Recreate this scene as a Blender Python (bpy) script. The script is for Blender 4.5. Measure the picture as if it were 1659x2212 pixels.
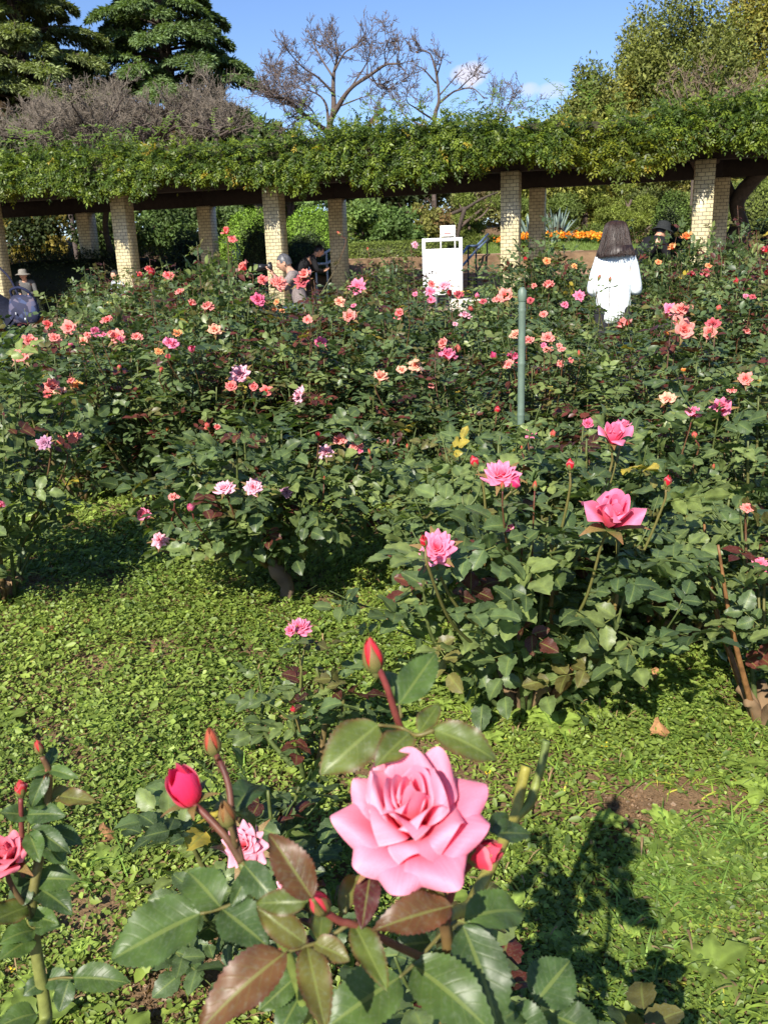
import bpy, math, random, re
import numpy as np
from mathutils import Vector, Matrix

for _o in list(bpy.data.objects):
    bpy.data.objects.remove(_o)
sc = bpy.context.scene
COL = sc.collection
rng = np.random.default_rng(11)
random.seed(11)
R = math.radians
V3 = lambda *a: np.array(a, float)

# ------------------------------------------------------------------ camera
CAM_H, PITCH, ROLL, F = 1.35, R(16.4), R(2.14), 1841.0      # F: focal length in pixels of a 1659 x 2212 picture
_f = V3(0, math.cos(PITCH), -math.sin(PITCH))
_r0 = V3(1, 0, 0)
_u0 = V3(0, math.sin(PITCH), math.cos(PITCH))
CR = _r0 * math.cos(ROLL) - _u0 * math.sin(ROLL)
CU = _u0 * math.cos(ROLL) + _r0 * math.sin(ROLL)
CAM = V3(0, 0, CAM_H)
cd = bpy.data.cameras.new('camera')
cam = bpy.data.objects.new('camera', cd)
COL.objects.link(cam)
cam.matrix_world = Matrix(((CR[0], CU[0], -_f[0], 0), (CR[1], CU[1], -_f[1], 0), (CR[2], CU[2], -_f[2], CAM_H), (0, 0, 0, 1)))
cd.sensor_fit = 'VERTICAL'
cd.sensor_height = 4.8
cd.sensor_width = 3.6
cd.lens = F / 2212 * 4.8
cd.clip_start = 0.05
cd.clip_end = 3000
cd.dof.use_dof = True
cd.dof.focus_distance = 2.4
cd.dof.aperture_fstop = 2.0
sc.camera = cam

# ------------------------------------------------------------------ light, sky, exposure
SUN_EL = R(37)
SUN = V3(-0.385 * math.cos(SUN_EL), -0.923 * math.cos(SUN_EL), math.sin(SUN_EL))
sl = bpy.data.lights.new('sun', 'SUN')
sl.energy = 4.8
sl.angle = R(0.5)
sl.color = (1.0, 0.93, 0.82)
so = bpy.data.objects.new('sun', sl)
COL.objects.link(so)
so.rotation_euler = Vector(SUN).to_track_quat('Z', 'Y').to_euler()
so.location = (-6, -12, 12)
sc.view_settings.view_transform = 'Standard'
sc.view_settings.look = 'None'
sc.view_settings.exposure = 0.95
sc.view_settings.gamma = 1.0
sc.cycles.max_bounces = 8
sc.cycles.diffuse_bounces = 4
sc.cycles.transmission_bounces = 4
sc.cycles.sample_clamp_indirect = 6.0


def ray(px, py):
    d = _f + CR * ((px - 829.5) / F) - CU * ((py - 1106) / F)
    return d


def P(px, py, depth):
    """the point seen at (px, py) of the 1659 x 2212 picture whose world Y is depth"""
    d = ray(px, py)
    return CAM + d * (depth / d[1])


def PZ(px, py, z):
    d = ray(px, py)
    return CAM + d * ((z - CAM_H) / d[2])


world = bpy.data.worlds.new('World')
sc.world = world
world.use_nodes = True
wn, wl = world.node_tree.nodes, world.node_tree.links
wn.clear()
_out = wn.new('ShaderNodeOutputWorld')
_bg = wn.new('ShaderNodeBackground')
_sky = wn.new('ShaderNodeTexSky')
_sky.sky_type = 'NISHITA'
_sky.sun_disc = False
_sky.sun_elevation = SUN_EL
_sky.sun_rotation = math.atan2(SUN[0], SUN[1])
_sky.altitude = 50
_sky.air_density = 1.0
_sky.dust_density = 0.25
_sky.ozone_density = 3.0
_bg.inputs['Strength'].default_value = 0.074
_tc = wn.new('ShaderNodeTexCoord')
_noise = wn.new('ShaderNodeTexNoise')
_noise.inputs['Scale'].default_value = 16
_noise.inputs['Detail'].default_value = 6
_noise.inputs['Roughness'].default_value = 0.6
wl.new(_tc.outputs['Generated'], _noise.inputs['Vector'])
_tint = wn.new('ShaderNodeMix')
_tint.data_type = 'RGBA'
_tint.blend_type = 'MULTIPLY'
_tint.inputs['Factor'].default_value = 1
_tint.inputs['B'].default_value = (0.90, 0.98, 1.20, 1)
wl.new(_sky.outputs['Color'], _tint.inputs['A'])
_last = _tint.outputs['Result']


def _math(op, a, b=None, clamp=False):
    n = wn.new('ShaderNodeMath')
    n.operation = op
    n.use_clamp = clamp
    for i, v in enumerate((a, b)):
        if v is None:
            continue
        if isinstance(v, (int, float)):
            n.inputs[i].default_value = v
        else:
            wl.new(v, n.inputs[i])
    return n.outputs[0]


# three small fair-weather clouds low over the trees, given by their directions in the sky
for (cpx, cpy, half_w, half_h, strength) in ((1018, 160, 40, 22, 0.75), (1141, 193, 20, 13, 0.4), (1192, 196, 30, 15, 0.35), (1290, 205, 55, 14, 0.16)):
    c = ray(cpx, cpy)
    c /= np.linalg.norm(c)
    tx = np.cross(c, V3(0, 0, 1))
    tx /= np.linalg.norm(tx)
    ty = np.cross(tx, c)
    terms = []
    for axis, hw in ((tx, half_w / F), (ty, half_h / F)):
        dp = wn.new('ShaderNodeVectorMath')
        dp.operation = 'DOT_PRODUCT'
        wl.new(_tc.outputs['Generated'], dp.inputs[0])
        dp.inputs[1].default_value = tuple(axis)
        q = _math('DIVIDE', dp.outputs['Value'], hw)
        terms.append(_math('MULTIPLY', q, q))
    fwd = wn.new('ShaderNodeVectorMath')
    fwd.operation = 'DOT_PRODUCT'
    wl.new(_tc.outputs['Generated'], fwd.inputs[0])
    fwd.inputs[1].default_value = tuple(c)
    r2 = _math('ADD', terms[0], terms[1])
    m = _math('SUBTRACT', 1.0, r2)
    nz = _math('MULTIPLY', _math('SUBTRACT', _noise.outputs['Fac'], 0.5), 3.2)
    m = _math('MULTIPLY', _math('ADD', m, nz), 1.1, True)
    m = _math('MULTIPLY', m, _math('GREATER_THAN', fwd.outputs['Value'], 0.9))
    m = _math('MULTIPLY', m, strength)
    mix = wn.new('ShaderNodeMix')
    mix.data_type = 'RGBA'
    wl.new(m, mix.inputs['Factor'])
    wl.new(_last, mix.inputs['A'])
    mix.inputs['B'].default_value = (7.6, 6.9, 7.3, 1)
    _last = mix.outputs['Result']
wl.new(_last, _bg.inputs['Color'])
wl.new(_bg.outputs['Background'], _out.inputs['Surface'])


# ------------------------------------------------------------------ terrain
def sst(a, b, x):
    t = np.clip((np.asarray(x, float) - a) / (b - a), 0, 1)
    return t * t * (3 - 2 * t)


def hgt(x, y):
    """ground height: flat bed, gently rising to the pergola plaza, steps to a terrace, a hill beyond"""
    z = 0.35 * sst(7.5, 13.5, y)
    z = z + 1.08 * sst(22.3, 23.7, y)
    z = z + 2.0 * sst(27, 60, y)
    return z


# ------------------------------------------------------------------ mesh helpers
class MB:
    """collects vertices, faces and vertex colours; build() links them as ONE mesh object"""

    def __init__(self):
        self.v, self.c, self.f, self.a, self.n = [], [], [], [], 0

    def add(self, v, faces, col=(0.5, 0.5, 0.5), aux=None):
        v = np.asarray(v, float).reshape(-1, 3)
        c = np.asarray(col, float)
        if c.ndim == 1:
            c = np.tile(c[:3], (len(v), 1))
        self.v.append(v)
        self.c.append(c)
        self.a.append(np.zeros((len(v), 3)) if aux is None else np.asarray(aux, float))
        if isinstance(faces, np.ndarray):
            groups = [faces]
        else:
            by = {}
            for f in faces:
                by.setdefault(len(f), []).append(f)
            groups = [np.array(g) for g in by.values()]
        for g in groups:
            if len(g):
                self.f.append(g + self.n)
        self.n += len(v)

    def inst(self, tv, tf, M, T, cols, shade=None, aux=None):
        """copies of a template: M (n,3,3), T (n,3), cols (n,3)"""
        n, k = len(T), len(tv)
        if n == 0:
            return
        v = np.einsum('nij,kj->nki', M, tv) + T[:, None, :]
        c = np.repeat(np.asarray(cols)[:, None, :], k, axis=1)
        if shade is not None:
            c = c * shade[None, :, None] if shade.ndim == 1 else c * shade[None]
        off = (np.arange(n) * k)[:, None, None]
        self.v.append(v.reshape(-1, 3))
        self.c.append(c.reshape(-1, 3))
        self.a.append(np.zeros((n * k, 3)) if aux is None else np.tile(aux, (n, 1)))
        for g in tf:
            self.f.append((g[None] + off).reshape(-1, g.shape[1]) + self.n)
        self.n += n * k

    def mesh(self, name, smooth=False):
        me = bpy.data.meshes.new(name)
        v = np.concatenate(self.v)
        me.vertices.add(len(v))
        me.vertices.foreach_set('co', v.astype(np.float32).ravel())
        loops = np.concatenate([g.ravel() for g in self.f])
        counts = np.concatenate([np.full(len(g), g.shape[1]) for g in self.f])
        me.loops.add(len(loops))
        me.loops.foreach_set('vertex_index', loops.astype(np.int32))
        me.polygons.add(len(counts))
        me.polygons.foreach_set('loop_start', np.concatenate([[0], np.cumsum(counts)[:-1]]).astype(np.int32))
        if smooth:
            me.polygons.foreach_set('use_smooth', np.ones(len(counts), bool))
        me.update(calc_edges=True)
        ca = me.color_attributes.new('Col', 'FLOAT_COLOR', 'POINT')
        c = np.concatenate(self.c)
        ca.data.foreach_set('color', np.concatenate([c, np.ones((len(c), 1))], 1).astype(np.float32).ravel())
        a = np.concatenate(self.a)
        if a.any():
            cb = me.color_attributes.new('Blade', 'FLOAT_COLOR', 'POINT')
            cb.data.foreach_set('color', np.concatenate([a, np.ones((len(a), 1))], 1).astype(np.float32).ravel())
        return me

    def build(self, name, mat, parent=None, smooth=False):
        me = self.mesh(name, smooth)
        me.materials.append(mat)
        return link(name, me, parent)


def link(name, me, parent=None):
    o = bpy.data.objects.new(name, me)
    COL.objects.link(o)
    if parent is not None:
        o.parent = parent
    return o


def thing(name, label, cat, loc=(0, 0, 0), group=None, rz=0.0):
    o = bpy.data.objects.new(name, None)
    o.empty_display_size = 0.1
    COL.objects.link(o)
    o.location = tuple(float(q) for q in loc)
    o.rotation_euler = (0, 0, rz)
    tag(o, label, cat, group)
    return o


def tag(o, label=None, cat=None, group=None, kind=None):
    if label:
        o['label'] = label
    if cat:
        o['category'] = cat
    if group:
        o['group'] = group
    if kind:
        o['kind'] = kind
    return o


def nrm(a):
    a = np.asarray(a, float)
    return a / np.maximum(np.linalg.norm(a, axis=-1, keepdims=True), 1e-9)


def frames(d, n, s=1.0, sx=None):
    """rotation-scale matrices whose y column runs along d and whose z column leans to n"""
    y = nrm(d)
    z = n - y * np.sum(n * y, -1, keepdims=True)
    bad = np.linalg.norm(z, axis=-1) < 1e-4
    if np.any(bad):
        z[bad] = np.cross(y[bad], V3(1, 0.3, 0.2))
    z = nrm(z)
    x = np.cross(y, z)
    s = np.broadcast_to(np.asarray(s, float), (len(y),))[:, None]
    sx = s if sx is None else np.broadcast_to(np.asarray(sx, float), (len(y),))[:, None]
    return np.stack([x * sx, y * s, z * s], axis=-1)


def tube(mb, pts, radii, sides=6, col=(0.1, 0.1, 0.1), cap=True):
    pts = np.asarray(pts, float)
    n = len(pts)
    radii = np.broadcast_to(np.asarray(radii, float), (n,))
    t = np.gradient(pts, axis=0)
    t = nrm(t)
    ref = V3(0, 0, 1) if abs(t[0][2]) < 0.9 else V3(1, 0, 0)
    a = nrm(np.cross(t[0], ref))
    ang = np.linspace(0, 2 * np.pi, sides, endpoint=False)
    vs = []
    for i in range(n):
        a = nrm(a - t[i] * np.dot(a, t[i]))
        b = np.cross(t[i], a)
        vs.append(pts[i] + radii[i] * (np.cos(ang)[:, None] * a + np.sin(ang)[:, None] * b))
    v = np.concatenate(vs)
    i = np.arange(sides)
    j = (i + 1) % sides
    fs = np.concatenate([np.stack([k * sides + i, k * sides + j, (k + 1) * sides + j, (k + 1) * sides + i], 1) for k in range(n - 1)])
    c = np.asarray(col, float)
    if c.ndim == 2:
        c = np.repeat(c, sides, axis=0)
    mb.add(v, fs, c)
    if cap:
        mb.f.append(np.array([[(n - 1) * sides + q for q in range(sides)]]) + mb.n - len(v))
        mb.f.append(np.array([[q for q in range(sides - 1, -1, -1)]]) + mb.n - len(v))


def bez(pts, n=8):
    """smooth Catmull-Rom curve through the points"""
    p = np.asarray(pts, float)
    p = np.concatenate([[2 * p[0] - p[1]], p, [2 * p[-1] - p[-2]]])
    out = []
    for i in range(1, len(p) - 2):
        for t in np.linspace(0, 1, n, endpoint=False):
            a, b, c, d = p[i - 1], p[i], p[i + 1], p[i + 2]
            out.append(0.5 * ((2 * b) + (c - a) * t + (2 * a - 5 * b + 4 * c - d) * t * t + (3 * b - 3 * c + d - a) * t ** 3))
    out.append(p[-2])
    return np.array(out)


def box(mb, lo, hi, col=(0.5, 0.5, 0.5), M=None, T=None, bev=0.0):
    (x0, y0, z0), (x1, y1, z1) = lo, hi
    if bev <= 0:
        v = np.array([[x, y, z] for z in (z0, z1) for y in (y0, y1) for x in (x0, x1)], float)
        f = [(0, 2, 3, 1), (4, 5, 7, 6), (0, 1, 5, 4), (2, 6, 7, 3), (0, 4, 6, 2), (1, 3, 7, 5)]
    else:
        b = bev
        ring = [(x0 + b, y0), (x1 - b, y0), (x1, y0 + b), (x1, y1 - b), (x1 - b, y1), (x0 + b, y1), (x0, y1 - b), (x0, y0 + b)]
        ins = [(x0 + b, y0 + b), (x1 - b, y0 + b), (x1 - b, y0 + b), (x1 - b, y1 - b), (x1 - b, y1 - b), (x0 + b, y1 - b), (x0 + b, y1 - b), (x0 + b, y0 + b)]
        v = [(x, y, z0) for x, y in ins] + [(x, y, z0 + b) for x, y in ring] + [(x, y, z1 - b) for x, y in ring] + [(x, y, z1) for x, y in ins]
        v = np.array(v, float)
        f = []
        for L in range(3):
            for i in range(8):
                j = (i + 1) % 8
                f.append((L * 8 + i, L * 8 + j, (L + 1) * 8 + j, (L + 1) * 8 + i))
        f.append((24, 25, 27, 29))
        f.append((0, 6, 4, 2))
        # corner triangles collapse onto the inset points
    if M is not None:
        v = v @ np.asarray(M).T
    if T is not None:
        v = v + np.asarray(T)
    mb.add(v, f, col)


def rotz(a):
    c, s = math.cos(a), math.sin(a)
    return np.array([[c, -s, 0], [s, c, 0], [0, 0, 1.0]])


def noise3(p, seed=0, octaves=3):
    """cheap smooth noise in about -1..1"""
    p = np.asarray(p, float)
    r = np.random.default_rng(seed)
    out = np.zeros(p.shape[:-1])
    amp, tot = 1.0, 0
    for o in range(octaves):
        for _ in range(3):
            k = r.normal(size=3) * (1.6 ** o) * 1.3
            out += amp * np.sin(p @ k + r.uniform(0, 6.28))
        tot += amp * 1.8
        amp *= 0.6
    return out / tot


# ------------------------------------------------------------------ materials
def mat(name):
    m = bpy.data.materials.new(name)
    m.use_nodes = True
    nt = m.node_tree
    b = nt.nodes['Principled BSDF']
    return m, nt, b


def node(nt, kind, **kw):
    n = nt.nodes.new(kind)
    for k, v in kw.items():
        setattr(n, k, v)
    return n


def plain(name, col, rough=0.6, metal=0.0, noise=0.0, scale=20.0, bump=0.0, spec=0.5):
    m, nt, b = mat(name)
    b.inputs['Roughness'].default_value = rough
    b.inputs['Metallic'].default_value = metal
    b.inputs['Specular IOR Level'].default_value = spec
    b.inputs['Base Color'].default_value = (*col, 1)
    if noise or bump:
        tc = node(nt, 'ShaderNodeTexCoord')
        nz = node(nt, 'ShaderNodeTexNoise')
        nz.inputs['Scale'].default_value = scale
        nz.inputs['Detail'].default_value = 5
        nt.links.new(tc.outputs['Object'], nz.inputs['Vector'])
        if noise:
            rp = node(nt, 'ShaderNodeMapRange')
            rp.inputs['To Min'].default_value = 1 - noise
            rp.inputs['To Max'].default_value = 1 + noise
            nt.links.new(nz.outputs['Fac'], rp.inputs['Value'])
            mx = node(nt, 'ShaderNodeMix', data_type='RGBA', blend_type='MULTIPLY')
            mx.inputs['Factor'].default_value = 1
            mx.inputs['A'].default_value = (*col, 1)
            nt.links.new(rp.outputs['Result'], mx.inputs['B'])
            nt.links.new(mx.outputs['Result'], b.inputs['Base Color'])
        if bump:
            bp = node(nt, 'ShaderNodeBump')
            bp.inputs['Strength'].default_value = bump
            bp.inputs['Distance'].default_value = 0.01
            nt.links.new(nz.outputs['Fac'], bp.inputs['Height'])
            nt.links.new(bp.outputs['Normal'], b.inputs['Normal'])
    return m


def leafmat(name, rough=0.45, spec=0.5, trans=0.3, tint=(1.5, 1.6, 0.5), dusty=0.0, scale=60.0, veins=False):
    """vertex colour leaf: glossy front, light shining through; fine mottling and a dry dusty film"""
    m, nt, b = mat(name)
    at = node(nt, 'ShaderNodeAttribute', attribute_name='Col')
    tc = node(nt, 'ShaderNodeTexCoord')
    nz = node(nt, 'ShaderNodeTexNoise')
    nz.inputs['Scale'].default_value = scale
    nz.inputs['Detail'].default_value = 4
    nt.links.new(tc.outputs['Object'], nz.inputs['Vector'])
    rp = node(nt, 'ShaderNodeMapRange')
    rp.inputs['From Min'].default_value = 0.3
    rp.inputs['From Max'].default_value = 0.7
    rp.inputs['To Min'].default_value = 0.75
    rp.inputs['To Max'].default_value = 1.25
    nt.links.new(nz.outputs['Fac'], rp.inputs['Value'])
    mx = node(nt, 'ShaderNodeMix', data_type='RGBA', blend_type='MULTIPLY')
    mx.inputs['Factor'].default_value = 1
    nt.links.new(at.outputs['Color'], mx.inputs['A'])
    nt.links.new(rp.outputs['Result'], mx.inputs['B'])
    col = mx.outputs['Result']
    if dusty:
        n2 = node(nt, 'ShaderNodeTexNoise')
        n2.inputs['Scale'].default_value = scale * 6
        n2.inputs['Detail'].default_value = 3
        nt.links.new(tc.outputs['Object'], n2.inputs['Vector'])
        r2 = node(nt, 'ShaderNodeMapRange')
        r2.inputs['From Min'].default_value = 0.5
        r2.inputs['From Max'].default_value = 0.75
        r2.inputs['To Max'].default_value = dusty
        nt.links.new(n2.outputs['Fac'], r2.inputs['Value'])
        m2 = node(nt, 'ShaderNodeMix', data_type='RGBA')
        nt.links.new(r2.outputs['Result'], m2.inputs['Factor'])
        nt.links.new(col, m2.inputs['A'])
        m2.inputs['B'].default_value = (0.22, 0.26, 0.2, 1)
        col = m2.outputs['Result']
    if veins:
        # Blade: red runs base to tip, green from the midrib to the rim; side veins slant forward
        bl = node(nt, 'ShaderNodeAttribute', attribute_name='Blade')
        sp = node(nt, 'ShaderNodeSeparateColor')
        nt.links.new(bl.outputs['Color'], sp.inputs['Color'])

        def mth(op, a, b_=None, c_=None):
            n = node(nt, 'ShaderNodeMath', operation=op)
            for i, v in enumerate((a, b_, c_)):
                if v is None:
                    continue
                if isinstance(v, (int, float)):
                    n.inputs[i].default_value = v
                else:
                    nt.links.new(v, n.inputs[i])
            return n.outputs[0]
        ph = mth('SUBTRACT', mth('MULTIPLY', sp.outputs['Red'], 8.0), mth('MULTIPLY', sp.outputs['Green'], 2.0))
        saw = mth('ABSOLUTE', mth('SUBTRACT', mth('FRACT', ph), 0.5))
        vein = mth('MULTIPLY', mth('SUBTRACT', saw, 0.36), 7.0)
        vein = mth('MAXIMUM', mth('MINIMUM', vein, 1.0), 0.0)
        vein = mth('MULTIPLY', vein, mth('SUBTRACT', 1.0, mth('MULTIPLY', sp.outputs['Green'], 0.8)))
        midr = mth('LESS_THAN', sp.outputs['Green'], 0.075)
        vv = mth('MAXIMUM', mth('MULTIPLY', vein, 0.16), mth('MULTIPLY', midr, 0.45))
        mv_ = node(nt, 'ShaderNodeMix', data_type='RGBA')
        nt.links.new(vv, mv_.inputs['Factor'])
        nt.links.new(col, mv_.inputs['A'])
        mv_.inputs['B'].default_value = (0.22, 0.27, 0.07, 1)
        col = mv_.outputs['Result']
        bp = node(nt, 'ShaderNodeBump')
        bp.inputs['Strength'].default_value = 0.55
        bp.inputs['Distance'].default_value = 0.0015
        bp.invert = True
        nt.links.new(mth('ADD', vv, mth('MULTIPLY', nz.outputs['Fac'], 0.35)), bp.inputs['Height'])
        nt.links.new(bp.outputs['Normal'], b.inputs['Normal'])
    nt.links.new(col, b.inputs['Base Color'])
    b.inputs['Roughness'].default_value = rough
    b.inputs['Specular IOR Level'].default_value = spec
    tr = node(nt, 'ShaderNodeBsdfTranslucent')
    t3 = node(nt, 'ShaderNodeMix', data_type='RGBA', blend_type='MULTIPLY')
    t3.inputs['Factor'].default_value = 1
    nt.links.new(col, t3.inputs['A'])
    t3.inputs['B'].default_value = (*tint, 1)
    nt.links.new(t3.outputs['Result'], tr.inputs['Color'])
    ms = node(nt, 'ShaderNodeMixShader')
    ms.inputs['Fac'].default_value = trans
    nt.links.new(b.outputs['BSDF'], ms.inputs[1])
    nt.links.new(tr.outputs['BSDF'], ms.inputs[2])
    nt.links.new(ms.outputs['Shader'], nt.nodes['Material Output'].inputs['Surface'])
    return m


def petalmat():
    """petal: the object's own colour at the rim, Col (red = how far from the base) warms it towards the heart"""
    m, nt, b = mat('petal')
    at = node(nt, 'ShaderNodeAttribute', attribute_name='Col')
    oi = node(nt, 'ShaderNodeObjectInfo')
    sep = node(nt, 'ShaderNodeSeparateColor')
    nt.links.new(at.outputs['Color'], sep.inputs['Color'])
    heart = node(nt, 'ShaderNodeMix', data_type='RGBA', blend_type='MULTIPLY')
    heart.inputs['Factor'].default_value = 1
    nt.links.new(oi.outputs['Color'], heart.inputs['A'])
    heart.inputs['B'].default_value = (1.0, 0.24, 0.32, 1)  # petal's own deeper base tone, with crevice shade painted in
    mx = node(nt, 'ShaderNodeMix', data_type='RGBA')
    nt.links.new(sep.outputs['Red'], mx.inputs['Factor'])
    nt.links.new(heart.outputs['Result'], mx.inputs['A'])
    nt.links.new(oi.outputs['Color'], mx.inputs['B'])
    # pale backs and rims (green channel)
    pale = node(nt, 'ShaderNodeMix', data_type='RGBA')
    nt.links.new(sep.outputs['Green'], pale.inputs['Factor'])
    nt.links.new(mx.outputs['Result'], pale.inputs['A'])
    soft = node(nt, 'ShaderNodeMix', data_type='RGBA')
    soft.inputs['Factor'].default_value = 0.50
    nt.links.new(oi.outputs['Color'], soft.inputs['A'])
    soft.inputs['B'].default_value = (0.97, 0.82, 0.87, 1)
    nt.links.new(soft.outputs['Result'], pale.inputs['B'])
    tc = node(nt, 'ShaderNodeTexCoord')
    nz = node(nt, 'ShaderNodeTexNoise')
    nz.inputs['Scale'].default_value = 90
    nz.inputs['Detail'].default_value = 4
    nt.links.new(tc.outputs['Object'], nz.inputs['Vector'])
    rp = node(nt, 'ShaderNodeMapRange')
    rp.inputs['From Min'].default_value = 0.3
    rp.inputs['From Max'].default_value = 0.7
    rp.inputs['To Min'].default_value = 0.92
    rp.inputs['To Max'].default_value = 1.06
    nt.links.new(nz.outputs['Fac'], rp.inputs['Value'])
    mm = node(nt, 'ShaderNodeMix', data_type='RGBA', blend_type='MULTIPLY')
    mm.inputs['Factor'].default_value = 1
    nt.links.new(pale.outputs['Result'], mm.inputs['A'])
    nt.links.new(rp.outputs['Result'], mm.inputs['B'])
    # small weather specks
    n2 = node(nt, 'ShaderNodeTexNoise')
    n2.inputs['Scale'].default_value = 260
    n2.inputs['Detail'].default_value = 1
    nt.links.new(tc.outputs['Object'], n2.inputs['Vector'])
    r2 = node(nt, 'ShaderNodeMapRange')
    r2.inputs['From Min'].default_value = 0.70
    r2.inputs['From Max'].default_value = 0.76
    nt.links.new(n2.outputs['Fac'], r2.inputs['Value'])
    sp = node(nt, 'ShaderNodeMix', data_type='RGBA')
    nt.links.new(r2.outputs['Result'], sp.inputs['Factor'])
    nt.links.new(mm.outputs['Result'], sp.inputs['A'])
    sp.inputs['B'].default_value = (0.5, 0.08, 0.12, 1)
    # fine veins fan out from the petal's base (Blade: red base to tip, green across)
    bl = node(nt, 'ShaderNodeAttribute', attribute_name='Blade')
    mp = node(nt, 'ShaderNodeMapping')
    mp.inputs['Scale'].default_value = (2.5, 26.0, 9.0)
    nt.links.new(bl.outputs['Color'], mp.inputs['Vector'])
    n3 = node(nt, 'ShaderNodeTexNoise')
    n3.inputs['Scale'].default_value = 1.0
    n3.inputs['Detail'].default_value = 4
    nt.links.new(mp.outputs['Vector'], n3.inputs['Vector'])
    r3 = node(nt, 'ShaderNodeMapRange')
    r3.inputs['From Min'].default_value = 0.3
    r3.inputs['From Max'].default_value = 0.7
    r3.inputs['To Min'].default_value = 0.94
    r3.inputs['To Max'].default_value = 1.04
    nt.links.new(n3.outputs['Fac'], r3.inputs['Value'])
    m4 = node(nt, 'ShaderNodeMix', data_type='RGBA', blend_type='MULTIPLY')
    m4.inputs['Factor'].default_value = 1
    nt.links.new(sp.outputs['Result'], m4.inputs['A'])
    nt.links.new(r3.outputs['Result'], m4.inputs['B'])
    bp = node(nt, 'ShaderNodeBump')
    bp.inputs['Strength'].default_value = 0.2
    bp.inputs['Distance'].default_value = 0.003
    nt.links.new(n3.outputs['Fac'], bp.inputs['Height'])
    nt.links.new(bp.outputs['Normal'], b.inputs['Normal'])
    col = m4.outputs['Result']
    nt.links.new(col, b.inputs['Base Color'])
    b.inputs['Roughness'].default_value = 0.55
    b.inputs['Specular IOR Level'].default_value = 0.3
    b.inputs['Sheen Weight'].default_value = 0.1
    tr = node(nt, 'ShaderNodeBsdfTranslucent')
    nt.links.new(col, tr.inputs['Color'])
    ms = node(nt, 'ShaderNodeMixShader')
    ms.inputs['Fac'].default_value = 0.32
    nt.links.new(b.outputs['BSDF'], ms.inputs[1])
    nt.links.new(tr.outputs['BSDF'], ms.inputs[2])
    nt.links.new(ms.outputs['Shader'], nt.nodes['Material Output'].inputs['Surface'])
    return m


def brickmat(name, c1, c2, mortar, bw, rh, ms=0.012, rough=0.6):
    m, nt, b = mat(name)
    uv = node(nt, 'ShaderNodeUVMap')
    br = node(nt, 'ShaderNodeTexBrick')
    br.offset = 0.5
    br.inputs['Color1'].default_value = (*c1, 1)
    br.inputs['Color2'].default_value = (*c2, 1)
    br.inputs['Mortar'].default_value = (*mortar, 1)
    br.inputs['Scale'].default_value = 1.0
    br.inputs['Mortar Size'].default_value = ms
    br.inputs['Mortar Smooth'].default_value = 0.2
    br.inputs['Brick Width'].default_value = bw
    br.inputs['Row Height'].default_value = rh
    nt.links.new(uv.outputs['UV'], br.inputs['Vector'])
    nz = node(nt, 'ShaderNodeTexNoise')
    nz.inputs['Scale'].default_value = 3.0
    nz.inputs['Detail'].default_value = 6
    nt.links.new(uv.outputs['UV'], nz.inputs['Vector'])
    rp = node(nt, 'ShaderNodeMapRange')
    rp.inputs['From Min'].default_value = 0.25
    rp.inputs['From Max'].default_value = 0.75
    rp.inputs['To Min'].default_value = 0.6
    rp.inputs['To Max'].default_value = 1.15
    nt.links.new(nz.outputs['Fac'], rp.inputs['Value'])
    mx = node(nt, 'ShaderNodeMix', data_type='RGBA', blend_type='MULTIPLY')
    mx.inputs['Factor'].default_value = 1
    nt.links.new(br.outputs['Color'], mx.inputs['A'])
    nt.links.new(rp.outputs['Result'], mx.inputs['B'])
    nt.links.new(mx.outputs['Result'], b.inputs['Base Color'])
    bp = node(nt, 'ShaderNodeBump')
    bp.inputs['Strength'].default_value = 0.6
    bp.inputs['Distance'].default_value = 0.006
    bp.invert = True
    nt.links.new(br.outputs['Fac'], bp.inputs['Height'])
    nt.links.new(bp.outputs['Normal'], b.inputs['Normal'])
    b.inputs['Roughness'].default_value = rough
    return m


def box_uv(me):
    """UVs in metres: horizontal run and height on walls, x and y on level faces"""
    uv = me.uv_layers.new(name='UVMap')
    co = np.array([v.co for v in me.vertices])
    for p in me.polygons:
        n = p.normal
        for li in p.loop_indices:
            c = co[me.loops[li].vertex_index]
            if abs(n.z) > 0.7:
                uv.data[li].uv = (c[0], c[1])
            else:
                uv.data[li].uv = (-c[0] * n.y + c[1] * n.x, c[2])


M_rose = leafmat('rose_leaf', rough=0.40, spec=0.42, trans=0.25, tint=(1.7, 1.9, 0.5), dusty=0.2, scale=25)
M_near = leafmat('rose_leaf_close', rough=0.42, spec=0.40, trans=0.28, tint=(1.7, 1.9, 0.5), dusty=0.22, scale=55, veins=True)
M_cover = leafmat('ground_cover_leaf', rough=0.5, spec=0.4, trans=0.3, tint=(1.4, 1.5, 0.4), scale=30)
M_vine = leafmat('vine_leaf', rough=0.45, spec=0.4, trans=0.35, tint=(1.5, 1.5, 0.4), scale=8)
M_tree = leafmat('tree_leaf', rough=0.6, spec=0.25, trans=0.25, tint=(1.3, 1.4, 0.5), scale=3)
M_petal = petalmat()


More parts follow.
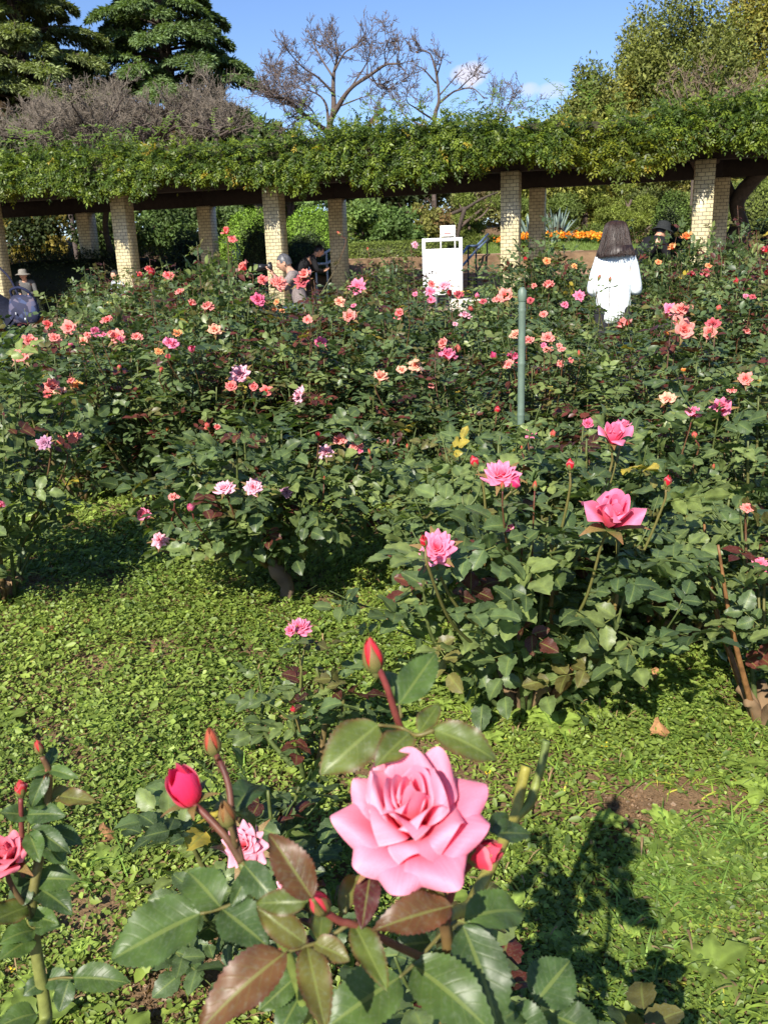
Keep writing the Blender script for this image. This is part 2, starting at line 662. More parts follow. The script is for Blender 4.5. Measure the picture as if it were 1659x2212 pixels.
def vcol(name, rough=0.7, bump=0.3, scale=40.0, spec=0.3):
    m, nt, b = mat(name)
    at = node(nt, 'ShaderNodeAttribute', attribute_name='Col')
    tc = node(nt, 'ShaderNodeTexCoord')
    nz = node(nt, 'ShaderNodeTexNoise')
    nz.inputs['Scale'].default_value = scale
    nz.inputs['Detail'].default_value = 6
    nt.links.new(tc.outputs['Object'], nz.inputs['Vector'])
    rp = node(nt, 'ShaderNodeMapRange')
    rp.inputs['From Min'].default_value = 0.25
    rp.inputs['From Max'].default_value = 0.75
    rp.inputs['To Min'].default_value = 0.55
    rp.inputs['To Max'].default_value = 1.4
    nt.links.new(nz.outputs['Fac'], rp.inputs['Value'])
    mx = node(nt, 'ShaderNodeMix', data_type='RGBA', blend_type='MULTIPLY')
    mx.inputs['Factor'].default_value = 1
    nt.links.new(at.outputs['Color'], mx.inputs['A'])
    nt.links.new(rp.outputs['Result'], mx.inputs['B'])
    nt.links.new(mx.outputs['Result'], b.inputs['Base Color'])
    b.inputs['Roughness'].default_value = rough
    b.inputs['Specular IOR Level'].default_value = spec
    if bump:
        bp = node(nt, 'ShaderNodeBump')
        bp.inputs['Strength'].default_value = bump
        bp.inputs['Distance'].default_value = 0.01
        nt.links.new(nz.outputs['Fac'], bp.inputs['Height'])
        nt.links.new(bp.outputs['Normal'], b.inputs['Normal'])
    return m


M_cane = vcol('rose_cane', 0.5, 0.15, 60)
M_bark = vcol('bark', 0.85, 0.6, 14)
M_cloth = vcol('cloth', 0.85, 0.1, 60, 0.15)
M_skin = vcol('skin', 0.55, 0.0, 30, 0.35)
# ------------------------------------------------------------------ ground
def soilmat():
    m, nt, b = mat('soil')
    tc = node(nt, 'ShaderNodeTexCoord')
    n1 = node(nt, 'ShaderNodeTexNoise')
    n1.inputs['Scale'].default_value = 2.2
    n1.inputs['Detail'].default_value = 8
    n1.inputs['Roughness'].default_value = 0.65
    nt.links.new(tc.outputs['Object'], n1.inputs['Vector'])
    cr = node(nt, 'ShaderNodeValToRGB')
    cr.color_ramp.elements[0].position = 0.3
    cr.color_ramp.elements[0].color = (0.075, 0.045, 0.025, 1)
    cr.color_ramp.elements[1].position = 0.7
    cr.color_ramp.elements[1].color = (0.24, 0.155, 0.085, 1)
    nt.links.new(n1.outputs['Fac'], cr.inputs['Fac'])
    n2 = node(nt, 'ShaderNodeTexNoise')
    n2.inputs['Scale'].default_value = 160
    n2.inputs['Detail'].default_value = 5
    nt.links.new(tc.outputs['Object'], n2.inputs['Vector'])
    mx = node(nt, 'ShaderNodeMix', data_type='RGBA', blend_type='OVERLAY')
    mx.inputs['Factor'].default_value = 0.7
    nt.links.new(cr.outputs['Color'], mx.inputs['A'])
    nt.links.new(n2.outputs['Fac'], mx.inputs['B'])
    nt.links.new(mx.outputs['Result'], b.inputs['Base Color'])
    bp = node(nt, 'ShaderNodeBump')
    bp.inputs['Strength'].default_value = 0.9
    bp.inputs['Distance'].default_value = 0.004
    nt.links.new(n2.outputs['Fac'], bp.inputs['Height'])
    nt.links.new(bp.outputs['Normal'], b.inputs['Normal'])
    b.inputs['Roughness'].default_value = 0.95
    b.inputs['Specular IOR Level'].default_value = 0.15
    return m


M_soil = soilmat()
xs = np.unique(np.concatenate([np.linspace(-3, 3, 61), np.linspace(-30, 30, 61), np.linspace(-900, 900, 19)]))
ys = np.unique(np.concatenate([np.linspace(-1, 6, 71), np.linspace(6, 30, 49), np.linspace(30, 70, 11), np.array([-60, -20, -5, 120, 250, 500, 1000, 1600])]))
gx, gy = np.meshgrid(xs, ys)


def soil_z(x, y):
    near = np.clip(1 - np.maximum(np.abs(x) - 2.5, 0), 0, 1) * np.clip(6 - y, 0, 1)
    return hgt(x, y) + near * 0.012 * noise3(np.stack([x * 2.2, y * 2.2, 0 * x], -1), 3)


gz = soil_z(gx, gy)
nx, ny = len(xs), len(ys)
ii, jj = np.meshgrid(np.arange(nx - 1), np.arange(ny - 1))
q = (jj * nx + ii).ravel()
mb = MB()
mb.add(np.stack([gx, gy, gz], -1).reshape(-1, 3), np.stack([q, q + 1, q + nx + 1, q + nx], 1))
tag(mb.build('ground', M_soil, smooth=True), kind='structure')

# paved plaza round the pergola and the path that leads up to it
M_pave = brickmat('paving', (0.36, 0.26, 0.18), (0.30, 0.21, 0.14), (0.16, 0.13, 0.10), 0.30, 0.30, 0.006, 0.9)
for nm, x0, x1, y0, y1 in (('plaza', -14, 14, 12.0, 22.4), ('path', 0.62, 1.5, 7.2, 12.0)):
    mb = MB()
    yy = np.linspace(y0, y1, 25)
    v = np.concatenate([[[x0, y, float(hgt(0, y)) + 0.006], [x1, y, float(hgt(0, y)) + 0.006]] for y in yy])
    k = np.arange(24) * 2
    mb.add(v, np.stack([k, k + 1, k + 3, k + 2], 1))
    o = mb.build(nm, M_pave)
    box_uv(o.data)
    tag(o, kind='structure')

# ------------------------------------------------------------------ brick steps up to the terrace
M_step = brickmat('step_brick', (0.33, 0.19, 0.13), (0.40, 0.25, 0.17), (0.22, 0.17, 0.13), 0.40, 0.155, 0.008, 0.85)
steps = thing('brick_steps', 'reddish brown brick steps climbing behind the pergola to the lawn terrace', 'steps', (0, 21.9, 0.35))
for k in range(7):
    mb = MB()
    y0 = 0.34 * k
    box(mb, (-1.1 + .004 * k, y0, -0.3 if k == 0 else 0.155 * k - 0.05), (5.6 - .004 * k, 2.9 - .004 * k, 0.155 * (k + 1)), bev=0.008)
    o = mb.build('step', M_step, steps)
    box_uv(o.data)
    mb = MB()
    box(mb, (-1.12, y0 - 0.018, 0.155 * (k + 1) - 0.03), (5.62, y0 + 0.33, 0.155 * (k + 1) + 0.004), bev=0.004)
    o = mb.build('tread', M_step, steps)
    box_uv(o.data)

# ------------------------------------------------------------------ lawn mound on the terrace
M_lawn = plain('lawn', (0.11, 0.16, 0.035), 0.9, noise=0.5, scale=9, bump=0.8, spec=0.1)
mb = MB()
a = np.linspace(0, 2 * np.pi, 49)[:-1]
rings = []
for r_ in np.linspace(1, 0, 12):
    z = 1.44 - 0.06 + 0.34 * (1 - r_ ** 2.2)
    rings.append(np.stack([4.7 + 4.2 * r_ * np.cos(a), 27.1 + 2.6 * r_ * np.sin(a), np.full_like(a, z)], 1))
v = np.concatenate(rings)
fs = []
for k in range(11):
    for i in range(48):
        fs.append((k * 48 + i, k * 48 + (i + 1) % 48, (k + 1) * 48 + (i + 1) % 48, (k + 1) * 48 + i))
mb.add(v, np.array(fs))
tag(mb.build('lawn', M_lawn, smooth=True), kind='structure')
# short turf on it
T_blade = (np.array([[-0.5, 0, 0], [0.5, 0, 0], [0, 1, 0.15]]), [np.array([[0, 1, 2]])])
n = 9000
ang = rng.uniform(0, 2 * np.pi, n)
rr = np.sqrt(rng.uniform(0, 1, n))
T = np.stack([4.7 + 4.2 * rr * np.cos(ang), 27.1 + 2.6 * rr * np.sin(ang), 1.38 + 0.34 * (1 - rr ** 2.2)], 1)
M_ = frames(nrm(np.stack([rng.normal(0, .4, n), rng.normal(0, .4, n), np.ones(n)], 1)), rng.normal(size=(n, 3)), rng.uniform(.05, .09, n), 0.02)
mb = MB()
mb.inst(*T_blade, M_, T, np.array([0.13, 0.19, 0.035]) * rng.uniform(.6, 1.3, (n, 1)))
tag(mb.build('lawn_grass', M_cover), 'short mown grass on the mound behind the steps', 'grass', kind='stuff')

# ------------------------------------------------------------------ pergola
PERG_Z = 2.85
PERG_B = 2.72
# front row and back row stand on two parallel lines
on_line = lambda px, c0: (lambda q: V3(q[0] / q[1] * c0 / (1 + .25 * q[0] / q[1]), c0 / (1 + .25 * q[0] / q[1]), PERG_Z))(ray(px, 500))
FC = [on_line(px, 17.55) for px in (-330, -14, 270, 596, 1103, 1513, 1940)]
BC = [on_line(px, 20.2) for px in (-90, 190, 450, 731, 1160, 1549, 1985)]
M_tile = brickmat('glazed_tile', (0.60, 0.53, 0.31), (0.52, 0.46, 0.27), (0.14, 0.12, 0.08), 0.125, 0.066, 0.006, 0.35)
M_beam = vcol('dark_timber', 0.85, 0.4, 12)
M_rafter = vcol('red_timber', 0.7, 0.3, 20)
perg = thing('pergola', 'long pergola on pale yellow tiled columns carrying dark beams', 'pergola', (0, 17, 0.35))
L0 = V3(0, 17, 0.35)
ROT = R(-17)
for nm, lst in (('f', FC), ('b', BC)):
    for c in lst:
        mb = MB()
        w = 0.17 if nm == 'f' else 0.165
        box(mb, (-w, -w, 0.30), (w, w, PERG_Z if nm == 'f' else PERG_B), bev=0.006)
        me = mb.mesh('column')
        me.materials.append(M_tile)
        box_uv(me)
        o = link('column', me, perg)
        o.location = (c[0], c[1] - 17, -0.35)
        o.rotation_euler = (0, 0, ROT)


def beam(a, b, w, z0, z1, col, name, m, ext=0.0):
    a, b = np.asarray(a, float), np.asarray(b, float)
    d = b - a
    d[2] = 0
    L = np.linalg.norm(d)
    d /= L
    n = V3(-d[1], d[0], 0)
    mb = MB()
    v = []
    for s in (-ext, L + ext):
        for e in (-w, w):
            for z in (z0, z1):
                v.append(V3(a[0], a[1], 0) + d * s + n * e + V3(0, 0, z))
    v = np.array(v) - L0
    mb.add(v, [(0, 1, 3, 2), (4, 6, 7, 5), (0, 4, 5, 1), (2, 3, 7, 6), (0, 2, 6, 4), (1, 5, 7, 3)], col)
    return mb.build(name, m, perg)


dark = (0.014, 0.011, 0.009)
for lst in (FC, BC):
    for a_, b_ in zip(lst[:-1], lst[1:]):
        beam(a_, b_, 0.15, PERG_Z if lst is FC else PERG_B, PERG_Z + 0.30, dark, 'beam', M_beam)
        beam(a_, b_, 0.165, PERG_Z + 0.302, PERG_Z + 0.36, (0.02, 0.016, 0.013), 'cap_rail', M_beam)
# rafters across, their red ends sticking out in front
for i in range(len(FC) - 1):
    nR = 7 if i != 3 else 9
    for k in range(nR):
        t = (k + 0.3) / nR
        a_ = FC[i] * (1 - t) + FC[i + 1] * t
        b_ = BC[i] * (1 - t) + BC[i + 1] * t
        d = nrm((b_ - a_) * V3(1, 1, 0))
        beam(a_ - d * 0.85, b_ + d * 0.3, 0.045, PERG_Z + 0.364, PERG_Z + 0.50, (0.16, 0.045, 0.03), 'rafter', M_rafter)

# ------------------------------------------------------------------ wisteria on the pergola
vine = thing('wisteria', 'wisteria with thick green leaves spread over the whole pergola roof', 'climber', (FC[5][0], FC[5][1], 0.35))
VO = V3(FC[5][0], FC[5][1], 0.35)
leaf4 = (np.array([[0, 0, 0], [-.2, .45, .06], [0, 1, -.08], [.2, .45, .06]], float), [np.array([[0, 3, 2, 1]])])
mb = MB()
# control line of the front edge and of the back edge
fx = np.array([c[0] for c in FC])
fyv = np.array([c[1] for c in FC])
bx = np.array([c[0] for c in BC])
byv = np.array([c[1] for c in BC])
NS = 19000
u = rng.uniform(FC[0][0] - 0.5, FC[-1][0], NS)          # world x on the front line
depth_t = rng.uniform(0, 1, NS) ** 1.7                    # 0 front face .. 1 back
kind = rng.uniform(0, 1, NS)
fy = np.interp(u, fx, fyv) - 1.22
by = np.interp(u, bx, byv) + 0.3
topz = 3.60 + 0.14 * noise3(np.stack([u * 0.9, 0 * u, 0 * u], 1), 5) + 0.10 * noise3(np.stack([u * 3.1, 0 * u, 0 * u], 1), 8)
botz = 2.93 + 0.18 * noise3(np.stack([u * 1.3, 0 * u + 3, 0 * u], 1), 6) + 0.18 * noise3(np.stack([u * 4, 0 * u, 0 * u], 1), 9)
front = kind < 0.58
y = np.where(front, fy + 0.75 * rng.uniform(0, 1, NS) ** 1.6 + 0.22 * noise3(np.stack([u * 1.5, 0 * u, 2 + 0 * u], 1), 17), fy + (by - fy) * depth_t)
y = y + 0.12 * noise3(np.stack([u * 2.2, topz * 3, 0 * u], 1), 12)
z = np.where(front, botz + (topz - botz) * rng.uniform(0, 1, NS), topz - 0.25 * rng.uniform(0, 1, NS) ** 1.5)
y = np.where(front, y + 0.32 * np.clip((z - (topz - 0.3)) / 0.3, 0, 1), y)
A = np.stack([u, y, z], 1)
shoot = rng.uniform(0, 1, NS) < 0.05
A[:, 2] += np.where(shoot & ~front, rng.uniform(0.05, 0.38, NS), 0)
# every spray: a pinnate leaf of 9 leaflets hanging outwards
D = np.stack([rng.normal(0, .6, NS), np.where(front, -0.8, rng.normal(0, .8, NS)), np.where(front, rng.normal(-.55, .5, NS), rng.normal(.2, .5, NS))], 1)
D = nrm(D)
Nn = nrm(np.stack([rng.normal(0, .35, NS), np.full(NS, -0.55), np.full(NS, 0.8)], 1))
Lr = rng.uniform(0.14, 0.26, NS)
tone = rng.uniform(0, 1, NS)
base = np.where(tone[:, None] < 0.62, np.array([0.062, 0.105, 0.018]), np.array([0.150, 0.205, 0.026]))
patch = noise3(np.stack([u * 0.7, z, 0 * u], 1), 15)
yel = (rng.uniform(0, 1, NS) < 0.010 + 0.04 * (patch > 0.75))
base = np.where(yel[:, None], np.array([0.36, 0.28, 0.04]), base)
base = np.where((patch < -0.45)[:, None] & ~yel[:, None], base * np.array([1.2, 1.0, 0.8]), base)
base = base * rng.uniform(0.75, 1.25, (NS, 1))
X = nrm(np.cross(D, Nn))
Z = np.cross(X, D)
for j in range(9):
    if j == 8:
        off, dirn = 1.0, D
    else:
        s = 1 if j % 2 else -1
        off = 0.25 + 0.2 * (j // 2)
        dirn = nrm(D * 0.55 + X * s * 0.8 - V3(0, 0, 0.25) + rng.normal(0, .15, (NS, 3)))
    T = A + D * (Lr * off)[:, None] - V3(0, 0, 1) * (Lr * off ** 2 * 0.25)[:, None]
    nn = nrm(Z + rng.normal(0, .35, (NS, 3)))
    sz = rng.uniform(0.055, 0.095, NS)
    mb.inst(*leaf4, frames(dirn, nn, sz, sz * 1.05), T - VO, base * rng.uniform(.85, 1.15, (NS, 1)))
mb.build('foliage', M_vine, vine)
# unseen mat added inside the leaves to block the sun
gx_ = np.linspace(FC[0][0], FC[-1][0], 160)
mb = MB()
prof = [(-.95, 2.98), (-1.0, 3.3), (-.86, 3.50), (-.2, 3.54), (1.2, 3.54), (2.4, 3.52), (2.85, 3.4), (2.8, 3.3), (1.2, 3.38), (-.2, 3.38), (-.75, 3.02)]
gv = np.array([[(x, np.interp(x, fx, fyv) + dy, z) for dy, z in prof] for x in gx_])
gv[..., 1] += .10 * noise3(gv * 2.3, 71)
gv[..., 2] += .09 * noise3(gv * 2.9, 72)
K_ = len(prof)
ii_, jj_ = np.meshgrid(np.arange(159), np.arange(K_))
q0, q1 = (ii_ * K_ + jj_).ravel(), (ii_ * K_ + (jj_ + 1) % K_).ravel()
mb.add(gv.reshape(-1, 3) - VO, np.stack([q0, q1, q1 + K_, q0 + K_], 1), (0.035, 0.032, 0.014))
mb.build('shade_mat', M_bark, vine, True)
# climbing trunk and woody stems
mb = MB()
b5 = BC[5]
for pts, r0, r1 in (([b5 + V3(.22, .1, -2.6), b5 + V3(.40, .0, -1.9), b5 + V3(.48, -.05, -1.2), b5 + V3(.36, 0, -.6), b5 + V3(.70, -.1, -.1), b5 + V3(1.2, -.3, .5)], .19, .12),
                    ([b5 + V3(.28, .15, -2.6), b5 + V3(.22, .05, -1.7), b5 + V3(.40, .1, -.9), b5 + V3(.16, .1, -.2), b5 + V3(-.4, -.2, .5)], .13, .08),
                    ([b5 + V3(-.2, .0, -2.6), b5 + V3(-.26, .03, -1.4), b5 + V3(-.24, .0, -.5), b5 + V3(-.8, -.1, .45)], .07, .05)):
    c = bez(pts, 8) - VO
    rad = np.linspace(r0, r1, len(c)) * (1 + .25 * noise3(c * 3, 4))
    tube(mb, c, rad, 10, (0.05, 0.04, 0.03))
b1 = BC[1]
for pts in ([b1 + V3(.42, .2, -2.6), b1 + V3(.5, .1, -1.3), b1 + V3(.42, .1, -.4), b1 + V3(.8, -.2, .5)],):
    c = bez(pts, 8) - VO
    tube(mb, c, np.linspace(.10, .06, len(c)), 8, (0.05, 0.04, 0.03))
mb.build('trunk', M_bark, vine, True)
# long whips above the mass
mb = MB()
for k in range(70):
    x = rng.uniform(FC[1][0], FC[-1][0])
    yy = np.interp(x, fx, fyv) + rng.uniform(-.6, 1.2)
    p0 = V3(x, yy, 3.75)
    p1 = p0 + V3(rng.normal(0, .25), rng.normal(0, .2), rng.uniform(.2, .45))
    p2 = p1 + V3(rng.normal(0, .3), rng.normal(0, .2), rng.uniform(-.05, .3))
    c = bez([p0, p1, p2], 6) - VO
    tube(mb, c, np.linspace(.006, .002, len(c)), 4, (0.14, 0.17, 0.04))
    for q in range(3, len(c)):
        for s in (-1, 1):
            d = nrm(V3(s * .8, rng.normal(0, .4), .3 + rng.normal(0, .3)))[None]
            mb.inst(*leaf4, frames(d, nrm(V3(rng.normal(0, .3), -.6, .7))[None], np.array([rng.uniform(.05, .08)])), c[q][None], np.array([[0.13, 0.22, 0.03]]))
mb.build('young_shoots', M_vine, vine)
# ------------------------------------------------------------------ leaf templates
def leaf_template(rows=9, serr=0.07, fold=0.16, droop=0.22, width=0.34, wave=0.03, seed=0, cols=5):
    """one rose leaflet: base at the origin, tip at y = 1, toothed rim, folded on the midrib, tip bent down"""
    t = np.linspace(0, 1, rows)
    w = np.clip(t, 1e-6, 1) ** 0.62 * (1 - t) ** 0.86
    w = width * w / w.max()
    w[0] = 0.012
    tooth = np.where(np.arange(rows) % 2 == 1, 1 + serr, 1 - serr)
    tooth[[0, -1]] = 1
    ph = seed * 1.7
    us = np.linspace(-1, 1, cols)
    v, aux = [], []
    for i in range(rows):
        for a in us:
            rim = abs(a) == 1
            x = a * w[i] * (tooth[i] if rim else 1)
            yy = t[i] - 0.08 * t[i] ** 3 * (droop > .2) + (.012 if rim and i % 2 else 0)
            z = fold * abs(x) ** .9 - droop * t[i] ** 2 + wave * math.sin(ph + 9 * t[i] + 1.5 * a) * abs(a) + .5 * wave * math.sin(ph * 2 + 17 * t[i] - 2 * a) * a * a
            v.append((x, yy, z))
            aux.append((t[i], abs(a), .3 + .1 * seed))
    f = [(i * cols + k, i * cols + k + 1, (i + 1) * cols + k + 1, (i + 1) * cols + k) for i in range(rows - 1) for k in range(cols - 1)]
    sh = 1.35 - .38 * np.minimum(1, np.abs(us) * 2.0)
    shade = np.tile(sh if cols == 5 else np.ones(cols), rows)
    return np.array(v), [np.array(f)], shade, np.array(aux)


T_far = (np.array([[0, 0, 0], [-.27, .28, .05], [-.28, .62, .03], [0, .35, -.02], [0, .68, -.06], [.27, .28, .05], [.28, .62, .03], [0, 1, -.16]], float),
         [np.array([[0, 3, 1], [0, 5, 3], [4, 7, 2], [4, 6, 7]]), np.array([[3, 4, 2, 1], [3, 5, 6, 4]])], None, None)
NEAR = [leaf_template(11, .08, .2, (.2, .32, .12)[s], .36, .04, s) for s in range(3)]
FINE = [leaf_template(33, .045, .22, d, .33, .035, s, 9) for s, d in ((0, .12), (1, .25), (2, .4))]


def compound(mb, A, D, N, L, cols, tmpl, rg, leaflets=5, rachis=True, lsize=0.62):
    """pinnate rose leaves at A along D with upper side N, rachis length L"""
    n = len(A)
    if n == 0:
        return
    D = nrm(D)
    X = nrm(np.cross(D, N))
    Z = np.cross(X, D)
    for j in range(leaflets):
        if j == 0:
            off, dirn, s = 1.0, D + rg.normal(0, .1, (n, 3)), 1.0
        else:
            side = 1 if j % 2 else -1
            off = 0.62 if j < 3 else 0.22
            s = 0.9 if j < 3 else 0.72
            dirn = D * 0.5 + X * side * 0.85 + rg.normal(0, .13, (n, 3))
        T = A + D * (L * off)[:, None] - V3(0, 0, 1) * (L * 0.18 * off ** 2)[:, None]
        nn = nrm(Z + rg.normal(0, .28, (n, 3)))
        sz = L * lsize * s * rg.uniform(.85, 1.15, n)
        tm = tmpl[rg.integers(len(tmpl))] if isinstance(tmpl, list) else tmpl
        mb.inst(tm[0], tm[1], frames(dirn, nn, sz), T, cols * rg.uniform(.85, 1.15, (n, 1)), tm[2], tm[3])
    if rachis:
        tv = np.array([[-.006, 0, 0], [.006, 0, 0], [.004, 1, -.18], [-.004, 1, -.18]])
        mb.inst(tv, [np.array([[0, 1, 2, 3]])], frames(D, Z, L, L * 2.2), A, np.tile([0.12, 0.12, 0.04], (n, 1)))


G_DARK, G_MID, G_LIGHT = np.array([0.046, 0.078, 0.027]), np.array([0.092, 0.135, 0.046]), np.array([0.175, 0.220, 0.065])
G_RED, G_OLIVE, G_YEL = np.array([0.075, 0.018, 0.013]), np.array([0.11, 0.10, 0.028]), np.array([0.36, 0.28, 0.04])


def leaf_cols(n, rg, light=0.3, red=0.03, yellow=0.005):
    a = rg.uniform(0, 1, (n, 1))
    c = G_DARK * (1 - a) + G_MID * a
    pick = rg.uniform(0, 1, n)
    c = np.where((pick < light)[:, None], G_MID * (1 - a) + G_LIGHT * a, c)
    c = np.where((pick > 1 - red)[:, None], G_RED * (.6 + a), c)
    c = np.where(((pick < 1 - red) & (pick > 1 - red - .03))[:, None], G_OLIVE * (.7 + .6 * a), c)
    c = np.where((rg.uniform(0, 1, n) < yellow)[:, None], G_YEL, c)
    return c * rg.uniform(.8, 1.2, (n, 1))


def bush_meshes(seed, H, Rr, canes=11, L=0.085, tmpl=T_far, clear=0.25, spacing=0.05, red=0.05, light=0.3, shoots=2, fill=120, base_r=0.07, sub=3, old_p=.4, old_col=(0.13, 0.085, 0.04)):
    """foliage and canes of one rose bush standing at the origin"""
    rg = np.random.default_rng(seed)
    fol, wood = MB(), MB()
    A, D, N, C = [], [], [], []

    def dress(c, t0, red_tip, sp):
        seg = np.linalg.norm(np.diff(c, axis=0), axis=1)
        s = np.concatenate([[0], np.cumsum(seg)])
        pos = np.arange(t0 * s[-1], s[-1], sp)
        for k, q in enumerate(pos):
            p = np.array([np.interp(q, s, c[:, i]) for i in range(3)])
            az = k * 2.4 + rg.uniform(0, .8) + seed
            out = V3(p[0], p[1], 0)
            d = V3(math.cos(az), math.sin(az), rg.normal(.15, .3)) + out * 0.9
            A.append(p)
            D.append(d)
            N.append(V3(0, 0, 1) + out * 0.6 + rg.normal(0, .35, 3))
            if red_tip and q > s[-1] - red_tip:
                C.append(G_RED * rg.uniform(.5, 1.6) if rg.uniform() < .7 else G_OLIVE)
            else:
                C.append(None)

    for k in range(canes):
        az = k * 2.4 + rg.uniform(-.4, .4)
        rad = Rr * math.sqrt((k + .5) / canes) * rg.uniform(.8, 1.05)
        top = V3(rad * math.cos(az), rad * math.sin(az), H * (1 - .30 * (rad / Rr) ** 2) * rg.uniform(.82, 1.04))
        b0 = V3(math.cos(az), math.sin(az), 0) * base_r * rg.uniform(.3, 1)
        mid = b0 * .45 + top * .55 + V3(math.cos(az), math.sin(az), 0) * rad * .18 + rg.normal(0, .02, 3)
        c = bez([b0, mid, top], 7)
        old = rg.uniform() < old_p
        col0 = np.array(old_col) if old else np.array([0.07, 0.10, 0.03])
        tube(wood, c, np.linspace(.009, .003, len(c)) * (1.25 if old else 1), 5, np.linspace(0, 1, len(c))[:, None] * ((np.array(old_col) * .9 if old and old_p > .5 else np.array([0.09, 0.11, 0.03])) - col0) + col0)
        dress(c, clear, 0.12 if rg.uniform() < red * 4 else 0, spacing)
        for _ in range(sub):
            t = rg.integers(int(len(c) * max(clear, .3)), len(c) - 1)
            p = c[t]
            a2 = rg.uniform(0, 6.28)
            o = V3(math.cos(a2), math.sin(a2), 0) * rg.uniform(.08, .22) * Rr / .42 + V3(p[0], p[1], 0) * .3
            e = p + o + V3(0, 0, rg.uniform(.05, .25) * H)
            c2 = bez([p, p + o * .6 + V3(0, 0, .04), e], 5)
            tube(wood, c2, np.linspace(.004, .002, len(c2)), 4, (0.08, 0.11, 0.03))
            dress(c2, .15, 0.10 if rg.uniform() < red * 3 else 0, spacing)
    for k in range(shoots):
        az = rg.uniform(0, 6.28)
        p = V3(math.cos(az), math.sin(az), 0) * Rr * rg.uniform(.1, .6) + V3(0, 0, H * .6)
        e = p + V3(rg.normal(0, .06), rg.normal(0, .06), H * rg.uniform(.42, .62))
        c2 = bez([p, (p + e) / 2 + rg.normal(0, .02, 3), e], 5)
        rd = rg.uniform() < .4
        tube(wood, c2, np.linspace(.005, .002, len(c2)), 4, (0.10, 0.05, 0.03) if rd else (0.08, 0.11, 0.03))
        dress(c2, .3, .25 if rd else 0, spacing * 1.2)
    A, D, N = np.array(A), np.array(D), np.array(N)
    n = len(A)
    cols = leaf_cols(n, rg, light, red)
    for i, q in enumerate(C):
        if q is not None:
            cols[i] = q
    compound(fol, A, D, N, L * rg.uniform(.75, 1.2, n), cols, tmpl, rg)
    if fill:
        d = nrm(rg.normal(size=(fill, 3)))
        rr = rg.uniform(.45, 1, fill) ** .6
        zc = H * .62
        p = d * rr[:, None] * np.array([Rr, Rr, H * .40]) + V3(0, 0, zc)
        compound(fol, p, d * V3(1, 1, .4) + rg.normal(0, .4, (fill, 3)), d * .6 + V3(0, 0, 1) + rg.normal(0, .3, (fill, 3)), L * rg.uniform(.8, 1.2, fill), leaf_cols(fill, rg, light, red), tmpl, rg, rachis=False)
    return fol, wood


# ------------------------------------------------------------------ rose blooms
def petal(mb, phi, L, W, th0, th1, cup, roll, r0, z0, nu=5, nv=6, power=1.2, point=0.0, rg=None, pale=0.0, lean=0.0):
    """one petal: base at radius r0, leaning from th0 to th1 (degrees off the axis), cupped, its rim rolled back"""
    u = np.linspace(-1, 1, nu)
    v = np.linspace(0, 1, nv)
    th = np.radians(th0 + (th1 - th0) * v ** power)
    dv = L / (nv - 1)
    r = r0 + np.concatenate([[0], np.cumsum(np.sin((th[1:] + th[:-1]) / 2) * dv)])
    z = z0 + np.concatenate([[0], np.cumsum(np.cos((th[1:] + th[:-1]) / 2) * dv)])
    f = np.clip(v, 0, 1) ** .65 * (1 - .42 * np.clip((v - .62) / .38, 0, 1) ** 2)
    f[0] = .12
    er, et, ez = V3(math.cos(phi), math.sin(phi), 0), V3(-math.sin(phi), math.cos(phi), 0), V3(0, 0, 1)
    U, Vv = np.meshgrid(u, v)
    w = W * f[:, None] * U
    # rounded or pointed upper rim: the outer columns end lower
    drop = (0.26 + .16 * point) * Vv ** 2 * np.abs(U) ** (2.2 - .6 * point) * L
    rr = r[:, None] - 0 * w
    zz = z[:, None] - drop * np.cos(th)[:, None]
    rr = rr - drop * np.sin(th)[:, None]
    # normal in the r-z plane (towards the axis and up): the cup bends the rims that way
    nr, nz_ = -np.cos(th)[:, None], np.sin(th)[:, None]
    bend = cup * w ** 2 / max(W, 1e-6) * (1 - .35 * Vv) - roll * W * np.clip((np.abs(U) * .55 + Vv - .85), 0, 1) ** 2 * 1.6
    if rg is not None:
        ph = rg.uniform(0, 6.28)
        bend = bend + W * .10 * np.sin(ph + 2.2 * U + 3.5 * Vv) * Vv
        w = w * (1 + .06 * np.sin(ph * 2 + 5 * Vv))
    rr = rr + bend * nr
    zz = zz + bend * nz_
    p = rr[..., None] * er + (w + lean * Vv * W)[..., None] * et + zz[..., None] * ez
    col = np.stack([np.clip(Vv * 1.15 - .1, 0, 1) + 0 * U, np.clip(pale * (Vv - .35) + .55 * pale * (np.abs(U) > .9) * Vv, 0, 1), 0 * U], -1)
    i, j = np.meshgrid(np.arange(nu - 1), np.arange(nv - 1))
    q = (j * nu + i).ravel()
    mb.add(p.reshape(-1, 3), np.stack([q, q + 1, q + nu + 1, q + nu], 1), col.reshape(-1, 3), np.stack([Vv, U * .5 + .5, np.full_like(U, phi % 7.3)], -1).reshape(-1, 3))


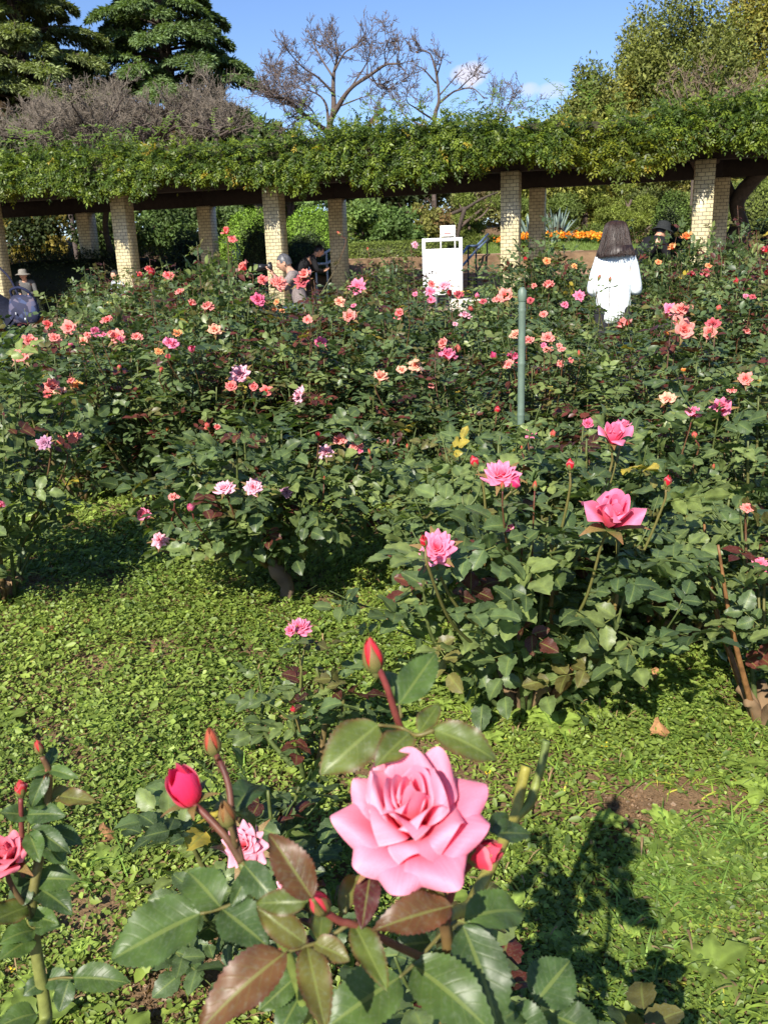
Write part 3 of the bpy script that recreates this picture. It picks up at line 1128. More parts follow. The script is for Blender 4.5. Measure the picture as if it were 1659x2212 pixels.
def bloom_mesh(kind, seed, nu=5, nv=6, subdiv=0):
    """a rose of about unit diameter opening along +z, its base at the origin"""
    rg = np.random.default_rng(seed)
    mb = MB()
    if kind == 'O':            # fully open, many pointed reflexed petals
        n = 34
        for i in range(n):
            s = i / (n - 1)
            petal(mb, i * 2.4 + rg.normal(0, .15), .30 + .20 * s + rg.normal(0, .02), .10 + .13 * s, 8 + 40 * s, 12 + 92 * s ** .9 + rg.normal(0, 6), .7 - .5 * s, .2 + .8 * s, .02 + .03 * s, .06 - .05 * s, nu, nv, 1.0, 1, rg, .55)
    elif kind == 'F':          # flat-topped full cluster bloom
        n = 26
        for i in range(n):
            s = i / (n - 1)
            petal(mb, i * 2.4 + rg.normal(0, .2), .34 + .14 * s + rg.normal(0, .03), .12 + .11 * s, 5 + 30 * s, 15 + 75 * s + rg.normal(0, 9), .6 - .3 * s, .3 + .5 * s, .03, .05 - .03 * s, nu, nv, 1.0, 0, rg, .5)
    elif kind == 'T':          # hybrid tea: high spiral heart, broad outer petals turned back
        n = 22
        for i in range(n):
            s = i / (n - 1)
            petal(mb, i * 2.4 + .3 + rg.normal(0, .1), .44 + .14 * s - .05 * (s > .75), .11 + .21 * s ** .8, 6 + 26 * s, -9 + 104 * max(0, s - .22) ** 1.05 / .78 + rg.normal(0, 4), 1.15 - .95 * s, .05 + 1.0 * s ** 1.5, .015 + .05 * s, .10 - .09 * s, nu, nv, 1.5, 1, rg, .45)
    elif kind == 'H':          # half open: an upright goblet, four broad outer petals falling away
        n = 9
        for i in range(n):
            s = i / (n - 1)
            petal(mb, i * 2.4 + rg.normal(0, .1), .58 + .05 * s, .16 + .13 * s, 16 + 6 * s, -14 + 22 * s + rg.normal(0, 3), 1.15 - .45 * s, .1 + .4 * s, .03 + .04 * s, .06 - .03 * s, nu, nv, 1.2, .15, rg, .25)
        for ph, L, th1, W in ((-.35, .70, 62, .32), (-1.9, .62, 125, .26), (2.5, .66, 30, .28)):
            petal(mb, ph, L, W, 30, th1, .45, .8, .07, .02, nu, nv, 1.3, .2, rg, .3)
    elif kind in 'BG':         # bud: petal sheets wrapped round an egg, a slanting lip where each one ends
        prof = lambda z: .25 * (1.0 if kind == 'B' else .95) * np.sin(np.pi * np.clip(.06 + .91 * z, 0, 1) ** .70) ** .9
        for i in range(5 if kind == 'B' else 3):
            ph0 = i * 2.15
            u = np.linspace(-1, 1, nu + 4)
            v = np.linspace(0, 1, nv + 3)
            U, Vv = np.meshgrid(u, v)
            top = .99 - .22 * np.abs(U) ** 1.7 - .065 * i * (kind == 'B') + .03 * np.sin(5 * U + i)
            Z = Vv * top
            flare = (.04 + .026 * i) * np.clip(Vv - .55, 0, 1) * (1 if kind == 'B' else .3)
            rad = prof(Z) * (1 + .035 * i + .05 * U) + flare * (1 + .8 * np.abs(U)) + .008
            an = ph0 + U * (1.35 - .25 * Vv)
            p = np.stack([rad * np.cos(an), rad * np.sin(an), Z * .95 + .03], -1)
            col = np.stack([np.clip(Vv * 1.1, 0, 1), .35 * (Vv > .85) * (i > 2) + 0 * U, 0 * U], -1)
            n1, n2 = p.shape[1], p.shape[0]
            ii_, jj_ = np.meshgrid(np.arange(n1 - 1), np.arange(n2 - 1))
            q = (jj_ * n1 + ii_).ravel()
            mb.add(p.reshape(-1, 3), np.stack([q, q + 1, q + n1 + 1, q + n1], 1), col.reshape(-1, 3), np.stack([Vv, U * .5 + .5, np.full_like(U, ph0)], -1).reshape(-1, 3))
    return mb


def calyx_mesh(seed, closed, h=0.9):
    """receptacle and five sepals under a bud"""
    rg = np.random.default_rng(seed)
    mb = MB()
    prof = [(-.22, .03), (-.18, .085), (-.08, .115), (.0, .11), (.07, .13)]
    a = np.linspace(0, 2 * np.pi, 9)[:-1]
    v = np.concatenate([np.stack([r * np.cos(a), r * np.sin(a), np.full(8, z)], 1) for z, r in prof])
    f = [(k * 8 + i, k * 8 + (i + 1) % 8, (k + 1) * 8 + (i + 1) % 8, (k + 1) * 8 + i) for k in range(4) for i in range(8)]
    mb.add(v, f, (0.11, 0.12, 0.035))
    for i in range(5):
        ph = i * 1.2566 + rg.uniform(0, .3)
        if closed:
            rows = 9
            t = np.linspace(0, 1, rows)
            zt = .02 + t * (.86 + rg.normal(0, .05))
            egg = .27 * np.sin(np.pi * np.clip(.06 + .91 * zt, 0, 1) ** .70) ** .9 + .016 + .10 * np.clip(t - .7, 0, 1) ** 1.2
            half = np.interp(t, [0, .25, .6, .85, 1], [.62, .60, .38, .14, .02])
            p = []
            for k in range(rows):
                for a_ in (-1, -.5, 0, .5, 1):
                    an = ph + a_ * half[k]
                    rr = egg[k] * (1 + .04 * (1 - abs(a_)))
                    p.append((rr * math.cos(an), rr * math.sin(an), zt[k]))
            f = [(k * 5 + j, k * 5 + j + 1, (k + 1) * 5 + j + 1, (k + 1) * 5 + j) for k in range(rows - 1) for j in range(4)]
            c = np.repeat(t[:, None] * (np.array([.20, .09, .04]) - np.array([.12, .15, .04])) + np.array([.12, .15, .04]), 5, axis=0)
            mb.add(np.array(p), f, c)
            continue
        else:
            th0, th1, L = 50, 105 + rg.normal(0, 20), h * .6
            w = .10
        u = np.array([-1, 0, 1.0])
        vv = np.linspace(0, 1, 7)
        th = np.radians(th0 + (th1 - th0) * vv)
        dv = L / 6
        r = .10 + np.concatenate([[0], np.cumsum(np.sin((th[1:] + th[:-1]) / 2) * dv)])
        z = .02 + np.concatenate([[0], np.cumsum(np.cos((th[1:] + th[:-1]) / 2) * dv)])
        wid = w * np.array([.8, 1, .95, .75, .5, .28, .06])
        er, et = V3(math.cos(ph), math.sin(ph), 0), V3(-math.sin(ph), math.cos(ph), 0)
        p = []
        for k in range(7):
            for a_ in u:
                rr = r[k] - (abs(a_) * wid[k] * .45 if closed else 0) + .012
                p.append(er * rr + et * a_ * wid[k] + V3(0, 0, z[k]))
        f = [(k * 3 + j, k * 3 + j + 1, (k + 1) * 3 + j + 1, (k + 1) * 3 + j) for k in range(6) for j in range(2)]
        c = np.repeat(np.linspace(0, 1, 7)[:, None] * (np.array([.20, .10, .04]) - np.array([.12, .15, .04])) + np.array([.12, .15, .04]), 3, axis=0)
        mb.add(np.array(p), f, c)
    return mb


BLOOMS = {}
for k_, seeds in (('O', (1, 2, 3)), ('F', (4, 5, 6)), ('T', (7, 8)), ('H', (9, 10)), ('B', (12,)), ('G', (13,))):
    BLOOMS[k_] = []
    for s_ in seeds:
        me = bloom_mesh(k_, s_).mesh('rose_bloom', True)
        me.materials.append(M_petal)
        BLOOMS[k_].append(me)
FINEB = {}
for k_, s_ in (('O', 1), ('T', 8), ('H', 9), ('B', 12), ('G', 13)):
    me = bloom_mesh(k_, s_, 11, 12).mesh('rose_bloom', True)
    me.materials.append(M_petal)
    FINEB[k_] = me
CALYX = []
for s_, cl in ((1, False), (2, True)):
    me = calyx_mesh(s_, cl).mesh('calyx', True)
    me.materials.append(M_cane)
    CALYX.append(me)

PET = {'pk': (.92, .19, .37), 'lp': (.92, .48, .60), 'co': (.88, .16, .13), 'sa': (.90, .27, .20), 'pe': (.92, .46, .26), 'or': (.90, .34, .04),
       're': (.58, .012, .035), 'mg': (.75, .04, .20), 'mv': (.55, .25, .42), 'yo': (.92, .45, .07)}
PETNAME = {'pk': 'pink', 'lp': 'pale pink', 'co': 'coral', 'sa': 'salmon', 'pe': 'peach', 'or': 'orange', 're': 'red', 'mg': 'magenta', 'mv': 'mauve', 'yo': 'yellow orange'}


def place_bloom(bush, me, pos, axis, size, col, name='rose_bloom', calyx=None, spin=0.0):
    o = link(name, me, bush)
    o.location = Vector(pos) - bush.location
    qz = Vector(axis).to_track_quat('Z', 'Y')
    o.rotation_mode = 'QUATERNION'
    from mathutils import Quaternion
    o.rotation_quaternion = qz @ Quaternion((0, 0, 1), spin)
    o.scale = (size,) * 3
    o.color = (*col, 1)
    if calyx is not None:
        link('calyx', CALYX[calyx], o)
    return o
# ------------------------------------------------------------------ low weeds and grass between the bushes
def cover_mesh():
    rg = np.random.default_rng(5)
    mb = MB()
    bare = [(P(1400, 1735, 1.0), 0)]
    spots = []
    for px, py, r_ in ((1420, 1730, .17), (1330, 1760, .10), (30, 1285, .16), (450, 2120, .10), (330, 2150, .08), (1130, 1330, .12), (1110, 1420, .12), (700, 1500, .06), (150, 1540, .05), (600, 2150, .09)):
        g = PZ(px, py, 0.0)
        spots.append((g[0], g[1], r_))

    def scatter(y0, y1, dens):
        area_w = lambda y: 0.56 * y + 1.0
        n = int(dens * (area_w(y0) + area_w(y1)) * (y1 - y0))
        y = rg.uniform(y0, y1, n)
        x = rg.uniform(-1, 1, n) * area_w(y)
        keep = np.ones(n, bool)
        for sx, sy, r_ in spots:
            d = np.hypot((x - sx), (y - sy) * .8) / r_
            keep &= d + .35 * noise3(np.stack([x * 14, y * 14, 0 * x], 1), 2) > rg.uniform(.10, 1.10, n)
        thin = noise3(np.stack([x * 5, y * 5, 0 * x + 4], 1), 21)
        keep &= (thin > -0.45) | (rg.uniform(0, 1, n) < .35)
        return x[keep], y[keep]

    round6 = np.array([[0, 0, 0], [-.30, .35, .03], [-.36, .72, .04], [0, 1, -.03], [.36, .72, .04], [.30, .35, .03], [0, .5, -.04]], float)
    round_t = (round6, [np.array([[0, 6, 1], [1, 6, 2], [2, 6, 3], [3, 6, 4], [4, 6, 5], [5, 6, 0]])])
    hill = lambda x, y: 0.038 + 0.034 * noise3(np.stack([x * 3, y * 3, 0 * x], 1), 31) + .008 * noise3(np.stack([x * 9, y * 9, 0 * x], 1), 33)
    # small round leaves, most of them
    for y0, y1, dens, s0 in ((0.85, 1.6, 27000, .0125), (1.6, 2.4, 21000, .0135), (2.4, 3.6, 13500, .0160), (3.6, 5.6, 6500, .022)):
        x, y = scatter(y0, y1, dens)
        n = len(x)
        lay = rg.uniform(0, 1, n) ** .6
        z = soil_z(x, y) + lay * np.maximum(hill(x, y), .006) + .003
        az = rg.uniform(0, 6.28, n)
        D = np.stack([np.cos(az), np.sin(az), rg.normal(.15, .35, n)], 1)
        N = np.stack([rg.normal(-.05, .5, n), rg.normal(-.25, .5, n), np.ones(n)], 1)
        k = noise3(np.stack([x * 1.7, y * 1.7, 0 * x], 1), 41)
        a = np.clip(.5 + .35 * k + rg.normal(0, .25, n), 0, 1)[:, None]
        col = np.array([0.088, 0.146, 0.024]) * (1 - a) + np.array([0.275, 0.355, 0.066]) * a
        col = col * rg.uniform(.75, 1.25, (n, 1)) * (.8 + .2 * lay[:, None])
        big = rg.uniform(0, 1, n)
        sz = s0 * rg.uniform(.5, 1.3, n) * np.where(big < .05, 2.0, 1)
        mb.inst(*round_t, frames(D, N, sz * 1.1, sz * rg.uniform(.4, 1.1, n)), np.stack([x, y, z], 1), col)
    # grass blades
    bl = []
    for t in np.linspace(0, 1, 5):
        w = .5 * (1 - t) ** .6
        bl += [(-w, t - .25 * t * t, -.55 * t * t), (w, t - .25 * t * t, -.55 * t * t)]
    blade = (np.array(bl, float), [np.array([[2 * i, 2 * i + 1, 2 * i + 3, 2 * i + 2] for i in range(4)])])
    for y0, y1, dens, s0 in ((0.85, 1.8, 5200, .075), (1.8, 3.0, 4200, .08), (3.0, 5.6, 2000, .09)):
        x, y = scatter(y0, y1, dens)
        g = noise3(np.stack([x * 1.6 + 3, y * 1.6, 0 * x], 1), 51)
        right = np.clip((x / np.maximum(y, .5)) * 3, -.3, .5)
        keep = g + right + rg.normal(0, .3, len(x)) > .05
        x, y = x[keep], y[keep]
        n = len(x)
        az = rg.uniform(0, 6.28, n)
        D = np.stack([np.cos(az) * .8, np.sin(az) * .8, rg.uniform(.15, .8, n)], 1)
        N = np.stack([-np.cos(az), -np.sin(az), np.full(n, .9)], 1)
        sz = s0 * rg.uniform(.55, 1.5, n)
        col = np.array([0.215, 0.300, 0.048]) * rg.uniform(.6, 1.5, (n, 1)) * np.where(rg.uniform(0, 1, (n, 1)) < .05, np.array([2.2, 1.5, 1.6]), 1)
        mb.inst(*blade, frames(D, N, sz, rg.uniform(.004, .0075, n)), np.stack([x, y, soil_z(x, y) + .008], 1), col)
    # longer tufts of grass
    for px, py, m, hh in [(360, 1600, 60, .12), (420, 1560, 50, .11), (300, 1680, 60, .12), (480, 1640, 60, .11), (250, 1500, 40, .10), (540, 1480, 40, .10), (560, 1250, 40, .12), (450, 1240, 40, .12), (640, 1240, 50, .13),
                          (1560, 1900, 70, .11), (1500, 1840, 60, .10), (1620, 1840, 60, .11), (1450, 2000, 50, .10), (1330, 1470, 50, .11), (1400, 1520, 60, .12), (1500, 1560, 50, .11), (1280, 1900, 50, .09), (150, 1760, 40, .10),
                          (330, 1760, 60, .11), (200, 1950, 40, .09), (1600, 2000, 50, .10), (1350, 2130, 50, .09), (760, 1400, 40, .10), (880, 1330, 40, .11), (100, 1430, 40, .10), (700, 1330, 40, .11), (1560, 1640, 60, .12), (1240, 1640, 50, .10)]:
        g = PZ(px, py, 0)
        for q in range(3):
            cx, cy = g[0] + rg.normal(0, .07), g[1] + rg.normal(0, .09)
            m2 = m // 2
            az = rg.uniform(0, 6.28, m2)
            D = np.stack([np.cos(az) * .7, np.sin(az) * .7, rg.uniform(.3, 1.3, m2)], 1)
            N = np.stack([-np.cos(az), -np.sin(az), np.full(m2, .9)], 1)
            T = np.stack([cx + rg.normal(0, .022, m2), cy + rg.normal(0, .022, m2), np.full(m2, float(soil_z(cx, cy)) + .004)], 1)
            mb.inst(*blade, frames(D, N, hh * rg.uniform(.5, 1.25, m2), rg.uniform(.004, .0075, m2)), T, np.array([0.15, 0.245, 0.045]) * rg.uniform(.6, 1.5, (m2, 1)))
    # crumbs of soil and grit on the bare spots
    for sx, sy, r_ in spots:
        n = int(5200 * r_)
        rr, aa = np.sqrt(rg.uniform(0, 1, n)) * r_ * 1.25, rg.uniform(0, 6.28, n)
        x, y = sx + rr * np.cos(aa), sy + rr * np.sin(aa) * 1.2
        for q in range(3):
            mb.inst(np.array([[-.5, -.4, 0], [.5, -.5, .1], [.4, .5, 0], [-.5, .4, .15]]), [np.array([[0, 1, 2, 3]])], frames(rg.normal(size=(n, 3)), rg.normal(size=(n, 3)), rg.uniform(.002, .008, n) * rg.uniform(.5, 1.6, n)), np.stack([x, y, soil_z(x, y) + .002], 1), np.array([.22, .14, .08]) * rg.uniform(.5, 1.5, (n, 1)))
    # dry straw and crumbs of old leaves
    x, y = scatter(.85, 4.5, 260)
    n = len(x)
    az = rg.uniform(0, 6.28, n)
    mb.inst(*blade, frames(np.stack([np.cos(az), np.sin(az), rg.normal(.1, .15, n)], 1), np.tile(V3(0, 0, 1.), (n, 1)), rg.uniform(.015, .06, n), rg.uniform(.003, .007, n)), np.stack([x, y, soil_z(x, y) + rg.uniform(.01, .05, n)], 1), np.array([.32, .22, .11]) * rg.uniform(.5, 1.3, (n, 1)))
    # broader weeds: rosettes of toothed leaves
    nt = leaf_template(9, .12, .12, .3, .22, .05, 2)
    for y0, y1, dens in ((0.85, 2.2, 26), (2.2, 5.2, 16)):
        x, y = scatter(y0, y1, dens)
        for cx, cy in zip(x, y):
            m = rg.integers(5, 9)
            az = np.arange(m) * 6.28 / m + rg.uniform(0, 6)
            D = np.stack([np.cos(az), np.sin(az), rg.uniform(.2, .6, m)], 1)
            sz = rg.uniform(.035, .085) * rg.uniform(.7, 1.2, m)
            col = np.array([0.23, 0.32, 0.06]) * rg.uniform(.7, 1.3) * rg.uniform(.85, 1.15, (m, 1))
            mb.inst(nt[0], nt[1], frames(D, np.tile(V3(0, 0, 1), (m, 1)), sz, sz * rg.uniform(.9, 1.3)), np.tile(V3(cx, cy, float(soil_z(cx, cy)) + .02), (m, 1)), col, nt[2])
    # runners of thin stalk and tiny yellow flowers
    for y0, y1, dens in ((0.85, 2.2, 40), (2.2, 4.5, 30)):
        x, y = scatter(y0, y1, dens)
        for cx, cy in zip(x, y):
            z = float(soil_z(cx, cy))
            h = rg.uniform(.04, .11)
            az = rg.uniform(0, 6.28)
            c = bez([V3(cx, cy, z), V3(cx, cy, z + h * .6) + V3(math.cos(az), math.sin(az), 0) * h * .3, V3(cx, cy, z + h) + V3(math.cos(az), math.sin(az), 0) * h * .9], 3)
            tube(mb, c, .0009, 3, (.12, .16, .05), False)
            if rg.uniform() < .38 and noise3(np.array([cx * 2, cy * 2, 0.]), 61) > -.1:
                m = 5
                a2 = rg.uniform(0, 6.28, m)
                D = np.stack([np.cos(a2), np.sin(a2), rg.uniform(0, .8, m)], 1)
                mb.inst(*round_t, frames(D, np.tile(V3(0, 0, 1.), (m, 1)), .0055), c[-1] + rg.normal(0, .004, (m, 3)), np.tile([.75, .52, .03], (m, 1)))
    return mb


tag(cover_mesh().build('ground_cover', M_cover), 'low bright green clover, weeds and grass covering the rose bed soil', 'ground cover', kind='stuff')

# fallen dry leaves
dry = leaf_template(9, .10, -.5, -.35, .42, .12, 1)
M_dry = vcol('dry_leaf', 0.8, 0.3, 150)
for (px, py, s_, lab) in ((328, 1803, .062, 'curled brown dry leaf lying in the weeds below the magenta bud'), (232, 1818, .05, 'torn tan dry leaf left of the large curled brown leaf'),
                          (122, 1363, .06, 'small tan dry leaf on the weeds at the far left of the bed'), (185, 1345, .035, 'tiny dark dry leaf just right of the tan leaf at the left'),
                          (330, 1402, .045, 'reddish brown dry leaf on the weeds in the middle of the open patch'), (640, 1630, .03, 'small red brown fallen leaf under the small red bud'),
                          (1435, 1590, .06, 'narrow tan dry leaf on the grass right of the middle bush'), (1390, 1460, .05, 'pale tan fallen leaf on the sunlit weeds behind the middle bush')):
    g = PZ(px, py, 0.03)
    mb = MB()
    az = rng.uniform(0, 6.28)
    D = np.array([[math.cos(az), math.sin(az), .15]])
    mb.inst(dry[0], dry[1], frames(D, np.array([[.25, -.5, 1.]]), np.array([s_]), np.array([s_ * 1.1])), np.zeros((1, 3)), np.array([[0.30, 0.155, 0.065]]) * rng.uniform(.75, 1.2), dry[2] * .85)
    c = bez([V3(0, 0, 0), -D[0] * s_ * .2, -D[0] * s_ * .42 + V3(0, 0, .006)], 3)
    tube(mb, c, .0011, 4, (.2, .1, .05))
    o = mb.build('dry_leaf', M_dry, None, True)
    o.location = g
    tag(o, lab, 'leaf')
# ------------------------------------------------------------------ the rose bushes of the bed
VAR = []
for s_ in range(9):
    fol, wood = bush_meshes(100 + s_, 1.0, .43, canes=12 + s_ % 3, L=.088, red=(.02, .13, .05)[s_ % 3], light=(.3, .5, .2)[s_ % 3], shoots=(1, 5, 2)[s_ % 3], fill=130)
    mf = fol.mesh('foliage')
    mf.materials.append(M_rose)
    mw = wood.mesh('canes', True)
    mw.materials.append(M_cane)
    VAR.append((mf, mw))
BUSHES = []          # [root, x, y, height, blooms]


def add_bush(x, y, h, w=1.0, var=None):
    z = float(hgt(x, y))
    # the crowns leave the people, the sign and the bag in sight, as cut back roses do along the paths
    pc = 829.5 + np.dot(V3(x, y, z + h) - CAM, CR) / np.dot(V3(x, y, z + h) - CAM, _f) * F
    hw = .34 * w / y * F
    for a0, a1, lim in ((-200, 70, 705), (590, 690, 652), (925, 1010, 655), (1285, 1375, 688)):
        if pc + hw > a0 and pc - hw < a1:
            h = max(.5, min(h, .95 * (P(pc, lim, y)[2] - z)))
    root = thing('rose_bush', None, 'rose bush', (x, y, z), 'rose bushes in the bed')
    v = VAR[rng.integers(len(VAR)) if var is None else var]
    rz = rng.uniform(0, 6.28)
    for nm, me in (('foliage', v[0]), ('canes', v[1])):
        o = link(nm, me, root)
        o.rotation_euler = (0, 0, rz)
        o.scale = (w, w, h)
    b = [root, x, y, h, []]
    BUSHES.append(b)
    return b


def row(d, pxs, h, w=1.0, dj=.12):
    for px in pxs:
        dd = d + rng.uniform(-dj, dj)
        p = P(px, 700, dd)
        add_bush(p[0], dd, h * rng.uniform(.92, 1.06), w * rng.uniform(.95, 1.12))


row(4.95, (130, 300, 460, 640, 800), .98, 1.0)
row(4.45, (990, 1180), .80, .95)
row(4.35, (1400, 1560, 1700), .86, 1.0)
row(5.75, (-40, 110, 290, 470, 650, 840, 1010, 1200, 1380, 1570, 1720), 1.03)
row(6.65, (30, 190, 370, 540, 700, 870, 1060, 1230, 1420, 1580, 1700), 1.06)
row(7.6, (150, 320, 470, 640, 790, 1010, 1130, 1250, 1460, 1600), 1.10)
row(8.8, (90, 230, 380, 520, 660, 810, 900, 1180, 1420, 1540, 1660), 1.12)
row(10.0, (60, 190, 320, 450, 580, 700, 800, 890, 1080, 1200, 1330, 1450, 1570), 1.1)
row(11.2, (0, 120, 240, 360, 480, 740, 860, 1050, 1160, 1290, 1400, 1500, 1610), 1.05)

# taller bushes that stand out of the rows
for px, d, h, w, v_ in ((495, 5.9, 1.32, .85, 0), (735, 6.3, 1.28, .9, 1), (885, 8.6, 1.45, 1.1, 4), (120, 7.9, 1.4, 1.0, 1), (445, 6.6, 1.35, .9, 7), (1500, 8.5, 1.45, 1.0, 3), (1440, 8.6, 1.5, .9, 6),
                        (1590, 7.4, 1.4, 1.0, 4), (1180, 8.7, 1.45, 1.1, 2), (760, 7.0, 1.3, 1.0, 5), (560, 7.6, 1.45, .9, 4), (1640, 6.3, 1.2, 1.0, 1)):
    p = P(px, 700, d)
    add_bush(p[0], d, h, w, v_)

# bushes nearer to the camera, each grown by itself
SPEC = []


def near_bush(px, py, d, H, Rr, seed, canes, L, spacing, clear, base_r=.05, red=.03, light=.35, sub=3, fill=0, tmpl=None, trunk=0.0, shoots=0, lean=(0, 0), old_p=.4, old_col=(0.15, 0.09, 0.04)):
    red = min(red, .018)
    g = P(px, py, d)
    x, y = g[0], g[1]
    root = thing('rose_bush', None, 'rose bush', (x, y, float(soil_z(x, y))), 'rose bushes in the bed')
    fol, wood = bush_meshes(seed, H - trunk, Rr, canes=canes, L=L, tmpl=tmpl or NEAR, clear=clear, spacing=spacing, red=red, light=light, shoots=shoots, fill=fill, base_r=base_r, sub=sub, old_p=old_p, old_col=old_col)
    f = fol.build('foliage', M_near, root)
    c = wood.build('canes', M_cane, root, True)
    for o in (f, c):
        o.location = (lean[0], lean[1], trunk)
    if trunk or base_r > .06:
        mb = MB()
        rg = np.random.default_rng(seed)
        if trunk:
            pts = bez([V3(0, 0, -.03), V3(.02, 0, trunk * .4), V3(lean[0] * .6 + .01, lean[1] * .6, trunk * .8), V3(lean[0], lean[1], trunk + .03)], 5)
            rad = np.linspace(.034, .026, len(pts)) * (1 + .25 * noise3(pts * 40, seed))
            rad[-3:] *= 1.25
            tube(mb, pts, rad, 10, np.array([.15, .105, .07]))
            for k in range(4):
                az = k * 1.6 + rg.uniform(0, .5)
                e = pts[-1] + V3(math.cos(az) * .08, math.sin(az) * .08, .09)
                tube(mb, bez([pts[-2], (pts[-1] + e) / 2 + V3(0, 0, -.01), e], 4), np.linspace(.018, .010, 9), 7, np.array([.15, .11, .06]))
        else:
            for k in range(6):
                az = k * 1.05 + rg.uniform(0, .5)
                e = V3(math.cos(az) * base_r * 1.2, math.sin(az) * base_r * 1.2, .10)
                tube(mb, bez([V3(0, 0, -.03), e * .6 + V3(0, 0, .02), e], 4), np.linspace(.026, .014, 9) * rg.uniform(.8, 1.2), 7, np.array([.20, .13, .07]))
        mb.build('trunk', M_bark, root, True)
    b = [root, x, y, H, []]
    BUSHES.append(b)
    return b


B_trunk = near_bush(612, 1285, 3.32, .74, .44, 21, 11, .100, .055, .18, trunk=.17, lean=(-.05, .02), sub=4, fill=110)
B_left = near_bush(0, 1270, 3.40, 1.10, .40, 22, 11, .095, .06, .25, base_r=.08, light=.45, sub=4, fill=70)
B_mid = near_bush(1128, 1545, 2.37, .74, .40, 23, 13, .112, .068, .30, base_r=.08, light=.5, sub=2, fill=12, old_p=.45, old_col=(.28, .13, .045))
B_right = near_bush(1648, 1575, 2.22, .74, .36, 24, 9, .085, .075, .42, base_r=.07, light=.55, sub=2, red=.05, old_p=.6, old_col=(.21, .105, .04))
B_r2 = near_bush(1330, 1330, 3.15, .66, .44, 25, 12, .11, .065, .25, base_r=.07, light=.45, sub=3, fill=40)
B_r3 = near_bush(1600, 1290, 3.25, .92, .44, 26, 12, .10, .06, .25, base_r=.07, light=.35, sub=3, fill=40, red=.05)
B_r4 = near_bush(985, 1290, 3.55, .70, .42, 27, 11, .11, .065, .25, base_r=.07, light=.6, sub=3, fill=40)

B_slim = near_bush(1305, 1000, 6.15, 1.18, .16, 34, 5, .080, .10, .35, base_r=.04, light=.4, sub=2, tmpl=T_far)
B_r5 = near_bush(1040, 1400, 2.85, .80, .34, 28, 12, .085, .055, .25, base_r=.07, light=.75, sub=4, fill=50)
B_r6 = near_bush(1215, 1400, 2.95, .80, .34, 29, 12, .085, .055, .25, base_r=.07, light=.6, sub=4, fill=50)
B_r7 = near_bush(1480, 1330, 2.75, .62, .36, 30, 11, .095, .06, .25, base_r=.07, light=.4, sub=3, fill=30)

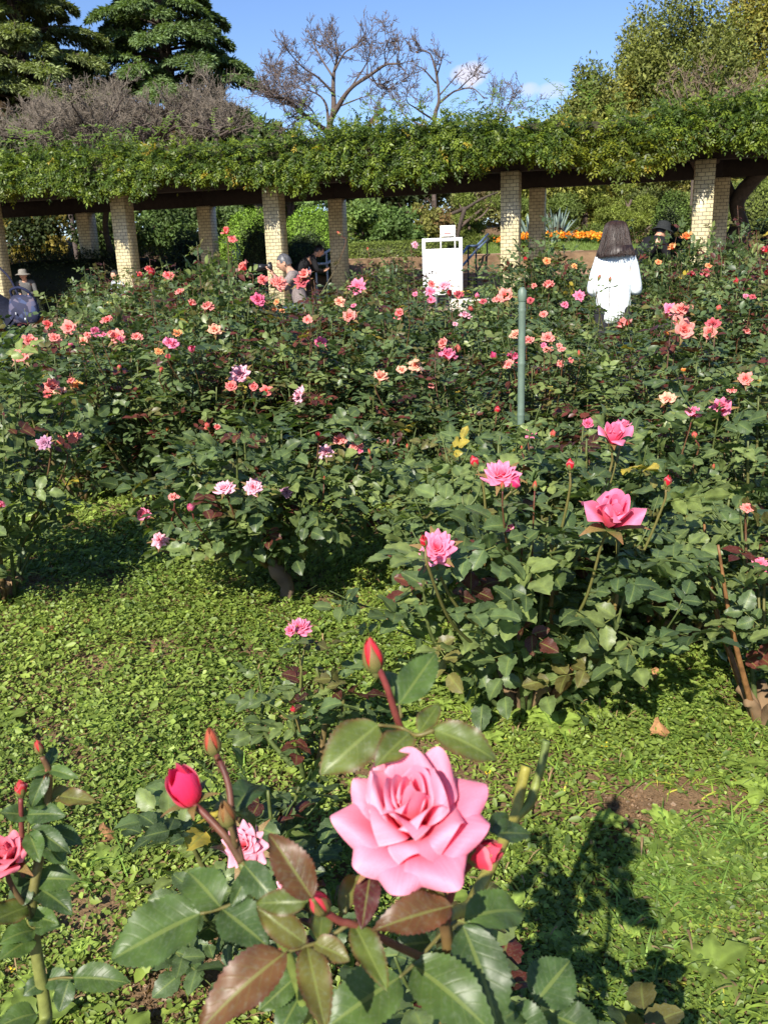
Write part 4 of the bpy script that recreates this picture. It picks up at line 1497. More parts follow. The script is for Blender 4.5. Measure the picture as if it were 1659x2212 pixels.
# ------------------------------------------------------------------ blooms: picture x, y, distance, size in pixels, form, colour
BL = [
    (365, 593, 7.6, 27, 'F', 'co'), (388, 628, 6.6, 23, 'F', 'sa'), (450, 660, 5.8, 29, 'T', 'sa'), (489, 499, 6.0, 19, 'H', 'co'), (503, 515, 6.0, 19, 'F', 'co'),
    (526, 577, 5.9, 24, 'H', 'sa'), (569, 603, 6.5, 24, 'F', 'co'), (606, 606, 6.6, 38, 'O', 'sa'), (650, 602, 6.6, 38, 'O', 're'), (559, 644, 5.8, 32, 'F', 'mg'),
    (597, 651, 6.6, 14, 'F', 'or'), (592, 667, 5.9, 15, 'F', 'or'), (664, 689, 5.8, 21, 'F', 'sa'), (693, 738, 5.6, 27, 'F', 'mg'), (465, 709, 5.7, 29, 'F', 'pe'),
    (755, 680, 5.8, 31, 'F', 'sa'), (735, 650, 6.6, 26, 'F', 'pe'), (770, 614, 6.8, 40, 'O', 'pk'), (898, 528, 8.8, 16, 'O', 'lp'), (302, 593, 8.0, 14, 'H', 'co'), (320, 580, 8.0, 12, 'H', 'co'),
    (231, 688, 5.8, 26, 'F', 'co'), (148, 705, 5.8, 33, 'F', 'sa'), (120, 727, 5.6, 26, 'F', 'sa'), (207, 716, 5.5, 23, 'T', 'pk'), (181, 735, 5.5, 22, 'F', 'pe'), (252, 724, 5.6, 36, 'F', 'sa'),
    (262, 733, 5.5, 22, 'T', 'pk'), (66, 733, 5.6, 34, 'F', 'sa'), (44, 767, 5.5, 36, 'F', 'sa'), (104, 700, 5.8, 18, 'H', 'co'), (296, 725, 5.5, 26, 'F', 'sa'), (384, 718, 5.8, 22, 'F', 'or'),
    (370, 738, 5.5, 38, 'F', 'pk'), (345, 758, 5.5, 20, 'F', 'yo'), (258, 795, 5.2, 13, 'B', 'co'), (349, 800, 5.2, 11, 'B', 'co'), (114, 830, 4.9, 36, 'T', 'sa'), (130, 842, 4.8, 28, 'F', 'pe'),
    (166, 832, 4.9, 28, 'F', 'yo'), (103, 850, 4.8, 20, 'F', 'co'), (516, 804, 4.9, 46, 'O', 'lp'), (500, 831, 4.9, 28, 'F', 'co'), (575, 843, 4.9, 28, 'F', 'co'), (639, 853, 4.8, 40, 'O', 'lp'),
    (823, 811, 5.0, 33, 'T', 'pe'), (897, 788, 5.4, 28, 'F', 'pe'), (968, 764, 4.9, 42, 'T', 'pk'), (956, 740, 5.3, 26, 'T', 'sa'), (931, 832, 4.8, 16, 'F', 'sa'),
    (860, 676, 6.6, 28, 'F', 'co'), (929, 627, 7.6, 22, 'O', 'pk'), (931, 647, 7.6, 18, 'F', 'pk'), (958, 612, 8.6, 32, 'O', 'lp'), (990, 636, 7.4, 25, 'T', 're'), (1090, 634, 7.2, 36, 'F', 'sa'),
    (1074, 645, 7.2, 24, 'F', 'sa'), (1043, 650, 7.4, 17, 'F', 're'), (1006, 676, 6.8, 28, 'O', 'lp'), (1018, 668, 6.8, 14, 'B', 'co'), (1111, 720, 5.6, 26, 'F', 'pe'), (1141, 731, 5.5, 28, 'F', 'sa'),
    (1183, 726, 5.6, 29, 'F', 'sa'), (1180, 753, 5.2, 19, 'F', 'sa'), (1213, 753, 5.2, 18, 'F', 'sa'), (1110, 768, 4.6, 34, 'T', 'mg'), (1068, 771, 4.6, 18, 'B', 'mg'), (1097, 785, 4.6, 24, 'F', 'sa'),
    (1185, 613, 7.4, 27, 'T', 'sa'), (1252, 636, 7.2, 25, 'O', 'pk'), (1173, 677, 6.6, 20, 'F', 'sa'), (1145, 648, 7.2, 16, 'F', 're'), (1181, 563, 8.8, 17, 'F', 'or'), (1241, 574, 8.8, 15, 'F', 'yo'),
    (1136, 561, 8.6, 12, 'B', 're'), (1348, 697, 5.9, 38, 'T', 'sa'), (1450, 532, 8.8, 22, 'T', 'yo'), (1481, 511, 8.8, 20, 'H', 'or'), (1359, 555, 8.8, 16, 'F', 'yo'), (1422, 565, 8.8, 14, 'F', 'or'),
    (1530, 572, 8.6, 17, 'F', 'or'), (1523, 588, 7.6, 25, 'T', 're'), (1651, 539, 7.5, 24, 'T', 're'), (1471, 664, 6.2, 44, 'F', 'sa'), (1447, 668, 6.1, 32, 'F', 'pk'), (1480, 711, 5.8, 42, 'F', 'sa'),
    (1465, 692, 5.9, 26, 'F', 'sa'), (1538, 697, 6.2, 32, 'F', 're'), (1612, 714, 5.8, 20, 'T', 'sa'), (1610, 816, 4.6, 33, 'F', 'sa'), (1441, 858, 4.3, 34, 'F', 'pe'), (1498, 889, 4.2, 38, 'T', 'pk'),
    (1557, 878, 4.2, 48, 'T', 'pk'), (1325, 570, 8.4, 10, 'B', 'co'), (1440, 722, 5.9, 12, 'B', 'or'), (1625, 640, 6.6, 14, 'F', 're'), (1590, 610, 7.6, 14, 'B', 're'), (1655, 590, 7.4, 14, 'B', 're'),
    (1550, 668, 6.4, 14, 'B', 'co'), (1073, 888, 4.3, 16, 'B', 're'), (1145, 936, 4.0, 24, 'O', 'pk'), (1195, 940, 4.0, 16, 'B', 'co'), (1270, 912, 4.0, 26, 'F', 'mg'), (95, 953, 3.3, 34, 'O', 'mv'),
    (160, 938, 4.6, 34, 'O', 'sa'), (375, 1071, 3.4, 26, 'F', 'sa'), (483, 1048, 3.05, 46, 'O', 'lp'), (548, 1050, 3.05, 40, 'O', 'lp'), (621, 1062, 3.2, 26, 'O', 'mv'), (310, 1110, 3.2, 33, 'T', 'pk'),
    (346, 1164, 3.1, 37, 'O', 'lp'), (413, 1099, 3.2, 20, 'B', 'pk'), (376, 1103, 3.2, 10, 'B', 'co'), (3, 1088, 3.1, 22, 'T', 'pk'), (733, 947, 4.6, 31, 'F', 'sa'), (704, 974, 4.5, 34, 'O', 'lp'),
    (762, 963, 4.6, 18, 'F', 'sa'), (687, 941, 4.5, 15, 'B', 're'), (449, 921, 4.7, 15, 'B', 'co'), (470, 922, 4.7, 18, 'T', 'co'), (362, 928, 4.7, 10, 'B', 'or'), (780, 962, 4.6, 14, 'F', 'sa'),
    (1095, 1137, 2.9, 28, 'F', 'pk'), (1614, 1094, 3.1, 27, 'O', 'sa'), (1500, 942, 3.9, 16, 'B', 'co'), (1475, 800, 5.2, 13, 'B', 'or'), (1180, 800, 5.1, 18, 'B', 'co'), (1210, 785, 5.2, 18, 'F', 'sa'),
    (640, 1320, 0, 0, None, None),
]
# many of them open in twos and threes
_rc = np.random.default_rng(91)
for (px, py, d, size, kind, ck) in list(BL):
    if kind in ('F', 'T', 'O') and d > 4.5 and py > 580 and _rc.uniform() < .5:
        BL.append((px + _rc.choice([-1, 1]) * size * _rc.uniform(.7, 1.5), py + size * _rc.uniform(-.5, .9), d, max(13, size * _rc.uniform(.45, .8)), ('F', 'F', 'T', 'B')[_rc.integers(4)], ck if _rc.uniform() < .7 else ('sa', 'co', 'pk', 're')[_rc.integers(4)]))
BUDS_GREEN = [(733, 505, 5.9, 11), (795, 540, 7.0, 10), (1155, 1051, 2.2, 20), (1085, 1052, 2.1, 20), (838, 958, 4.4, 14), (861, 965, 4.4, 12), (880, 966, 4.4, 12), (798, 978, 4.4, 14), (1126, 968, 3.8, 16), (1480, 938, 3.8, 14),
              (1293, 601, 6.2, 13), (1317, 605, 6.2, 12), (1250, 765, 4.9, 14), (700, 1036, 4.2, 12), (1540, 1010, 3.3, 14), (1660, 900, 4.0, 14)]


def depth_along(p):
    return float(np.dot(np.asarray(p) - CAM, _f))


def nearest_bush(p):
    best, bd = None, 1e9
    for b in BUSHES:
        d = math.hypot(b[1] - p[0], b[2] - p[1])
        if d < bd:
            best, bd = b, d
    return best


def flower_stem(b, p, axis, thick=.003, leaves=4, col=(.10, .10, .03), L=.08, tmpl=T_far, m=None, red_top=True):
    root = b[0]
    loc = np.array(root.location)
    q = np.asarray(p) - loc
    axis = nrm(axis)
    zb = max(.25, q[2] - rng.uniform(.3, .5))
    b0 = V3(q[0] * .45, q[1] * .45, zb)
    c = bez([b0, (b0 + q) / 2 + V3(q[0] * .08, q[1] * .08, 0) - axis * .02, q - axis * .05, q], 6)
    mb = MB()
    n = len(c)
    tt = np.linspace(0, 1, n)[:, None]
    cc = np.array(col) * (1 - tt) + (np.array([.16, .04, .03]) if red_top else np.array(col)) * tt
    tube(mb, c, np.linspace(thick * 1.3, thick * .8, n), 6, cc)
    idx = np.linspace(2, n - 6, leaves).astype(int)
    A = c[idx]
    az = np.arange(leaves) * 2.4 + rng.uniform(0, 6)
    D = np.stack([np.cos(az), np.sin(az), np.full(leaves, .25)], 1)
    N = np.tile(V3(0, -.1, 1), (leaves, 1)) + rng.normal(0, .3, (leaves, 3))
    compound(mb, A, D, N, np.full(leaves, L), leaf_cols(leaves, rng, .4, .05), tmpl, rng)
    mb.build('flower_stem', m or M_rose, root)


bpy.context.view_layer.update()
DG = bpy.context.evaluated_depsgraph_get()


def in_the_open(px, py, d, size):
    """roses open on the outside of a bush: bring the point forward to where the foliage begins"""
    p = P(px, py, d)
    D = np.linalg.norm(p - CAM)
    near = D
    for dx, dy in ((0, 0), (-.3, 0), (.3, 0), (0, -.3), (0, .3)):
        r_ = nrm(ray(px + dx * size, py + dy * size))
        hit, loc, *_ = sc.ray_cast(DG, Vector(CAM), Vector(r_), distance=D)
        if hit:
            near = min(near, (np.array(loc) - CAM) @ r_)
    near = max(D * .74, near - .03)
    return CAM + nrm(p - CAM) * near


for (px, py, d, size, kind, ck) in BL:
    if kind is None:
        continue
    p = in_the_open(px, py, d, size)
    b = nearest_bush(p)
    if p[2] < hgt(p[0], p[1]) + .12:
        p[2] = hgt(p[0], p[1]) + .12
    s = 1.28 * size / F * depth_along(p)
    tocam = nrm(CAM - p)
    ax = nrm(V3(0, 0, .75) + tocam * (.75 if kind in 'OF' else .35) + rng.normal(0, .28, 3))
    me = BLOOMS[kind][rng.integers(len(BLOOMS[kind]))]
    col = np.array(PET[ck]) * rng.uniform(.93, 1.03)
    sc_ = {'O': s * .95, 'F': s * 1.05, 'T': s * .95, 'H': s * 1.0, 'B': s * .95}[kind]
    nm = 'rosebud' if kind == 'B' else 'rose_bloom'
    p0 = p - ax * sc_ * .3
    place_bloom(b[0], me, p0, ax, sc_, np.minimum(col, .95), nm, 1 if kind == 'B' else (0 if size > 26 else None), rng.uniform(0, 6))
    b[4].append((ck, kind, px, py))
    flower_stem(b, p0 - ax * sc_ * .2, ax, .0028 if d > 4 else .0035, L=.085)
for (px, py, d, size) in BUDS_GREEN:
    p = in_the_open(px, py, d, size)
    b = nearest_bush(p)
    s = size / F * depth_along(p)
    ax = nrm(V3(0, 0, 1) + rng.normal(0, .2, 3))
    place_bloom(b[0], BLOOMS['G'][0], p - ax * s * .3, ax, s, (.6, .08, .05), 'rosebud', 1)
    flower_stem(b, p - ax * s * .5, ax, .0025, 3, L=.07)

# the big pink roses on the middle bush and its neighbours
BIG = [(1325, 932, 2.35, 74, 'H', (0, -.15, 1), B_mid, 'pk', .5), (1346, 918, 2.42, 52, 'T', (.2, .3, .8), B_mid, 'pk', 1), (1082, 1023, 2.25, 94, 'O', (-.1, -.45, .8), B_mid, 'pk', 2),
       (1025, 1001, 2.27, 30, 'B', (-.35, 0, 1), B_mid, 're', 0), (1112, 1046, 2.2, 34, 'B', (.3, -.2, .7), B_mid, 'mg', 1), (1231, 1007, 2.2, 28, 'B', (0, 0, 1), B_mid, 're', 1),
       (1441, 1043, 2.25, 28, 'B', (.15, 0, 1), B_mid, 're', 2), (1330, 1100, 2.0, 132, 'H', (.1, -.55, .9), B_mid, 'pk', 3.3), (944, 1184, 1.95, 100, 'O', (0, -.7, .7), B_mid, 'pk', 4), (916, 1172, 1.82, 28, 'B', (-.15, 0, 1), B_mid, 're', 3),
       (1640, 1216, 2.3, 44, 'O', (-.2, -.4, .8), B_right, 'pk', 2), (1652, 1240, 2.25, 30, 'F', (-.2, -.4, .6), B_right, 'mg', 2)]
for (px, py, d, size, kind, ax, b, ck, spin) in BIG:
    p = P(px, py, d)
    s = size / F * depth_along(p)
    ax = nrm(V3(*ax))
    me = FINEB.get(kind) or BLOOMS[kind][0]
    p0 = p - ax * s * (.42 if kind == 'H' else .32 if kind != 'O' else .2)
    place_bloom(b[0], me, p0, ax, s * (1.05 if kind == 'H' else 1.0), PET[ck], 'rosebud' if kind == 'B' else 'rose_bloom', 1 if kind == 'B' else 0, spin)
    b[4].append((ck, kind, px, py))
    flower_stem(b, p0 - ax * s * .22, ax, .0038, 3, L=.11, tmpl=NEAR, m=M_near)

# the bush low in the open patch with a single pink rose, the one with a small red bud and the low neighbours behind the front bush
B_low = near_bush(655, 1560, 2.05, .34, .16, 31, 4, .09, .07, .2, sub=1)
for (px, py, d, size, kind, ax, b, ck, spin) in [(650, 1350, 2.05, 62, 'O', (.1, -.2, .8), B_low, 'pk', 1.), (628, 1362, 2.02, 34, 'T', (-.4, -.5, .6), B_low, 'pk', 1.), (635, 1537, 1.95, 20, 'B', (-.2, 0, 1), B_low, 're', 1.)]:
    p = P(px, py, d)
    s = size / F * depth_along(p)
    ax = nrm(V3(*ax))
    place_bloom(b[0], FINEB.get(kind), p - ax * s * .25, ax, s, PET[ck], 'rosebud' if kind == 'B' else 'rose_bloom', 1 if kind == 'B' else 0, spin)
    b[4].append((ck, kind, px, py))
    flower_stem(b, p - ax * s * .45, ax, .003, 2, L=.08, tmpl=NEAR, m=M_near)
# ------------------------------------------------------------------ the bush right in front of the camera
def Q(px, py, t):
    """point at (px, py) of the picture, t metres along the viewing axis"""
    return CAM + ray(px, py) * t


rgf = np.random.default_rng(77)
front = thing('rose_bush', 'nearest rose bush with one huge pink rose, red buds and olive brown leaves', 'rose bush', (0.10, 0.78, 0.0), 'rose bushes in the bed')
FO = np.array(front.location)
LC = {'g': (0.070, 0.120, 0.028), 'd': (0.050, 0.090, 0.027), 'y': (0.095, 0.130, 0.026), 'o': (0.12, 0.115, 0.026), 'r': (0.12, 0.058, 0.022), 'm': (0.075, 0.018, 0.018)}


def leaf_part(root, origin, leaflets, rachis, rr=.0016, rcol=(.14, .06, .03)):
    """one compound leaf: leaflets (base px, tip px, width px, depth base, depth tip, colour, up mix), rachis picture points"""
    mb = MB()
    for (bx_, by_, tx_, ty_, w, d0, d1, ck, upm) in leaflets:
        b_, t_ = Q(bx_, by_, d0), Q(tx_, ty_, d1)
        L = np.linalg.norm(t_ - b_)
        W = w / F * (d0 + d1) / 2
        tm = FINE[rgf.integers(3)]
        cam_dir = nrm(CAM - b_)
        N = cam_dir * (1 - upm) + V3(0, 0, 1) * upm + rgf.normal(0, .12, 3)
        c = np.array(LC[ck]) * rgf.uniform(.9, 1.12)
        vv, sh = tm[0], tm[2]
        M = frames((t_ - b_)[None], N[None], np.array([L]), np.array([W / .66]))
        n = len(vv)
        # olive young leaves carry a red rim
        rim = np.abs(vv[:, 0]) / .34
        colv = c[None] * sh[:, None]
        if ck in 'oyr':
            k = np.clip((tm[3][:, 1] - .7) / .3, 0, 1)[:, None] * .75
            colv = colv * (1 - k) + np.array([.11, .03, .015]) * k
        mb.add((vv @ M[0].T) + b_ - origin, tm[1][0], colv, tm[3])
    if rachis:
        pts = bez([Q(*p) - origin for p in rachis], 5)
        tube(mb, pts, np.linspace(rr, rr * .7, len(pts)), 6, rcol)
    return mb.build('leaf', M_near, root, True)


FRONT_LEAVES = [
    ([(433, 1974, 235, 2062, 150, .62, .60, 'g', .35), (477, 1960, 398, 1862, 92, .625, .64, 'g', .3), (480, 1964, 577, 2036, 100, .625, .60, 'd', .3)], [(528, 1944, .63), (478, 1962, .625), (433, 1974, .62)]),
    ([(527, 1866, 588, 1942, 62, .63, .60, 'd', .2), (540, 1880, 500, 1960, 40, .63, .62, 'd', .2)], [(524, 1862, .63), (530, 1870, .63)]),
    ([(508, 1750, 566, 1652, 74, .66, .70, 'd', .4), (505, 1752, 590, 1790, 60, .66, .68, 'd', .6), (500, 1745, 438, 1738, 36, .66, .68, 'd', .6)], [(500, 1770, .655), (507, 1752, .66)]),
    ([(674, 1940, 583, 1795, 82, .52, .52, 'r', .15)], [(700, 1975, .53), (676, 1942, .52)]),
    ([(662, 1948, 545, 1950, 56, .535, .53, 'y', .3), (660, 2038, 553, 1960, 64, .545, .54, 'o', .3), (618, 2057, 412, 2206, 108, .54, .50, 'r', .35), (664, 2046, 702, 2216, 74, .545, .50, 'o', .25), (680, 2038, 752, 2066, 56, .545, .53, 'o', .4), (690, 2034, 700, 1940, 50, .55, .58, 'y', .5)],
     [(768, 1990, .56), (745, 2002, .555), (700, 2032, .55), (660, 2044, .545), (618, 2057, .54)]),
    ([(766, 1998, 834, 2128, 64, .56, .52, 'y', .25), (800, 1888, 782, 2000, 58, .58, .55, 'm', .2), (775, 1890, 735, 1960, 48, .585, .56, 'o', .3)], [(800, 1885, .58), (790, 1940, .575), (766, 1998, .56)]),
    ([(974, 1958, 812, 1992, 84, .56, .53, 'r', .4), (965, 1945, 840, 1930, 60, .57, .58, 'o', .5)], [(985, 1950, .57), (973, 1958, .56)]),
    ([(892, 2084, 1056, 2198, 128, .60, .55, 'g', .4), (1000, 2000, 1096, 2222, 122, .62, .57, 'd', .35), (1003, 1985, 1158, 1935, 92, .63, .65, 'g', .4), (862, 2112, 700, 2212, 120, .59, .55, 'g', .45)],
     [(985, 1990, .63), (960, 2010, .62), (893, 2084, .60), (862, 2112, .59)]),
    ([(1156, 2166, 1232, 2072, 110, .68, .70, 'd', .35), (1095, 2190, 1185, 2245, 92, .66, .63, 'd', .4), (1200, 2195, 1300, 2240, 90, .68, .66, 'd', .4), (1120, 2180, 1040, 2230, 80, .66, .62, 'g', .4)], [(1060, 2230, .66), (1120, 2185, .67), (1156, 2166, .68)]),
    ([(816, 1566, 692, 1668, 104, .60, .57, 'y', .35), (884, 1585, 816, 1640, 70, .60, .57, 'y', .35), (906, 1582, 948, 1516, 46, .61, .63, 'y', .4), (937, 1577, 1078, 1620, 78, .60, .58, 'y', .35)], [(938, 1577, .60), (900, 1588, .60), (866, 1572, .61), (816, 1566, .60)]),
    ([(862, 1522, 944, 1402, 74, .61, .64, 'g', .3), (858, 1520, 838, 1428, 42, .615, .64, 'g', .4)], [(866, 1550, .61), (862, 1522, .61)]),
    ([(1060, 1800, 1152, 1795, 52, .60, .62, 'd', .4), (1050, 1795, 1120, 1750, 44, .60, .63, 'd', .5)], [(1000, 1850, .60), (1055, 1800, .60)]),
    ([(640, 2110, 560, 2180, 60, .66, .64, 'g', .4), (650, 2150, 600, 2230, 70, .66, .63, 'd', .4)], [(668, 2130, .65), (640, 2112, .66)]),
    ([(930, 2035, 850, 2040, 60, .63, .62, 'd', .5), (940, 2050, 990, 2120, 64, .63, .61, 'd', .5)], [(960, 2030, .63), (935, 2038, .63)]),
]
for lf, rc in FRONT_LEAVES:
    leaf_part(front, FO, lf, rc)


def stem_part(root, origin, pts, r0, r1, col, name='cane', thorns=0):
    mb = MB()
    c = bez([np.asarray(p) if max(abs(q) for q in p) < 20 else Q(*p) for p in pts], 7) - origin
    n = len(c)
    col = np.asarray(col, float)
    cc = col if col.ndim == 1 else np.linspace(0, 1, n)[:, None] * (col[1] - col[0]) + col[0]
    tube(mb, c, np.linspace(r0, r1, n), 10, cc)
    for _ in range(thorns):
        k = rgf.integers(2, n - 2)
        d = nrm(rgf.normal(size=3))
        tube(mb, np.array([c[k], c[k] + d * .006, c[k] + d * .011 - V3(0, 0, .003)]), [.0025, .0014, .0003], 5, (.2, .08, .04))
    return mb.build(name, M_cane, root, True)


RED_G = np.array([[.09, .12, .03], [.12, .03, .022]])
base = (0.10, 0.78, 0.02)
stem_part(front, FO, [base, (1020, 2400, .70), (975, 2150, .64), (962, 2010, .615), (930, 1940, .60), (895, 1880, .585)], .0055, .0032, RED_G, thorns=5)
stem_part(front, FO, [(962, 2010, .615), (975, 1930, .61), (1000, 1885, .605), (1022, 1862, .60)], .003, .0024, ((.12, .03, .022), (.15, .035, .025)))
stem_part(front, FO, [(970, 2060, .625), (960, 1900, .66), (920, 1700, .65), (866, 1575, .615), (838, 1490, .60), (818, 1442, .595)], .0034, .0022, ((.10, .05, .025), (.16, .03, .03)))
stem_part(front, FO, [(960, 2090, .63), (850, 2040, .58), (770, 2000, .56), (735, 1990, .555), (700, 1968, .55)], .003, .0024, ((.10, .05, .025), (.14, .03, .025)))
stem_part(front, FO, [(0.06, 0.80, 0.02), (720, 2500, .72), (668, 2212, .66), (620, 2060, .65), (560, 1945, .64), (522, 1862, .635)], .0055, .0034, ((.16, .22, .04), (.10, .12, .03)), thorns=4)
stem_part(front, FO, [(522, 1862, .635), (490, 1810, .635), (450, 1765, .64), (420, 1738, .645)], .003, .0026, ((.10, .06, .03), (.13, .03, .025)))
stem_part(front, FO, [(522, 1862, .635), (505, 1790, .64), (495, 1700, .65), (478, 1650, .655), (463, 1622, .655)], .003, .0022, ((.10, .06, .03), (.13, .03, .03)), thorns=2)
stem_part(front, FO, [(510, 1830, .635), (503, 1800, .63), (494, 1775, .628)], .0024, .002, (.10, .07, .03))
# pruned yellow canes beside the big rose
stem_part(front, FO, [(0.14, 0.86, 0.02), (960, 2080, .95), (1020, 1950, 1.05), (1080, 1830, 1.13), (1112, 1765, 1.17), (1122, 1715, 1.18), (1136, 1655, 1.18)], .0085, .0075, ((.26, .22, .05), (.24, .22, .04)), 'pruned_cane', 3)
stem_part(front, FO, [(1112, 1765, 1.17), (1142, 1738, 1.18), (1155, 1700, 1.19), (1170, 1650, 1.19), (1180, 1600, 1.19)], .0068, .0055, ((.20, .21, .04), (.11, .15, .04)), 'pruned_cane', 4)

# the big pink rose
def main_rose():
    rg = np.random.default_rng(5)
    mb = MB()
    nu, nv = 15, 15
    deg = math.radians
    # tight spiral heart
    for i in range(8):
        s = i / 7
        petal(mb, i * 2.2 + .4, .60 + .06 * s, .11 + .13 * s, 10, -12 + 16 * s, 1.3 - .45 * s, .1 + .3 * s, .010 + .055 * s, .13 - .06 * s, nu, nv, 1.6, .3, rg, .5)
    # (angle from +x, length, width, start lean, end lean, cup, roll, base radius, base height, pale rim, pointedness)
    for (ph, L, W, a0, a1, cup, roll, r0, z0, pl, pt) in (
            (deg(248), .60, .29, 14, 16, .95, .7, .07, .05, .6, .5), (deg(318), .62, .29, 14, 18, .9, .6, .07, .05, .6, .6), (deg(20), .66, .31, 13, 18, .85, .5, .07, .05, .5, .5),
            (deg(92), .70, .33, 12, 20, .8, .5, .08, .05, .6, .6), (deg(168), .67, .32, 13, 21, .85, .7, .08, .05, .8, .4), (deg(212), .60, .28, 18, 32, .7, .9, .08, .05, .8, .5),
            (deg(280), .50, .26, 30, 60, .5, 1.0, .08, .04, .6, .3), (deg(332), .56, .28, 28, 58, .5, .9, .08, .04, .5, .6),
            (deg(60), .68, .33, 24, 46, .5, .8, .08, .03, .35, .9), (deg(128), .60, .31, 26, 48, .5, .9, .08, .03, .6, .5),
            (deg(188), .64, .35, 42, 88, .25, 1.0, .08, .02, .5, .8), (deg(226), .58, .33, 46, 98, .25, 1.1, .08, .02, .6, .4), (deg(262), .60, .35, 48, 106, .22, 1.0, .08, .01, .5, .3),
            (deg(303), .68, .36, 46, 102, .22, 1.1, .08, .01, .4, .9), (deg(350), .62, .37, 44, 90, .25, .8, .08, .02, .2, .3), (deg(22), .66, .34, 44, 84, .3, .7, .08, .02, .2, .1),
            (deg(150), .56, .32, 42, 80, .3, .9, .08, .02, .5, .6), (deg(100), .54, .30, 40, 74, .3, .8, .08, .02, .4, .5)):
        petal(mb, ph, L, W, a0, a1, cup, roll, r0, z0, nu, nv, 1.4, pt, rg, pl)
    return mb


me = main_rose().mesh('rose_bloom', True)
me.materials.append(M_petal)
pos = Q(890, 1800, .60)
place_bloom(front, me, pos, nrm(V3(-.03, -.36, .93)), .088, (.97, .28, .43), 'rose_bloom', 0, 0.0)
for (px, py, t, s, kind, ax, col, cal, spin) in [
        (805, 1418, .595, 62, 'G', (-.15, .05, 1), (.75, .04, .06), 1, .4), (459, 1605, .655, 50, 'G', (-.1, 0, 1), (.5, .12, .06), 1, 1.2), (399, 1700, .645, 100, 'B', (-.28, -.1, 1), (.80, .04, .16), 0, 2.2),
        (490, 1760, .628, 52, 'G', (-.1, -.1, 1), (.3, .16, .05), 1, 2.), (1046, 1845, .60, 82, 'B', (.75, -.3, .55), (.80, .06, .12), 1, .5), (689, 1950, .545, 62, 'G', (-.25, -.35, .9), (.8, .08, .12), 1, .2)]:
    size = s / F * t * (1.32 if kind == 'G' else 1.15)
    a_ = nrm(V3(*ax))
    p = Q(px, py, t) - a_ * size * .42
    place_bloom(front, FINEB[kind], p, a_, size, col, 'rosebud', cal, spin)
# lower leaves of the same bush, mostly under the frame
fol, wood = bush_meshes(55, .50, .21, canes=10, L=.105, tmpl=NEAR, clear=.3, spacing=.06, red=.05, light=.35, shoots=0, fill=16, base_r=.05, sub=2)
o = fol.build('foliage', M_near, front)
o.location = (-.02, .0, 0)
o = wood.build('canes', M_cane, front, True)
o.location = (-.02, .0, 0)

# ------------------------------------------------------------------ the bush at the lower left corner
lb = thing('rose_bush', 'rose bush cut by the left edge at the bottom with two red buds', 'rose bush', (-.42, .98, 0), 'rose bushes in the bed')
LO = np.array(lb.location)
stem_part(lb, LO, [(-.42, .98, .02), (108, 2300, .93), (100, 2190, .93), (76, 2030, .92), (70, 1950, .91), (88, 1840, .91), (103, 1740, .90), (107, 1670, .89), (92, 1635, .885)], .0085, .0028, ((.17, .22, .05), (.12, .06, .03)), thorns=3)
stem_part(lb, LO, [(76, 2030, .92), (52, 1900, .91), (48, 1800, .90), (46, 1725, .89)], .0035, .0024, ((.12, .07, .03), (.14, .03, .03)))
stem_part(lb, LO, [(72, 1980, .91), (30, 1920, .89), (10, 1870, .88)], .003, .0026, ((.10, .09, .03), (.12, .04, .03)))
for (px, py, t, s, kind, ax, col, nm, cal) in [(85, 1616, .885, 34, 'G', (-.2, 0, 1), (.7, .07, .06), 'rosebud', 1), (45, 1705, .89, 40, 'B', (-.05, 0, 1), (.72, .06, .07), 'rosebud', 1), (8, 1835, .88, 125, 'T', (-.1, -.3, .9), (.84, .14, .22), 'rose_bloom', 0)]:
    size = s / F * t * 1.05
    a_ = nrm(V3(*ax))
    place_bloom(lb, FINEB[kind], Q(px, py, t) - a_ * size * .4, a_, size, col, nm, cal, .8)
